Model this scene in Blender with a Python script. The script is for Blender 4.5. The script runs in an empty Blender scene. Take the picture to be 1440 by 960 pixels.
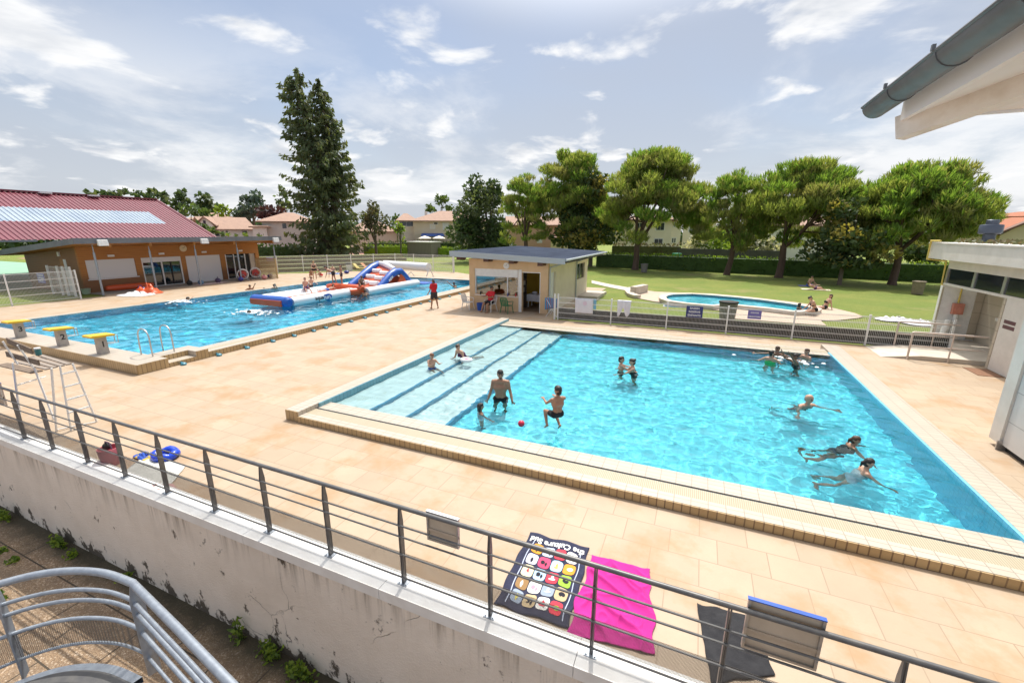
import bpy, bmesh, math, random
from mathutils import Vector, Matrix, noise, Euler
R = math.radians
rnd = random.Random(7)
SC = bpy.context.scene
COL = SC.collection

# ---------------------------------------------------------------- camera frame
F = 607.0                     # focal length in pixels of the 1440 px wide photograph
CAM = Vector((0.0, 0.0, 4.25))
def _n(v): return Vector(v).normalized()
_d1 = _n((268, 153, F)); _d2 = _n((-1465, 158, F))
AY = _d1
AX = _n(-(_d2 - AY * _d2.dot(AY)))
AZ = AX.cross(AY)
if AZ.y < 0: AZ = -AZ
def ray(px, py):
    c = Vector((px - 720, 480 - py, F))
    return Vector((AX.dot(c), AY.dot(c), AZ.dot(c)))
def G(px, py, z=0.0):
    """the place on the level z that the photograph shows at px, py"""
    r = ray(px, py); t = (z - CAM.z) / r.z
    return Vector((r.x * t, r.y * t, z))
def atY(px, py, y):
    r = ray(px, py); return CAM + r * (y / r.y)
def atX(px, py, x):
    r = ray(px, py); return CAM + r * (x / r.x)
def atD(px, py, d):
    r = ray(px, py); return CAM + r * (d / math.hypot(r.x, r.y))

# ---------------------------------------------------------------- materials
MATS = {}
def mat(name, col, rough=0.6, metal=0.0, col2=None, scale=4.0, detail=4.0, bump=0.0, bscale=None,
        spec=0.5, lo=0.35, hi=0.65, stretch=(1, 1, 1), trans=0.0, alpha=1.0, rot=(0, 0, 0), bdist=0.02):
    """principled surface whose colour wanders between col and col2 with noise in world space"""
    if name in MATS: return MATS[name]
    m = bpy.data.materials.new(name); m.use_nodes = True
    nt = m.node_tree; N = nt.nodes; L = nt.links
    b = N['Principled BSDF']
    b.inputs['Roughness'].default_value = rough
    b.inputs['Metallic'].default_value = metal
    b.inputs['Specular IOR Level'].default_value = spec
    b.inputs['Transmission Weight'].default_value = trans
    b.inputs['Alpha'].default_value = alpha
    b.inputs['Base Color'].default_value = (*col, 1)
    if col2 or bump:
        g = N.new('ShaderNodeNewGeometry'); mp = N.new('ShaderNodeMapping')
        mp.inputs['Scale'].default_value = stretch; mp.inputs['Rotation'].default_value = rot
        L.new(g.outputs['Position'], mp.inputs['Vector'])
        if col2:
            n = N.new('ShaderNodeTexNoise'); n.inputs['Scale'].default_value = scale
            n.inputs['Detail'].default_value = detail; n.inputs['Roughness'].default_value = 0.6
            L.new(mp.outputs[0], n.inputs['Vector'])
            r = N.new('ShaderNodeMapRange'); r.inputs['From Min'].default_value = lo; r.inputs['From Max'].default_value = hi
            L.new(n.outputs['Fac'], r.inputs['Value'])
            x = N.new('ShaderNodeMix'); x.data_type = 'RGBA'
            x.inputs['A'].default_value = (*col, 1); x.inputs['B'].default_value = (*col2, 1)
            L.new(r.outputs[0], x.inputs['Factor']); L.new(x.outputs['Result'], b.inputs['Base Color'])
        if bump:
            n2 = N.new('ShaderNodeTexNoise'); n2.inputs['Scale'].default_value = bscale or scale * 3
            n2.inputs['Detail'].default_value = 5
            L.new(mp.outputs[0], n2.inputs['Vector'])
            bp = N.new('ShaderNodeBump'); bp.inputs['Strength'].default_value = bump; bp.inputs['Distance'].default_value = bdist
            L.new(n2.outputs['Fac'], bp.inputs['Height']); L.new(bp.outputs[0], b.inputs['Normal'])
    MATS[name] = m
    return m

class NT:
    """small wrapper to write node graphs briefly"""
    def __init__(s, name):
        s.m = bpy.data.materials.new(name); s.m.use_nodes = True
        s.N = s.m.node_tree.nodes; s.L = s.m.node_tree.links; s.b = s.N['Principled BSDF']
        MATS[name] = s.m
    def add(s, t, **kw):
        n = s.N.new('ShaderNode' + t)
        for k, v in kw.items(): setattr(n, k, v)
        return n
    def put(s, n, **kw):
        for k, v in kw.items():
            k = k.replace('_', ' ')
            if isinstance(v, bpy.types.NodeSocket): s.L.new(v, n.inputs[k])
            else: n.inputs[k].default_value = v
        return n
    def pos(s, scale=(1, 1, 1), rot=(0, 0, 0), loc=(0, 0, 0)):
        g = s.add('NewGeometry'); mp = s.add('Mapping')
        mp.inputs['Scale'].default_value = scale; mp.inputs['Rotation'].default_value = rot; mp.inputs['Location'].default_value = loc
        s.L.new(g.outputs['Position'], mp.inputs['Vector']); return mp.outputs[0]
    def noise(s, vec, scale, detail=4, rough=.6):
        n = s.add('TexNoise'); s.put(n, Vector=vec, Scale=scale, Detail=detail, Roughness=rough); return n.outputs['Fac']
    def rng(s, v, a, b, c=0., d=1.):
        n = s.add('MapRange'); n.inputs['Value'].default_value = 0; s.L.new(v, n.inputs['Value'])
        for i, q in zip(('From Min', 'From Max', 'To Min', 'To Max'), (a, b, c, d)): n.inputs[i].default_value = q
        return n.outputs[0]
    def mix(s, f, a, b, mode='MIX'):
        n = s.add('Mix', data_type='RGBA', blend_type=mode)
        for k, v in (('Factor', f), ('A', a), ('B', b)):
            if isinstance(v, bpy.types.NodeSocket): s.L.new(v, n.inputs[k])
            else: n.inputs[k].default_value = v if not isinstance(v, tuple) else (*v, 1)
        return n.outputs['Result']
    def math(s, op, a, b=0.0):
        n = s.add('Math', operation=op)
        for i, v in enumerate((a, b)):
            if isinstance(v, bpy.types.NodeSocket): s.L.new(v, n.inputs[i])
            else: n.inputs[i].default_value = v
        return n.outputs[0]
    def bump(s, h, strength=.3, dist=.02):
        n = s.add('Bump'); n.inputs['Strength'].default_value = strength; n.inputs['Distance'].default_value = dist
        s.L.new(h, n.inputs['Height']); s.L.new(n.outputs[0], s.b.inputs['Normal'])
    def col(s, c):
        if isinstance(c, bpy.types.NodeSocket): s.L.new(c, s.b.inputs['Base Color'])
        else: s.b.inputs['Base Color'].default_value = (*c, 1)
    def set(s, **kw): s.put(s.b, **kw)

# ---------------------------------------------------------------- mesh builder
class MB:
    def __init__(s): s.v = []; s.f = []; s.mi = []
    def add(s, vs, fs, mi=0):
        o = len(s.v); s.v += [Vector(p) for p in vs]
        s.f += [tuple(i + o for i in f) for f in fs]; s.mi += [mi] * len(fs); return s
    def box(s, a, b, mi=0):
        x0, x1 = sorted((a[0], b[0])); y0, y1 = sorted((a[1], b[1])); z0, z1 = sorted((a[2], b[2]))
        vs = [(x0, y0, z0), (x1, y0, z0), (x1, y1, z0), (x0, y1, z0), (x0, y0, z1), (x1, y0, z1), (x1, y1, z1), (x0, y1, z1)]
        return s.add(vs, [(3, 2, 1, 0), (4, 5, 6, 7), (0, 1, 5, 4), (1, 2, 6, 5), (2, 3, 7, 6), (3, 0, 4, 7)], mi)
    def beam(s, p, q, w, h, up=(0, 0, 1), mi=0):
        """box bar from p to q, w wide sideways, h high along up"""
        p = Vector(p); q = Vector(q); d = (q - p).normalized(); u = Vector(up)
        sd = d.cross(u)
        if sd.length < 1e-4: sd = d.cross(Vector((1, 0, 0)))
        sd.normalize(); u = sd.cross(d).normalized()
        a = sd * (w / 2); b = u * (h / 2)
        vs = [p - a - b, p + a - b, p + a + b, p - a + b, q - a - b, q + a - b, q + a + b, q - a + b]
        return s.add(vs, [(3, 2, 1, 0), (4, 5, 6, 7), (0, 1, 5, 4), (1, 2, 6, 5), (2, 3, 7, 6), (3, 0, 4, 7)][::1], mi)
    def tube(s, pts, r, n=8, cap=True, mi=0, closed=False):
        pts = [Vector(p) for p in pts]; k = len(pts)
        rs = r if isinstance(r, (list, tuple)) else [r] * k
        t0 = (pts[1] - pts[0]).normalized()
        u = t0.cross(Vector((0, 0, 1)))
        if u.length < 1e-3: u = t0.cross(Vector((1, 0, 0)))
        u.normalize(); vs = []
        for i in range(k):
            if closed: t = (pts[(i + 1) % k] - pts[i - 1])
            elif i == 0: t = pts[1] - pts[0]
            elif i == k - 1: t = pts[-1] - pts[-2]
            else: t = (pts[i + 1] - pts[i]).normalized() + (pts[i] - pts[i - 1]).normalized()
            t.normalize(); u = (u - t * u.dot(t)).normalized(); w = t.cross(u)
            for j in range(n):
                a = 2 * math.pi * j / n
                vs.append(pts[i] + (u * math.cos(a) + w * math.sin(a)) * rs[i])
        fs = []
        for i in range(k if closed else k - 1):
            i2 = (i + 1) % k
            for j in range(n): fs.append((i * n + j, i * n + (j + 1) % n, i2 * n + (j + 1) % n, i2 * n + j))
        if cap and not closed: fs += [tuple(range(n))[::-1], tuple((k - 1) * n + j for j in range(n))]
        return s.add(vs, fs, mi)
    def lathe(s, prof, c=(0, 0, 0), n=16, mi=0, axis='z'):
        """prof: list of (radius, height)"""
        vs = []; c = Vector(c)
        for r, h in prof:
            for j in range(n):
                a = 2 * math.pi * j / n
                p = Vector((r * math.cos(a), r * math.sin(a), h))
                if axis == 'y': p = Vector((p.x, p.z, p.y))
                if axis == 'x': p = Vector((p.z, p.x, p.y))
                vs.append(c + p)
        k = len(prof); fs = []
        for i in range(k - 1):
            for j in range(n): fs.append((i * n + j, i * n + (j + 1) % n, (i + 1) * n + (j + 1) % n, (i + 1) * n + j))
        fs += [tuple(range(n))[::-1], tuple((k - 1) * n + j for j in range(n))]
        return s.add(vs, fs, mi)
    def prism(s, poly, z0, z1, mi=0, plane='xy', flip=False):
        """poly 2D counter clockwise; plane xy extrudes along z, xz along y, yz along x"""
        k = len(poly)
        def P(a, b, h): return {'xy': (a, b, h), 'xz': (a, h, b), 'yz': (h, a, b)}[plane]
        vs = [P(a, b, z0) for a, b in poly] + [P(a, b, z1) for a, b in poly]
        fs = [tuple(range(k))[::-1], tuple(range(k, 2 * k))] + [(i, (i + 1) % k, k + (i + 1) % k, k + i) for i in range(k)]
        return s.add(vs, fs, mi)
    def quad(s, a, b, c, d, mi=0): return s.add([a, b, c, d], [(0, 1, 2, 3)], mi)
    def ball(s, c, r, n=10, mi=0, sc=(1, 1, 1)):
        pr = []; c = Vector(c); vs = []; fs = []; m = n // 2 + 1
        for i in range(m + 1):
            a = math.pi * i / m
            for j in range(n):
                b = 2 * math.pi * j / n
                vs.append(c + Vector((math.sin(a) * math.cos(b) * r * sc[0], math.sin(a) * math.sin(b) * r * sc[1], math.cos(a) * r * sc[2])))
        for i in range(m):
            for j in range(n): fs.append((i * n + j, (i + 1) * n + j, (i + 1) * n + (j + 1) % n, i * n + (j + 1) % n))
        return s.add(vs, fs, mi)
    def xf(s, M):
        s.v = [M @ p for p in s.v]; return s
    def join(s, o, mi=None):
        return s.add(o.v, o.f, 0) if mi is None else s.add(o.v, o.f, mi)
    def build(s, name, m, parent=None, smooth=False, world=True, fix=True):
        """link as one mesh object; with a parent the points are given in world space unless world=False"""
        me = bpy.data.meshes.new(name)
        vs = s.v
        if parent is not None and world:
            W = WORLD[parent.name].inverted(); vs = [W @ p for p in vs]
        me.from_pydata([tuple(p) for p in vs], [], s.f)
        ms = m if isinstance(m, (list, tuple)) else [m]
        for q in ms: me.materials.append(q)
        if len(ms) > 1: me.polygons.foreach_set('material_index', s.mi)
        if fix:
            bm = bmesh.new(); bm.from_mesh(me); bmesh.ops.recalc_face_normals(bm, faces=bm.faces); bm.to_mesh(me); bm.free()
        if smooth:
            me.polygons.foreach_set('use_smooth', [True] * len(me.polygons))
            if smooth != 'all': me.set_sharp_from_angle(angle=R(40))
        me.update()
        o = bpy.data.objects.new(name, me); COL.objects.link(o)
        if parent is not None: o.parent = parent; WORLD[o.name] = WORLD[parent.name].copy()
        else: WORLD[o.name] = Matrix.Identity(4)
        return o
WORLD = {}
def tag(o, label=None, cat=None, group=None, kind=None):
    if label: o['label'] = label
    if cat: o['category'] = cat
    if group: o['group'] = group
    if kind: o['kind'] = kind
    return o
def thing(name, label, cat, loc=(0, 0, 0), rz=0.0, group=None):
    o = bpy.data.objects.new(name, None); COL.objects.link(o)
    o.location = loc; o.rotation_euler = (0, 0, rz); o.empty_display_size = .2
    WORLD[o.name] = Matrix.Translation(Vector(loc)) @ Matrix.Rotation(rz, 4, 'Z')
    return tag(o, label, cat, group)
KIDS = {}
def kids(o):
    return [c for c in bpy.data.objects if c.parent == o]
def dup(src, loc, rz=0.0, label=None, group=None, scale=None):
    """copy a thing with its parts and sub-parts"""
    def cp(o, par):
        c = o.copy(); COL.objects.link(c)
        if par is not None: c.parent = par
        for k in kids(o): cp(k, c)
        return c
    if src.name not in KIDS: KIDS[src.name] = True
    c = cp(src, None); c.location = loc; c.rotation_euler = (0, 0, rz)
    if scale: c.scale = (scale,) * 3 if not isinstance(scale, tuple) else scale
    WORLD[c.name] = Matrix.Translation(Vector(loc)) @ Matrix.Rotation(rz, 4, 'Z')
    tag(c, label, None, group)
    return c
def sheet(x0, x1, y0, y1, z, holes=(), xs=(), ys=()):
    """flat sheet with rectangular holes"""
    X = sorted({x0, x1, *[min(max(h[i], x0), x1) for h in holes for i in (0, 1)], *xs})
    Y = sorted({y0, y1, *[min(max(h[i], y0), y1) for h in holes for i in (2, 3)], *ys})
    b = MB()
    for i in range(len(X) - 1):
        for j in range(len(Y) - 1):
            cx = (X[i] + X[i + 1]) / 2; cy = (Y[j] + Y[j + 1]) / 2
            if any(h[0] < cx < h[1] and h[2] < cy < h[3] for h in holes): continue
            b.quad((X[i], Y[j], z), (X[i + 1], Y[j], z), (X[i + 1], Y[j + 1], z), (X[i], Y[j + 1], z))
    return b
def text_mesh(body, size, name='lettering', bold=0.0, align='CENTER', extrude=0.002, spacing=1.0, font=None):
    """letters as a flat mesh in the xy plane"""
    cu = bpy.data.curves.new(name, 'FONT'); cu.body = body; cu.size = size; cu.align_x = align; cu.align_y = 'CENTER'
    cu.extrude = extrude; cu.offset = bold; cu.resolution_u = 3; cu.space_character = spacing
    o = bpy.data.objects.new(name, cu); COL.objects.link(o)
    dg = bpy.context.evaluated_depsgraph_get(); ev = o.evaluated_get(dg)
    me = bpy.data.meshes.new_from_object(ev)
    b = MB(); b.add([v.co.copy() for v in me.vertices], [tuple(p.vertices) for p in me.polygons])
    bpy.data.objects.remove(o); bpy.data.curves.remove(cu); bpy.data.meshes.remove(me)
    return b

# ---------------------------------------------------------------- camera, sun, sky
cam = bpy.data.cameras.new('camera'); co = bpy.data.objects.new('camera', cam); COL.objects.link(co)
cam.sensor_width = 36; cam.lens = F / 1440 * 36; cam.clip_end = 3000; cam.clip_start = 0.05
rt = Vector((AX.x, AY.x, AZ.x)); up = Vector((AX.y, AY.y, AZ.y)); fw = Vector((AX.z, AY.z, AZ.z))
co.matrix_world = Matrix(((rt.x, up.x, -fw.x, CAM.x), (rt.y, up.y, -fw.y, CAM.y), (rt.z, up.z, -fw.z, CAM.z), (0, 0, 0, 1)))
SC.camera = co

SUNV = Vector((-0.10, 0.49, 1.0)).normalized()          # towards the sun
sl = bpy.data.lights.new('sun', 'SUN'); so = bpy.data.objects.new('sun', sl); COL.objects.link(so)
sl.energy = 3.9; sl.angle = R(0.5); sl.color = (1.0, 0.95, 0.87)
so.rotation_euler = SUNV.to_track_quat('Z', 'Y').to_euler(); so.location = (0, 0, 30)

wd = bpy.data.worlds.new('World'); SC.world = wd; wd.use_nodes = True
def build_sky():
    N = wd.node_tree.nodes; L = wd.node_tree.links
    bg = N['Background']; bg.inputs['Strength'].default_value = 0.12
    sk = N.new('ShaderNodeTexSky'); sk.sky_type = 'NISHITA'; sk.sun_disc = False
    sk.sun_elevation = math.asin(SUNV.z); sk.sun_rotation = math.atan2(SUNV.x, SUNV.y)
    sk.air_density = 1.0; sk.dust_density = 1.4; sk.ozone_density = 1.3; sk.altitude = 50
    tc = N.new('ShaderNodeTexCoord')
    sep = N.new('ShaderNodeSeparateXYZ'); L.new(tc.outputs['Generated'], sep.inputs[0])
    # project the direction on a cloud layer high above the ground
    zz = N.new('ShaderNodeMath'); zz.operation = 'MAXIMUM'; L.new(sep.outputs['Z'], zz.inputs[0]); zz.inputs[1].default_value = 0.0
    za = N.new('ShaderNodeMath'); za.operation = 'ADD'; L.new(zz.outputs[0], za.inputs[0]); za.inputs[1].default_value = 0.20
    def div(s):
        d = N.new('ShaderNodeMath'); d.operation = 'DIVIDE'; L.new(s, d.inputs[0]); L.new(za.outputs[0], d.inputs[1]); return d.outputs[0]
    cb = N.new('ShaderNodeCombineXYZ'); L.new(div(sep.outputs['X']), cb.inputs[0]); L.new(div(sep.outputs['Y']), cb.inputs[1])
    def nz(scale, det, off, rough=.55):
        mp = N.new('ShaderNodeMapping'); mp.inputs['Location'].default_value = off; L.new(cb.outputs[0], mp.inputs['Vector'])
        n = N.new('ShaderNodeTexNoise'); n.inputs['Scale'].default_value = scale; n.inputs['Detail'].default_value = det
        n.inputs['Roughness'].default_value = rough; n.inputs['Distortion'].default_value = .3
        L.new(mp.outputs[0], n.inputs['Vector']); return n.outputs['Fac']
    def rg(v, a, b, c=0, d=1):
        n = N.new('ShaderNodeMapRange'); n.interpolation_type = 'SMOOTHSTEP'; L.new(v, n.inputs['Value'])
        for k, q in zip(('From Min', 'From Max', 'To Min', 'To Max'), (a, b, c, d)): n.inputs[k].default_value = q
        return n.outputs[0]
    def mul(a, b):
        n = N.new('ShaderNodeMath'); n.operation = 'MULTIPLY'; n.use_clamp = True
        for i, v in enumerate((a, b)):
            if isinstance(v, (int, float)): n.inputs[i].default_value = v
            else: L.new(v, n.inputs[i])
        return n.outputs[0]
    def mx(f, a, b):
        n = N.new('ShaderNodeMix'); n.data_type = 'RGBA'
        L.new(f, n.inputs['Factor']) if not isinstance(f, float) else setattr(n.inputs['Factor'], 'default_value', f)
        for k, v in (('A', a), ('B', b)):
            if isinstance(v, tuple): n.inputs[k].default_value = (*v, 1)
            else: L.new(v, n.inputs[k])
        return n.outputs['Result']
    big = nz(0.55, 3, (3.1, 1.7, 0))
    puff = nz(2.3, 7, (0.4, 5.2, 1.0), .52)
    fine = nz(1.1, 9, (7.4, 2.2, 3.0), .62)
    # greyish veil, then brighter small cumulus with darker bellies
    veil = mul(rg(big, .38, .62), rg(fine, .35, .65))
    low = rg(sep.outputs['Z'], 0.0, 0.30, 1.0, 0.0)
    hz = mx(mul(low, .75), sk.outputs[0], SKY_WHITE)
    c1 = mx(mul(rg(big, .30, .60, .5, 1.0), .72), hz, SKY_VEIL)
    shade = nz(2.3, 7, (0.4, 5.29, 1.0), .52)
    body = mx(rg(shade, .52, .70), SKY_CUM, SKY_BELLY)
    c2 = mx(mul(rg(puff, .52, .625), .92), c1, body)
    # thin low streaks, and sun haze above the picture, brightened as added fill light
    strk = nz(.9, 7, (2.2, 9.1, 5.0), .6)
    c3 = mx(mul(mul(rg(strk, .44, .62), rg(sep.outputs['Z'], .42, .10)), .75), c2, SKY_CUM)
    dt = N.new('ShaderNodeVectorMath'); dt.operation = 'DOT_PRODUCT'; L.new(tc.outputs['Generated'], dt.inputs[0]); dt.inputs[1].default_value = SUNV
    c4 = mx(mul(rg(dt.outputs['Value'], .725, 1.0), .9), c3, SKY_SUN_FILL)
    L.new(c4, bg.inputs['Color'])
SKY_WHITE = (5.8, 6.0, 6.3); SKY_VEIL = (3.9, 4.2, 4.8); SKY_CUM = (7.6, 7.6, 7.6); SKY_BELLY = (4.6, 4.9, 5.4); SKY_SUN_FILL = (30, 29, 27)
build_sky()
SC.view_settings.view_transform = 'Standard'; SC.view_settings.look = 'None'
SC.view_settings.gamma = 1; SC.view_settings.use_curve_mapping = False
SC.view_settings.exposure = 0.2
SC.render.engine = 'CYCLES'
SC.cycles.use_denoising = True
SC.cycles.max_bounces = 10; SC.cycles.transparent_max_bounces = 24
SC.cycles.caustics_refractive = True; SC.cycles.caustics_reflective = False
SC.cycles.sample_clamp_indirect = 6.0
# ---------------------------------------------------------------- ground, deck, pools
def tile_mat(name, col, col2, grout, bw, bh, offset=.5, mortar=.012, rot=(0, 0, 0), rough=.55, stain=None, bumpy=.15, plane='xy', gmix=1.0, freq=2):
    t = NT(name)
    if plane == 'xy': v = t.pos(rot=rot)
    elif plane == 'xz': v = t.pos(rot=(R(90), 0, 0))
    else: v = t.pos(rot=(R(90), 0, R(90)))
    if plane != 'xy':
        # bring the vertical face into the texture plane
        g = t.add('NewGeometry'); sp = t.add('SeparateXYZ'); t.L.new(g.outputs['Position'], sp.inputs[0])
        cb = t.add('CombineXYZ'); t.L.new(sp.outputs['X' if plane == 'xz' else 'Y'], cb.inputs[0]); t.L.new(sp.outputs['Z'], cb.inputs[1]); v = cb.outputs[0]
    br = t.add('TexBrick'); br.offset = offset; br.offset_frequency = freq; br.squash = 1.0
    t.put(br, Vector=v, Color1=(*col, 1), Color2=(*col2, 1), Mortar=(*grout, 1), Scale=1.0)
    br.inputs['Mortar Size'].default_value = mortar; br.inputs['Mortar Smooth'].default_value = .1
    br.inputs['Brick Width'].default_value = bw; br.inputs['Row Height'].default_value = bh
    br.inputs['Bias'].default_value = 0.0
    c = br.outputs['Color']
    p = t.pos()
    n1 = t.noise(p, 1.3, 6)
    c = t.mix(t.rng(n1, .35, .7, 0, .5), c, tuple(x * .82 for x in col2))
    if stain:
        n2 = t.noise(t.pos(loc=(4, 9, 0)), .9, 8, .65)
        c = t.mix(t.rng(n2, .50, .66, 0, .85), c, stain)
    n3 = t.noise(p, 40, 3)
    c = t.mix(t.rng(n3, .3, .7, 0, .16), c, tuple(x * .7 for x in col))
    t.col(c); t.set(Roughness=rough)
    h = t.math('SUBTRACT', t.math('MULTIPLY', n3, .25), t.math('MULTIPLY', br.outputs['Fac'], 1.0))
    t.bump(h, bumpy, .01)
    return t.m
M_DECK = tile_mat('peach_paving', (.465, .360, .258), (.41, .310, .216), (.29, .21, .14), .62, .5, .37, .007, stain=(.37, .225, .11), rough=.62)
M_COPING = tile_mat('white_pool_tile', (.54, .475, .395), (.49, .43, .355), (.27, .235, .19), .25, .125, 0.0, .007, rough=.35)
M_TAN_XZ = tile_mat('tan_edge_tile_front', (.50, .36, .19), (.43, .30, .15), (.16, .10, .06), .125, .9, 0.0, .010, plane='xz', rough=.4)
M_TAN_YZ = tile_mat('tan_edge_tile_side', (.50, .36, .19), (.43, .30, .15), (.16, .10, .06), .125, .9, 0.0, .010, plane='yz', rough=.4)
M_GRATE = tile_mat('cream_gutter_grating', (.50, .43, .31), (.46, .39, .28), (.30, .26, .18), .03, 3.0, 0.0, .008, rough=.5)
M_SLOT = mat('dark_gutter_slot', (.03, .06, .10), .4)
M_BASIN_Y = tile_mat('blue_basin_tile', (.22, .60, .80), (.19, .55, .76), (.12, .38, .55), .125, .125, 0.0, .006, plane='yz', rough=.3)
M_BASIN_X = tile_mat('blue_basin_tile_front', (.22, .60, .80), (.19, .55, .76), (.12, .38, .55), .125, .125, 0.0, .006, plane='xz', rough=.3)
M_FLOOR = tile_mat('pale_blue_pool_floor', (.50, .86, .95), (.47, .82, .92), (.38, .72, .84), .25, .25, 0.0, .006, rough=.4)
M_STEP = tile_mat('white_step_tile', (.80, .80, .76), (.76, .77, .73), (.55, .6, .6), .25, .25, 0.0, .006, rough=.4)
M_RISER = tile_mat('blue_riser_tile', (.06, .33, .52), (.05, .28, .46), (.04, .2, .32), .125, .125, 0.0, .006, plane='yz', rough=.3)
M_BAND = tile_mat('grey_blue_band_tile', (.20, .42, .50), (.16, .36, .45), (.10, .22, .28), .125, .3, 0.0, .008, plane='yz', rough=.3)

def water_mat(name, tint, density):
    m = bpy.data.materials.new(name); m.use_nodes = True
    nt = m.node_tree; N = nt.nodes; L = nt.links
    N.remove(N['Principled BSDF'])
    out = N['Material Output']
    gl = N.new('ShaderNodeBsdfGlass'); gl.inputs['IOR'].default_value = 1.31; gl.inputs['Roughness'].default_value = 0.0
    gl.inputs['Color'].default_value = (.80, .965, 1, 1)
    L.new(gl.outputs[0], out.inputs['Surface'])
    ab = N.new('ShaderNodeVolumeAbsorption'); ab.inputs['Color'].default_value = (*tint, 1); ab.inputs['Density'].default_value = density
    L.new(ab.outputs[0], out.inputs['Volume'])
    MATS[name] = m
    return m
M_FLOOR = tile_mat('turquoise_pool_floor', (.13, .70, .81), (.11, .65, .77), (.07, .50, .64), .25, .25, 0.0, .006, rough=.4)
M_WATER = water_mat('pool_water', (0, 0, 0), 0)

M_DEEP = tile_mat('deep_blue_pool_floor', (.09, .58, .78), (.08, .54, .74), (.05, .42, .62), .25, .25, 0.0, .006, rough=.4)
def lawn_mat():
    t = NT('sunny_lawn'); p = t.pos()
    a = t.noise(p, .35, 5); b = t.noise(p, 3.0, 6); c = t.noise(p, 28, 4)
    v = t.mix(t.rng(a, .36, .66), (.165, .25, .028), (.29, .30, .055))
    v = t.mix(t.rng(b, .35, .7, 0, .6), v, (.155, .20, .026))
    v = t.mix(t.rng(t.noise(t.pos(loc=(30, 7, 0)), .22, 7, .7), .56, .70, 0, .75), v, (.40, .30, .14))
    v = t.mix(t.rng(c, .3, .7, 0, .55), v, (.11, .15, .02))
    t.col(v); t.set(Roughness=.9); t.bump(t.math('ADD', c, t.noise(p, 90, 2)), .8, .05); return t.m
M_LAWN = lawn_mat()
SP = (-8.5, 5.05, 6.5, 18.6)          # small pool with its copings
BP = (-29.3, -15.35, 7.0, 34.0)       # large pool with its copings
TP_W = [(936.7, 418.3), (940, 416.2), (946.7, 415), (973, 414.2), (1000, 416), (1035, 419), (1069.4, 422.6), (1111, 428.2), (1135, 432.2), (1142, 434.3), (1139, 436.5), (1116.7, 438),
        (1083, 433.7), (1041.7, 429.6), (1020.8, 428.2), (1000, 429.6), (967.8, 426.7), (945, 423.6), (938, 421)]
tpw = [G(x, y, .16) for x, y in TP_W]
tpx = [min(p.x for p in tpw), max(p.x for p in tpw), min(p.y for p in tpw), max(p.y for p in tpw)]

# the ground as one sheet to the horizon, open only where the basins are
def ground():
    hs = [SP, BP, (tpx[0] + .0, tpx[1], tpx[2], tpx[3])]
    b = sheet(-600, 600, 3.40, 1200, -0.03, hs, xs=(-80, -40, 0, 40, 80), ys=(30, 60, 100, 200))
    o = b.build('lawn_ground', M_LAWN); tag(o, 'green lawn with dry yellow patches reaching back to the hedge and the houses', 'ground', kind='structure')
ground()
def deck():
    b = sheet(-36.6, 9.6, 3.46, 20.42, 0, [SP, BP])
    b.join(sheet(-36.6, -6.5, 20.42, 34.0, 0, [BP, SP]))
    b.add([(-39.5, 15.95, 0), (-36.6, 15.95, 0), (-36.6, 34.0, 0), (-38.9, 33.0, 0), (-41.6, 30.0, 0), (-39.5, 29.9, 0)], [(0, 1, 2, 3, 4, 5)])
    b.add([(-37.6, 34.6, 0), (-36.6, 34.0, 0), (-12.8, 34.0, 0), (-24.0, 41.0, 0), (-32.4, 41.3, 0)], [(0, 1, 2, 3, 4)])
    o = b.build('pool_deck', M_DECK); tag(o, 'peach coloured paved deck round the swimming pools', 'paving', kind='structure')
deck()
def pavement_mat():
    t = NT('gravel_slab'); br = t.add('TexBrick'); br.offset = .5
    t.put(br, Vector=t.pos(rot=(0, 0, 0), loc=(.3, .05, 0)), Color1=(.5, .5, .5, 1), Color2=(.46, .46, .46, 1), Mortar=(0, 0, 0, 1), Scale=1.0)
    br.inputs['Mortar Size'].default_value = .012; br.inputs['Brick Width'].default_value = 1.6; br.inputs['Row Height'].default_value = .95
    p = t.pos()
    vo = t.add('TexVoronoi'); t.put(vo, Vector=p, Scale=55.0)
    st = t.mix(t.rng(vo.outputs['Distance'], .1, .7), (.40, .28, .17), (.20, .13, .078))
    sc = t.add('SeparateColor'); t.L.new(vo.outputs['Color'], sc.inputs[0])
    st = t.mix(t.rng(sc.outputs[0], .72, 1.0, 0, .75), st, (.62, .50, .38))
    st = t.mix(t.rng(t.noise(p, 2.2, 8, .65), .38, .66, 0, .7), st, (.15, .105, .07))
    # moss and dirt gather against the foot of the wall
    sp = t.add('SeparateXYZ'); t.L.new(p, sp.inputs[0])
    nn = t.math('ADD', sp.outputs['Y'], t.math('MULTIPLY', t.noise(p, 3.5, 6), .5))
    st = t.mix(t.rng(nn, 3.05, 3.45, 0, .9), st, (.04, .035, .018))
    st = t.mix(br.outputs['Fac'], st, (.06, .045, .03))
    t.col(st); t.set(Roughness=.85)
    t.bump(t.math('SUBTRACT', t.math('MULTIPLY', vo.outputs['Distance'], -.6), br.outputs['Fac']), .7, .012); return t.m
LOW = -1.85
b = sheet(-45, 12, -8, 3.42, LOW); o = b.build('lower_pavement', pavement_mat())
tag(o, 'brown gravel slabs of the lower path at the foot of the white wall', 'pavement', kind='structure')

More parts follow.
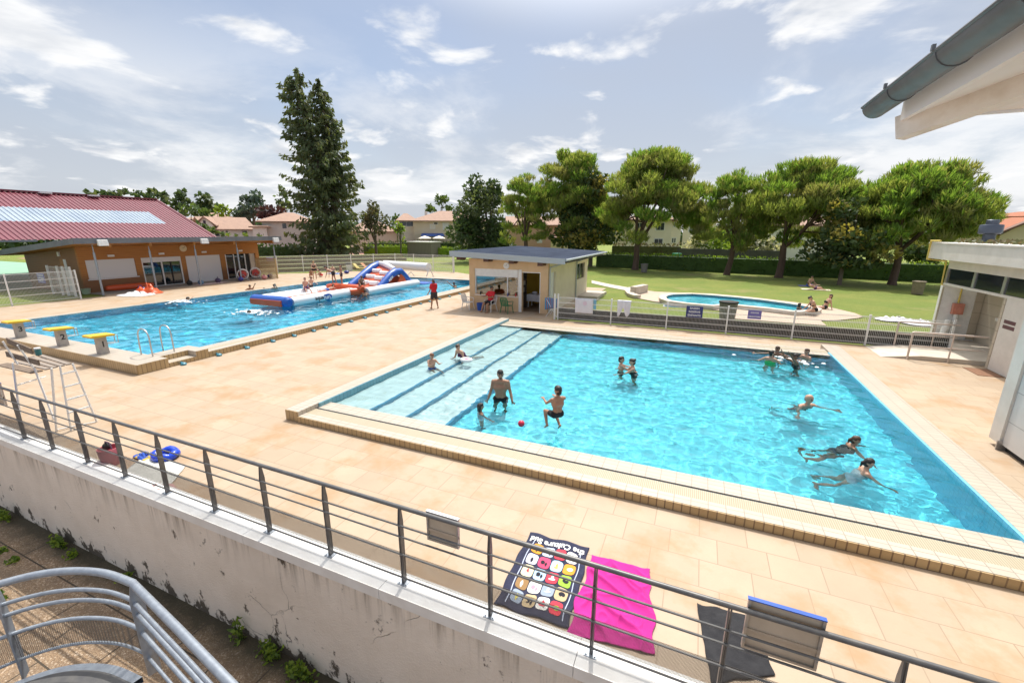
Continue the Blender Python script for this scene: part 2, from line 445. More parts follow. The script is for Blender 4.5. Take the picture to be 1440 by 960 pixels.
# ---- water surfaces
def ripple(x, y, s, k):
    return (noise.noise((x * 1.15 * k + s, y * 1.5 * k, .3)) + .55 * noise.noise((x * 2.4 * k, y * 3.1 * k, s + 3)) + .30 * noise.noise((x * 5.3 * k, y * 6.2 * k, s + 9)) + .07 * noise.noise((x * 10 * k, y * 12 * k, s + 4)))
WATERS = []
def water(x0, x1, y0, y1, z, step, amp, seed, name, label, k=1.0, poly=None):
    nx = int((x1 - x0) / step); ny = int((y1 - y0) / step); vs = []; fs = []
    for j in range(ny + 1):
        for i in range(nx + 1):
            x = x0 + (x1 - x0) * i / nx; y = y0 + (y1 - y0) * j / ny
            d = 1.0
            for (cx, cy, rr, aa) in SPLASH:
                q = (x - cx) ** 2 + (y - cy) ** 2
                if q < rr * rr * 4: d += aa * math.exp(-q / (rr * rr))
            vs.append((x, y, z + amp * d * ripple(x, y, seed, k)))
    for j in range(ny):
        for i in range(nx):
            a = j * (nx + 1) + i; fs.append((a, a + 1, a + nx + 2, a + nx + 1))
    b = MB(); b.add(vs, fs); o = b.build(name, M_WATER, smooth='all', fix=False)
    tag(o, label, 'water', kind='structure'); WATERS.append(o); return o
SPLASH = [(2.9, 8.9, .8, 1.8), (2.95, 9.9, .8, 1.8), (2.65, 12.1, .7, 1.6), (-2.6, 8.7, .8, .8), (-4.4, 9.2, .8, .7), (-1.7, 12.9, .7, .9), (-28, 15.3, 1.2, 1.5), (-20.6, 15, 1.0, 2.0), (3, 16.3, .9, .8)]
CAUSTIC = []
def part(b, name, m, parent, ca=False, smooth=False, label=None):
    o = b.build(name, m, parent, smooth=smooth)
    if ca: CAUSTIC.append(o)
    if label: o['label'] = label
    return o

# ---- small pool
sp = thing('leisure_pool', 'square shallow pool with white tiled rims and wide entry steps, nearest to the railing', 'pool', (-1.8, 12.5, 0))
SW = .135
b = MB(); b.prism([(-5.15, -.72), (4.46, -1.15), (4.46, -1.35), (-5.15, -1.0)], 7.40, 17.5, plane='xz'); part(b, 'floor', M_FLOOR, sp, True)
b = MB(); b.box((-8.1, 17.46, -1.5), (4.46, 17.6, .12)); part(b, 'basin_wall', M_BASIN_X, sp, True)
b = MB(); b.box((-8.1, 7.30, -1.5), (4.46, 7.44, .12)); part(b, 'basin_wall', M_BASIN_X, sp, True)
b = MB(); b.box((4.46, 7.1, -1.5), (4.60, 17.8, .195)); part(b, 'basin_wall', M_BASIN_Y, sp, True)
b = MB(); b.box((-8.2, 7.1, -1.5), (-8.07, 18.5, .245)); part(b, 'basin_wall', M_BAND, sp, True, label='grey blue tiled band above the top step')
zs = [-.03, -.22, -.41]; xs = [-7.0, -6.05, -5.1]
x0 = -8.06
for zt, x1 in zip(zs, xs):
    s_ = part(MB().box((x0, 7.445, -1.2), (x1 - .006, 17.455, zt)), 'entry_step', M_STEP, sp, True)
    part(MB().box((x1 - .006, 7.446, -1.2), (x1 + .045, 17.454, zt + .001)), 'riser', M_RISER, s_, True)
    x0 = x1 + .03
def front_gutter(y, sgn, x0, x1, par, nm=''):
    # overflow rim: white tiles to the water, dark slot, grating, white tiles, tan face outside
    def yy(a): return y - sgn * a
    part(MB().box((x0, yy(0), -.3), (x1, yy(.39), .150)), 'rim_tiles', M_COPING, par)
    part(MB().box((x0, yy(.39), -.3), (x1, yy(.44), .128)), 'overflow_slot', M_SLOT, par)
    part(MB().box((x0, yy(.44), -.3), (x1, yy(.73), .146)), 'gutter_grating', M_GRATE, par)
    part(MB().box((x0, yy(.73), -.3), (x1, yy(.945), .150)), 'rim_tiles', M_COPING, par)
    part(MB().box((x0, yy(.947), -.05), (x1, yy(.968), .146)), 'edge_tiles', M_TAN_XZ, par)
front_gutter(7.445, 1, -8.1, 4.5, sp)
front_gutter(17.46, -1, -8.1, 4.5, sp)
part(MB().box((-8.5, 6.52, -.1), (-8.105, 18.6, .25)), 'coping', M_COPING, sp)
part(MB().box((-8.5, 6.50, -.05), (-8.105, 6.518, .246)), 'edge_tiles', M_TAN_XZ, sp)
part(MB().box((4.505, 6.5, -.1), (5.05, 19.0, .20)), 'coping', M_COPING, sp)
water(-8.06, 4.455, 7.45, 17.455, SW, .045, .022, 2.0, 'pool_water', 'rippled turquoise water of the square shallow pool', 1.55)

# ---- large pool
lp = thing('swimming_pool', 'long rectangular pool with tan tiled rim and starting blocks, left of the small pool', 'pool', (-22.3, 20.5, 0))
LW = .165
WX0, WX1, WY0, WY1 = -28.85, -16.3, 7.9, 33.0
part(MB().box((WX0 - .1, WY0 - .1, -2.0), (WX1 + .1, WY1 + .1, -1.75)), 'floor', M_DEEP, lp, True)
part(MB().box((WX0 - .14, WY0 - .2, -1.8), (WX0, WY1 + .2, .15)), 'basin_wall', M_BASIN_Y, lp, True)
part(MB().box((WX1, WY0 - .2, -1.8), (WX1 + .14, WY1 + .2, .15)), 'basin_wall', M_BASIN_Y, lp, True)
part(MB().box((WX0, WY0 - .14, -1.8), (WX1, WY0, .29)), 'basin_wall', M_BASIN_X, lp, True)
part(MB().box((WX0, WY1, -1.8), (WX1, WY1 + .14, .19)), 'basin_wall', M_BASIN_X, lp, True)
b = MB()
b.box((-30.0, 7.025, -.1), (-15.36, 7.86, .31)); part(b, 'starting_wall', M_COPING, lp)
b = MB(); b.box((-30.0, 7.0, -.05), (-15.352, 7.022, .305)); part(b, 'edge_tiles', M_TAN_XZ, lp)
b = MB(); b.box((-16.4, 7.862, -.1), (-15.78, 8.72, .312)); part(b, 'coping', M_COPING, lp)
b = MB(); b.box((-16.4, 8.722, -.1), (-15.36, 9.12, .312)); part(b, 'coping', M_COPING, lp)
b = MB(); b.box((-15.778, 7.863, -.1), (-15.362, 8.718, .14)); part(b, 'recessed_step', M_COPING, lp)
b = MB(); b.box((-15.781, 7.864, .14), (-15.772, 8.716, .31)); part(b, 'edge_tiles', M_TAN_YZ, lp)
part(MB().box((-15.36, 7.02, -.05), (-15.338, 7.86, .306)), 'edge_tiles', M_TAN_YZ, lp)
part(MB().box((-15.362, 7.862, -.05), (-15.338, 8.72, .136)), 'edge_tiles', M_TAN_YZ, lp)
part(MB().box((-15.36, 8.722, -.05), (-15.338, 9.12, .308)), 'edge_tiles', M_TAN_YZ, lp)
part(MB().box((-15.36, 9.122, -.05), (-15.338, 34.0, .196)), 'edge_tiles', M_TAN_YZ, lp)
part(MB().box((-15.60, 9.122, -.1), (-15.362, 34.0, .20)), 'rim_tiles', M_COPING, lp)
part(MB().box((-15.88, 9.122, -.1), (-15.602, 34.0, .194)), 'gutter_grating', M_GRATE, lp)
part(MB().box((-15.92, 9.122, -.1), (-15.882, 33.6, .165)), 'overflow_slot', M_SLOT, lp)
part(MB().box((-16.32, 9.122, -.1), (-15.922, 33.6, .185)), 'rim_tiles', M_COPING, lp)
part(MB().box((-29.3, 7.862, -.1), (-28.87, 34.0, .19)), 'coping', M_COPING, lp)
part(MB().box((-28.868, 33.0, -.1), (-15.94, 34.0, .21)), 'coping', M_COPING, lp)
water(WX0, WX1, WY0, WY1, LW, .09, .040, 11.0, 'pool_water', 'rippled deep blue water of the long pool', 1.0)

# ---- toddler pool on the lawn
tp = thing('paddling_pool', 'small curved paddling pool with pale rim on the lawn beyond the mesh fence', 'pool', (2.0, 30.0, 0))
def offset_poly(pts, d):
    out = []; n = len(pts)
    ar = sum(pts[i].x * pts[(i + 1) % n].y - pts[(i + 1) % n].x * pts[i].y for i in range(n))
    sg = 1 if ar > 0 else -1
    for i in range(n):
        e = (pts[(i + 1) % n] - pts[i - 1]); nn = Vector((e.y, -e.x, 0)).normalized() * sg
        out.append(pts[i] + nn * d)
    return out
def ring(inner, outer, z0, z1):
    n = len(inner); b = MB(); vs = []
    for p in inner: vs += [(p.x, p.y, z1), (p.x, p.y, z0)]
    for p in outer: vs += [(p.x, p.y, z1), (p.x, p.y, z0)]
    fs = []
    for i in range(n):
        j = (i + 1) % n
        fs += [(2 * i, 2 * j, 2 * n + 2 * j, 2 * n + 2 * i), (2 * i, 2 * i + 1, 2 * j + 1, 2 * j), (2 * n + 2 * i, 2 * n + 2 * j, 2 * n + 2 * j + 1, 2 * n + 2 * i + 1)]
    b.add(vs, fs); return b
M_PALE = mat('pale_concrete', (.60, .54, .46), .8, col2=(.50, .44, .37), scale=2.5, bump=.15)
M_PINKPAVE = tile_mat('pink_beige_paving', (.52, .41, .31), (.48, .37, .28), (.36, .28, .2), .4, .4, 0, .006)
part(ring(tpw, offset_poly(tpw, .45), -.05, .22), 'coping', M_PALE, tp)
n = len(tpw); fl = MB(); fl.add([(p.x, p.y, -.18) for p in tpw], [tuple(range(n))])
part(fl, 'floor', M_FLOOR, tp, True)
part(ring(offset_poly(tpw, -.0), offset_poly(tpw, .06), -.35, .20), 'basin_wall', M_BASIN_X, tp, True)
def poly_water():
    b = MB(); nx, ny = 90, 50; idx = {}
    def inside(x, y):
        c = False; j = n - 1
        for i in range(n):
            a, q = tpw[i], tpw[j]
            if (a.y > y) != (q.y > y) and x < (q.x - a.x) * (y - a.y) / (q.y - a.y) + a.x: c = not c
            j = i
        return c
    X0, X1, Y0, Y1 = tpx; vs = []; fs = []
    for j in range(ny + 1):
        for i in range(nx + 1):
            x = X0 + (X1 - X0) * i / nx; y = Y0 + (Y1 - Y0) * j / ny
            vs.append((x, y, .10 + .012 * ripple(x, y, 5, 1.1)))
    for j in range(ny):
        for i in range(nx):
            a = j * (nx + 1) + i; cx = X0 + (X1 - X0) * (i + .5) / nx; cy = Y0 + (Y1 - Y0) * (j + .5) / ny
            if any(inside(cx + dx, cy + dy) for dx in (-.12, .12) for dy in (-.14, .14)): fs.append((a, a + 1, a + nx + 2, a + nx + 1))
    b.add(vs, fs); o = b.build('pool_water', M_WATER, smooth='all', fix=False)
    tag(o, 'clear light blue water of the small paddling pool', 'water', kind='structure'); WATERS.append(o)
poly_water()
pv = [(882.8, 412.2), (886, 416), (895.5, 418.9), (920, 423.9), (940, 425.6), (993, 430.6), (996, 434.4), (1032, 438.5), (1029, 447.6), (1100, 453), (1162.5, 457.5), (1154, 450.5), (1179, 450), (1206.7, 447), (1214.5, 445),
      (1202, 440), (1166.7, 431.7), (1118, 424.7), (1060, 418), (1000, 412.6), (951, 411.2), (922, 410), (906.7, 407.8), (893, 406)]
hole = tpw
def paved():
    P = [G(x, y, .012) for x, y in pv]
    bm = bmesh.new()
    a = [bm.verts.new(p) for p in P]; c = [bm.verts.new((p.x, p.y, .012)) for p in offset_poly(tpw, .2)]
    es = [bm.edges.new((a[i], a[(i + 1) % len(a)])) for i in range(len(a))] + [bm.edges.new((c[i], c[(i + 1) % len(c)])) for i in range(len(c))]
    bmesh.ops.triangle_fill(bm, edges=es, use_beauty=True)
    b = MB(); bm.verts.index_update(); b.add([v.co.copy() for v in bm.verts], [tuple(v.index for v in f.verts) for f in bm.faces]); bm.free()
    o = b.build('paddling_pool_paving', M_PINKPAVE); tag(o, 'pinkish paving round the curved paddling pool', 'paving', kind='structure')
paved()
pl = [(832, 394), (860, 400), (889, 405), (893, 409), (884, 409), (858, 404), (832, 398)]
b = MB(); b.add([G(x, y, .008) for x, y in pl], [tuple(range(len(pl)))]); o = b.build('garden_path', M_PALE); tag(o, 'narrow pale path crossing the lawn to the paddling pool', 'path', kind='structure')
seat = thing('concrete_bench', 'curved white concrete bench block at the end of the lawn path', 'bench', G(895, 415))
q = [G(890, 414.5), G(906.5, 410.5)]
b = MB(); b.beam(q[0] + Vector((0, 0, .28)), q[1] + Vector((0, 0, .28)), .45, .56); b.build('block', M_PALE, seat)
q = [G(x, y) for x, y in ((906, 407.5), (896, 406.3), (887, 408), (883.5, 412), (887, 416.2), (896, 419.2))]
b = MB()
for i in range(len(q) - 1): b.beam(q[i] + Vector((0, 0, .1)), q[i + 1] + Vector((0, 0, .1)), .5, .2)
b.build('low_curb', M_PALE, seat)
sl.cycles.is_caustics_light = True
for o in WATERS: o.cycles.is_caustics_caster = True
for o in CAUSTIC: o.cycles.is_caustics_receiver = True
# ---------------------------------------------------------------- white retaining wall, railing, near stair rail, eave
def wall_mat():
    t = NT('white_roughcast'); p = t.pos()
    g = t.add('SeparateXYZ'); t.L.new(p, g.inputs[0]); z = g.outputs['Z']
    c = t.mix(t.rng(t.noise(p, 1.2, 6), .35, .7), (.80, .72, .63), (.70, .62, .53))
    # long runs of dirt under the coping
    st = t.noise(t.pos(scale=(7, 1, .35)), 1.0, 6, .7)
    dn = t.rng(z, -1.0, -.02, 0, 1)
    k = t.math('MULTIPLY', t.rng(st, .50, .68, 0, 1), t.math('POWER', dn, 3.0))
    c = t.mix(t.math('MULTIPLY', k, .9), c, (.12, .085, .05))
    # black growth in patches, most of it near the foot
    pt = t.noise(t.pos(scale=(1, 1, .75), loc=(3, 0, 8)), 3.2, 8, .66)
    ft = t.math('ADD', pt, t.rng(z, -1.85, -1.3, .15, .0))
    c = t.mix(t.rng(ft, .628, .672, 0, .92), c, (.05, .037, .022))
    # wandering cracks
    vo = t.add('TexVoronoi', feature='DISTANCE_TO_EDGE')
    nz = t.add('TexNoise'); t.put(nz, Vector=p, Scale=2.5, Detail=5.0)
    mp = t.mix(.22, p, nz.outputs['Color'])
    t.put(vo, Vector=mp, Scale=.75)
    crack = t.rng(vo.outputs['Distance'], .001, .0035, .8, 0)
    msk = t.rng(t.noise(t.pos(loc=(8, 3, 2)), .55, 2), .56, .62)
    crack = t.math('MULTIPLY', crack, msk)
    c = t.mix(crack, c, (.06, .045, .035))
    t.col(c); t.set(Roughness=.9)
    t.bump(t.math('SUBTRACT', t.math('ADD', t.noise(p, 38, 5), t.math('MULTIPLY', t.noise(p, 9, 4), .6)), crack), .75, .02)
    return t.m
M_WALL = wall_mat()
M_WHITECAP = mat('white_painted_metal', (.78, .77, .75), .45, col2=(.70, .68, .65), scale=3, spec=.4)
M_STEEL = mat('dark_grey_steel', (.115, .115, .12), .42, .35, col2=(.16, .155, .15), scale=9)
M_GALV = mat('galvanised_steel', (.36, .40, .45), .42, .55, col2=(.28, .31, .36), scale=14, bump=.05)
rw = thing('retaining_wall', 'long white roughcast wall with dark stains and cracks under the railing', 'wall', (-3, 3.5, LOW))
b = MB(); b.box((-45, 3.36, LOW - .3), (9, 3.58, -.03)); b.build('wall_face', M_WALL, rw)
k = 0; x = -45.0
for x0 in [-13.55 + 1.2 * i for i in range(16)]:
    pass
xs = [-45, -30, -18] + [-12.75 + 2.4 * i for i in range(9)] + [9]
for a, c in zip(xs[:-1], xs[1:]):
    part(MB().box((a + .003, 3.315, -.045), (c - .003, 3.66, .10)), 'coping', M_WHITECAP, rw)

def perforated(name, col, open_=.55):
    m = bpy.data.materials.new(name); m.use_nodes = True; N = m.node_tree.nodes; L = m.node_tree.links
    tr = N.new('ShaderNodeBsdfTransparent'); mx = N.new('ShaderNodeMixShader'); mx.inputs[0].default_value = open_
    N['Principled BSDF'].inputs['Base Color'].default_value = (*col, 1); N['Principled BSDF'].inputs['Roughness'].default_value = .6
    # small round holes in staggered rows
    g = N.new('ShaderNodeNewGeometry'); vo = N.new('ShaderNodeTexVoronoi'); vo.inputs['Randomness'].default_value = 0.0; vo.inputs['Scale'].default_value = 90
    mp = N.new('ShaderNodeMapping'); mp.inputs['Rotation'].default_value = (0, R(45), 0)
    L.new(g.outputs['Position'], mp.inputs['Vector']); L.new(mp.outputs[0], vo.inputs['Vector'])
    r = N.new('ShaderNodeMapRange'); r.inputs['From Min'].default_value = .42; r.inputs['From Max'].default_value = .50; r.inputs['To Min'].default_value = 1; r.inputs['To Max'].default_value = 0.22
    L.new(vo.outputs['Distance'], r.inputs['Value']); L.new(r.outputs[0], mx.inputs[0])
    L.new(N['Principled BSDF'].outputs[0], mx.inputs[1]); L.new(tr.outputs[0], mx.inputs[2]); L.new(mx.outputs[0], N['Material Output'].inputs['Surface'])
    return m
M_PERF = perforated('perforated_sheet', (.10, .09, .08))

rl = thing('metal_railing', 'dark grey steel railing with blade posts standing on the white coping', 'railing', (-6, 3.53, .1))
RY = 3.53
px0, px1 = -16.0, 4.6
b = MB(); b.tube([(px0, RY, 1.15), (px1, RY, 1.15)], .026, 10); part(b, 'handrail', M_STEEL, rl, smooth=True)
for z in (.925, .775, .53, .20):
    b = MB(); b.tube([(px0, RY - .035, z), (px1, RY - .035, z)], .011, 8); part(b, 'rail', M_STEEL, rl, smooth=True)
posts = [-16.0 + (i) * 1.178 for i in range(0, 3)] + [-12.42, -11.28, -10.03, -8.83, -7.64, -6.45, -5.27, -4.12, -2.94, -1.77, -.63, .53, 1.72, 2.9, 4.1]
for x in posts[3:]:
    b = MB(); b.prism([(RY - .03, .108), (RY + .03, .108), (RY + .033, .95), (RY + .012, 1.128), (RY - .012, 1.128), (RY - .033, .95)], x - .006, x + .006, plane='yz')
    b.prism([(RY - .03, .108), (RY + .03, .108), (RY + .033, .95), (RY + .012, 1.128), (RY - .012, 1.128), (RY - .033, .95)], x + .014, x + .026, plane='yz')
    p_ = part(b, 'post', M_STEEL, rl)
    b = MB(); b.box((x - .055, RY - .06, .1), (x + .075, RY + .06, .108))
    for dx in (-.035, .055):
        for dy in (-.04, .04): b.lathe([(.009, .108), (.009, .12)], (x + dx, RY + dy, 0), 6)
    part(b, 'base_plate', M_GALV, p_)
ps = [px0] + posts[3:] + [px1]
for a, c in zip(ps[:-1], ps[1:]):
    b = MB(); b.box((a + .03, RY + .0, .205), (c - .012, RY + .003, .525)); part(b, 'kick_panel', M_PERF, rl)

M_GREYSIGN = mat('grey_sign_back', (.58, .48, .37), .5, col2=(.50, .41, .31), scale=5)
M_ALU = mat('brushed_aluminium', (.50, .50, .50), .35, .8)
M_BLUEPL = mat('blue_plastic', (.02, .09, .42), .35)
M_NAVY = mat('navy_panel', (.05, .055, .25), .4)
M_WHITE = mat('white_paint', (.78, .78, .77), .5, col2=(.70, .70, .69), scale=6)
def back_sign(x0, x1, z0, z1, label, top=None):
    t = thing('sign_board', label, 'sign', ((x0 + x1) / 2, RY + .06, z0))
    b = MB(); b.box((x0, RY + .045, z0), (x1, RY + .060, z1)); part(b, 'panel', M_GREYSIGN, t)
    b = MB(); w = .022
    b.box((x0, RY + .025, z0), (x0 + w, RY + .044, z1)); b.box((x1 - w, RY + .025, z0), (x1, RY + .044, z1))
    b.box((x0 + w, RY + .025, z0), (x1 - w, RY + .044, z0 + w))
    part(b, 'frame', M_ALU, t)
    b = MB(); b.box((x0, RY + .030, z0 + (z1 - z0) * .34), (x1, RY + .0445, z0 + (z1 - z0) * .42)); part(b, 'cross_rail', M_GREYSIGN, t)
    b = MB(); b.box((x0 - .004, RY + .026, z1), (x1 + .004, RY + .066, z1 + .010)); part(b, 'top_edge', top or M_WHITE, t)
    b = MB(); b.box((x0, RY + .0605, z0), (x1, RY + .063, z1)); part(b, 'front_face', top or M_WHITE, t)
a = atY(601, 725, RY + .05); c = atY(646, 760, RY + .05)
back_sign(a.x, c.x, .80, 1.17, 'small grey sign board seen from behind, hung on the middle of the railing')
a = atY(1051, 850, RY + .05); c = atY(1150, 925, RY + .05)
back_sign(a.x, c.x, .74, 1.24, 'wide sign board with blue top edge seen from behind above the black towel', M_BLUEPL)
a = atY(-26, 545, RY + .05); c = atY(11, 575, RY + .05)
back_sign(a.x, c.x, .70, 1.20, 'sign board with blue edge at the far left end of the railing', M_BLUEPL)

# near curved stair railing
cr = thing('stair_railing', 'pale galvanised curved railing of a stair landing close to the camera', 'railing', (-4.81, 1.77, -.2))
def curve(off=0.0):
    pts = [(-6.16, .35), (-6.15, .75), (-6.10, 1.02), (-5.97, 1.28), (-5.78, 1.49), (-5.52, 1.645), (-5.20, 1.745), (-4.81, 1.78)]
    # smooth it
    out = []
    P = [Vector((*p, 0)) for p in pts]
    for i in range(len(P) - 1):
        p0 = P[max(i - 1, 0)]; p1 = P[i]; p2 = P[i + 1]; p3 = P[min(i + 2, len(P) - 1)]
        for k in range(5):
            t = k / 5
            out.append(.5 * ((2 * p1) + (p2 - p0) * t + (2 * p0 - 5 * p1 + 4 * p2 - p3) * t * t + (3 * p1 - p0 - 3 * p2 + p3) * t ** 3))
    out.append(P[-1])
    if off:
        c = Vector((-5.0, .5, 0)); out = [p + (c - p).normalized() * off for p in out]
    return out
cv = curve(); st = [Vector((-4.81, 1.78, 0)), Vector((-3.84, 1.64, 0)), Vector((-2.4, 1.42, 0))]
def at(l, z): return [p + Vector((0, 0, z)) for p in l]
b = MB(); b.tube(at(cv + st[1:], .90), .036, 12); part(b, 'handrail', M_GALV, cr, smooth=True)
for z, r in ((.67, .021), (.54, .021), (.31, .021), (-.01, .016)):
    b = MB(); b.tube(at(cv, z), r, 10); part(b, 'rail', M_GALV, cr, smooth=True)
    b = MB(); b.tube(at([p + Vector((.0, -.02, 0)) for p in st], z), r, 10); part(b, 'rail', M_GALV, cr, smooth=True)
for p, d in ((cv[-1], Vector((.25, 1, 0))), (cv[14], Vector((-.75, .6, 0))), (st[2], Vector((.15, 1, 0)))):
    b = MB(); dd = d.normalized() * .055; nn = Vector((-dd.y, dd.x, 0)).normalized() * .008
    vs = []
    for z, k in ((-.22, 1), (.70, 1), (.87, .45)):
        for s, q in ((-1, -1), (1, -1), (1, 1), (-1, 1)): vs.append(p + dd * s * k + nn * q + Vector((0, 0, z)))
    b.add(vs, [(0, 1, 2, 3), (8, 9, 10, 11)] + [(i * 4 + j, i * 4 + (j + 1) % 4, i * 4 + 4 + (j + 1) % 4, i * 4 + 4 + j) for i in (0, 1) for j in range(4)])
    part(b, 'post', M_GALV, cr)
def strip(pts, z0, z1):
    b = MB(); vs = []
    for p in pts: vs += [p + Vector((0, 0, z0)), p + Vector((0, 0, z1))]
    b.add(vs, [(2 * i, 2 * i + 2, 2 * i + 3, 2 * i + 1) for i in range(len(pts) - 1)]); return b
part(strip(curve(.012), -.005, .31), 'kick_panel', M_PERF, cr)
ld = thing('stair_landing', 'grey steel landing with a curved pale edge below the near stair railing', 'landing', (-5, .8, -.2))
oc = curve(.10); ic = curve(.19)
b = MB(); vs = []
for p, q in zip(oc, ic): vs += [p + Vector((0, 0, -.24)), p + Vector((0, 0, -.17)), q + Vector((0, 0, -.17)), q + Vector((0, 0, -.24))]
b.add(vs, [(4 * i + j, 4 * i + (j + 1) % 4, 4 * i + 4 + (j + 1) % 4, 4 * i + 4 + j) for i in range(len(oc) - 1) for j in range(4)])
part(b, 'edge_channel', M_GALV, ld, smooth=True)
b = MB(); n = len(ic); top = [p + Vector((0, 0, -.15)) for p in ic] + [Vector((-2.4, 1.0, -.15)), Vector((-2.4, .2, -.15)), Vector((-6, .2, -.15))]
b.add(top, [tuple(range(len(top)))]); part(b, 'floor_plate', M_STEEL, ld)
b = MB(); b.lathe([(.08, LOW), (.08, -.16)], (-4.7, .9, 0), 12); part(b, 'column', M_GALV, ld, smooth=True)

# eave corner of the building the photograph is taken from
M_CREAM = mat('cream_soffit', (.88, .87, .84), .6, col2=(.84, .83, .79), scale=2)
M_ZINC = mat('zinc_gutter', (.17, .18, .19), .5, .25, col2=(.115, .125, .135), scale=3)
M_CREAMW = mat('weathered_cream_beam', (.84, .80, .73), .7, col2=(.68, .61, .51), scale=5, lo=.45, hi=.7)
M_CREAMD = mat('cream_fascia', (.86, .85, .84), .5)
ev = thing('roof_eave', 'overhanging roof corner with zinc gutter and cream soffit above the camera', 'roof', (1.2, 3.5, 5))
EX, EY, EZ = 1.02, 3.50, 4.90
b = MB(); vs = []
y0, y1 = 3.70, -2.0
for y in (y0, y1):
    for i in range(13):
        a = math.pi + math.pi * i / 12; vs.append((.935 + .070 * math.cos(a), y, 5.03 + .070 * math.sin(a)))
    for i in range(13):
        a = 2 * math.pi - math.pi * i / 12; vs.append((.935 + .065 * math.cos(a), y, 5.03 + .065 * math.sin(a)))
n = 26
b.add(vs, [(i, (i + 1) % n, n + (i + 1) % n, n + i) for i in range(n)])
b.add([vs[i] for i in range(13)], [tuple(range(13))])
b.tube([(.865, y0, 5.03), (.865, y1, 5.03)], .009, 8)
part(b, 'gutter', M_ZINC, ev, smooth=True)
for y in (3.28, 2.72, 2.16, 1.6, 1.04):
    b = MB(); pts = [(.935 + .0725 * math.cos(math.pi + math.pi * i / 10), y, 5.03 + .0725 * math.sin(math.pi + math.pi * i / 10)) for i in range(11)]
    for i in range(10): b.beam(pts[i], pts[i + 1], .004, .016, up=(0, 1, 0))
    b.box((.848, y - .008, 5.03), (.862, y + .008, 5.055)); part(b, 'gutter_bracket', M_ZINC, ev)
part(MB().box((EX, 3.52, EZ), (EX + .025, -2, 5.05)), 'fascia_board', M_CREAMD, ev)
s = .30
def pz(x, y): return EZ + .012 + s * min(x - EX, EY - y)
far = 6.0
b = MB(); b.add([(EX + .026, EY, EZ + .012), (EX + .026, -2, EZ + .012), (EX + 5.5, -2, pz(EX + 5.5, -2))], [(0, 1, 2)])
part(b, 'soffit', M_CREAM, ev)
b = MB(); b.add([(EX + .026, EY, EZ + .012), (EX + 5.5, -2, pz(EX + 5.5, -2)), (EX + 8, -2, pz(9, -2)), (EX + 8, EY, EZ + .012)], [(0, 1, 2, 3)])
part(b, 'soffit', M_CREAM, ev)
b = MB(); b.beam((EX + .02, EY + .06, EZ - .035), (EX + 5, EY - 4.94, EZ - .035 + s * 4.98), .09, .13); part(b, 'hip_beam', M_CREAMW, ev)
M_TILE = mat('terracotta_tiles', (.42, .19, .12), .8, col2=(.34, .15, .1), scale=6)
b = MB(); o_ = .05
b.add([(EX - .02, EY + .04, EZ + .19), (EX - .02, -2, EZ + .19), (EX + 5.5, -2, EZ + .19 + s * 5.5)], [(0, 1, 2)])
b.add([(EX - .02, EY + .04, EZ + .19), (EX + 5.5, -2, EZ + .19 + s * 5.5), (EX + 8, -2, EZ + .19 + s * 5.5), (EX + 8, EY + .04, EZ + .19)], [(0, 1, 2, 3)])
part(b, 'roof_tiles', M_TILE, ev)
part(MB().box((EX + .026, EY - .0, EZ + .0), (EX + 8, EY + .025, EZ + .15)), 'fascia_board', M_CREAMD, ev)
# ---------------------------------------------------------------- buildings on the right, ramp, mesh fence
M_RWHITE = tile_mat('white_wall_panels', (.66, .66, .65), (.64, .64, .63), (.33, .33, .33), 1.6, .62, 0, .009, plane='yz', rough=.45, bumpy=.1)
M_OFFWHITE = mat('offwhite_render', (.68, .65, .60), .7, col2=(.61, .58, .53), scale=2.2, bump=.1)
M_BEIGE = tile_mat('beige_boarding', (.50, .44, .35), (.48, .42, .33), (.30, .25, .19), 6.0, .42, 0, .01, plane='yz', rough=.6)
M_GLASSD = mat('dark_window_glass', (.02, .025, .03), .05, spec=.8)
M_DARK = mat('dark_gap', (.03, .03, .03), .8)
M_YELLOW = mat('yellow_pipe_paint', (.62, .47, .10), .45)
M_MESHW = mat('white_mesh_wire', (.72, .72, .70), .5)
M_GREYMETAL = mat('blue_grey_vent_metal', (.10, .115, .15), .4, .5)
wh = thing('white_building', 'tall white panelled building corner at the right edge near the pool', 'building', (8, 9, 0))
b = MB(); b.box((5.98, -1, .12), (8.2, 11.22, 4.6)); part(b, 'wall', M_RWHITE, wh)
b = MB(); b.box((5.94, 11.222, .12), (8.2, 11.56, 4.6)); part(b, 'corner_post', M_OFFWHITE, wh)
b = MB(); b.box((6.05, -1, 0), (8.1, 11.48, .118)); part(b, 'plinth', M_DARK, wh)
b = MB(); b.box((5.9, 11.19, 0), (6.06, 11.215, .2)); part(b, 'trim', M_ALU, wh)

rb = thing('changing_rooms', 'low off white building with deep flat roof fascia and strip windows behind the ramp', 'building', (9, 18, 0))
FX, WX = 8.30, 8.90
part(MB().box((FX, 5, 3.30), (16, 22.55, 3.86)), 'roof', M_OFFWHITE, rb)
part(MB().box((FX - .03, 5, 3.862), (16, 22.58, 3.91)), 'roof_trim', M_OFFWHITE, rb)
part(MB().box((WX, 5, 2.93), (9.1, 22.25, 3.298)), 'upper_wall', M_OFFWHITE, rb)
b = MB(); b.box((WX + .02, 5, 2.39), (9.06, 22.2, 2.928)); w_ = part(b, 'window', M_GLASSD, rb)
b = MB()
for y in (22.14, 20.25, 18.55, 16.9, 15.2): b.box((WX - .01, y, 2.385), (WX + .018, y + .14, 2.93))
part(b, 'window_frame', M_ALU, w_)
part(MB().box((WX - .03, 5, 2.30), (9.1, 22.25, 2.384)), 'sill', M_OFFWHITE, rb)
part(MB().box((10.2, 18.4, 0), (10.4, 22.5, 2.30)), 'recess_wall', M_BEIGE, rb)
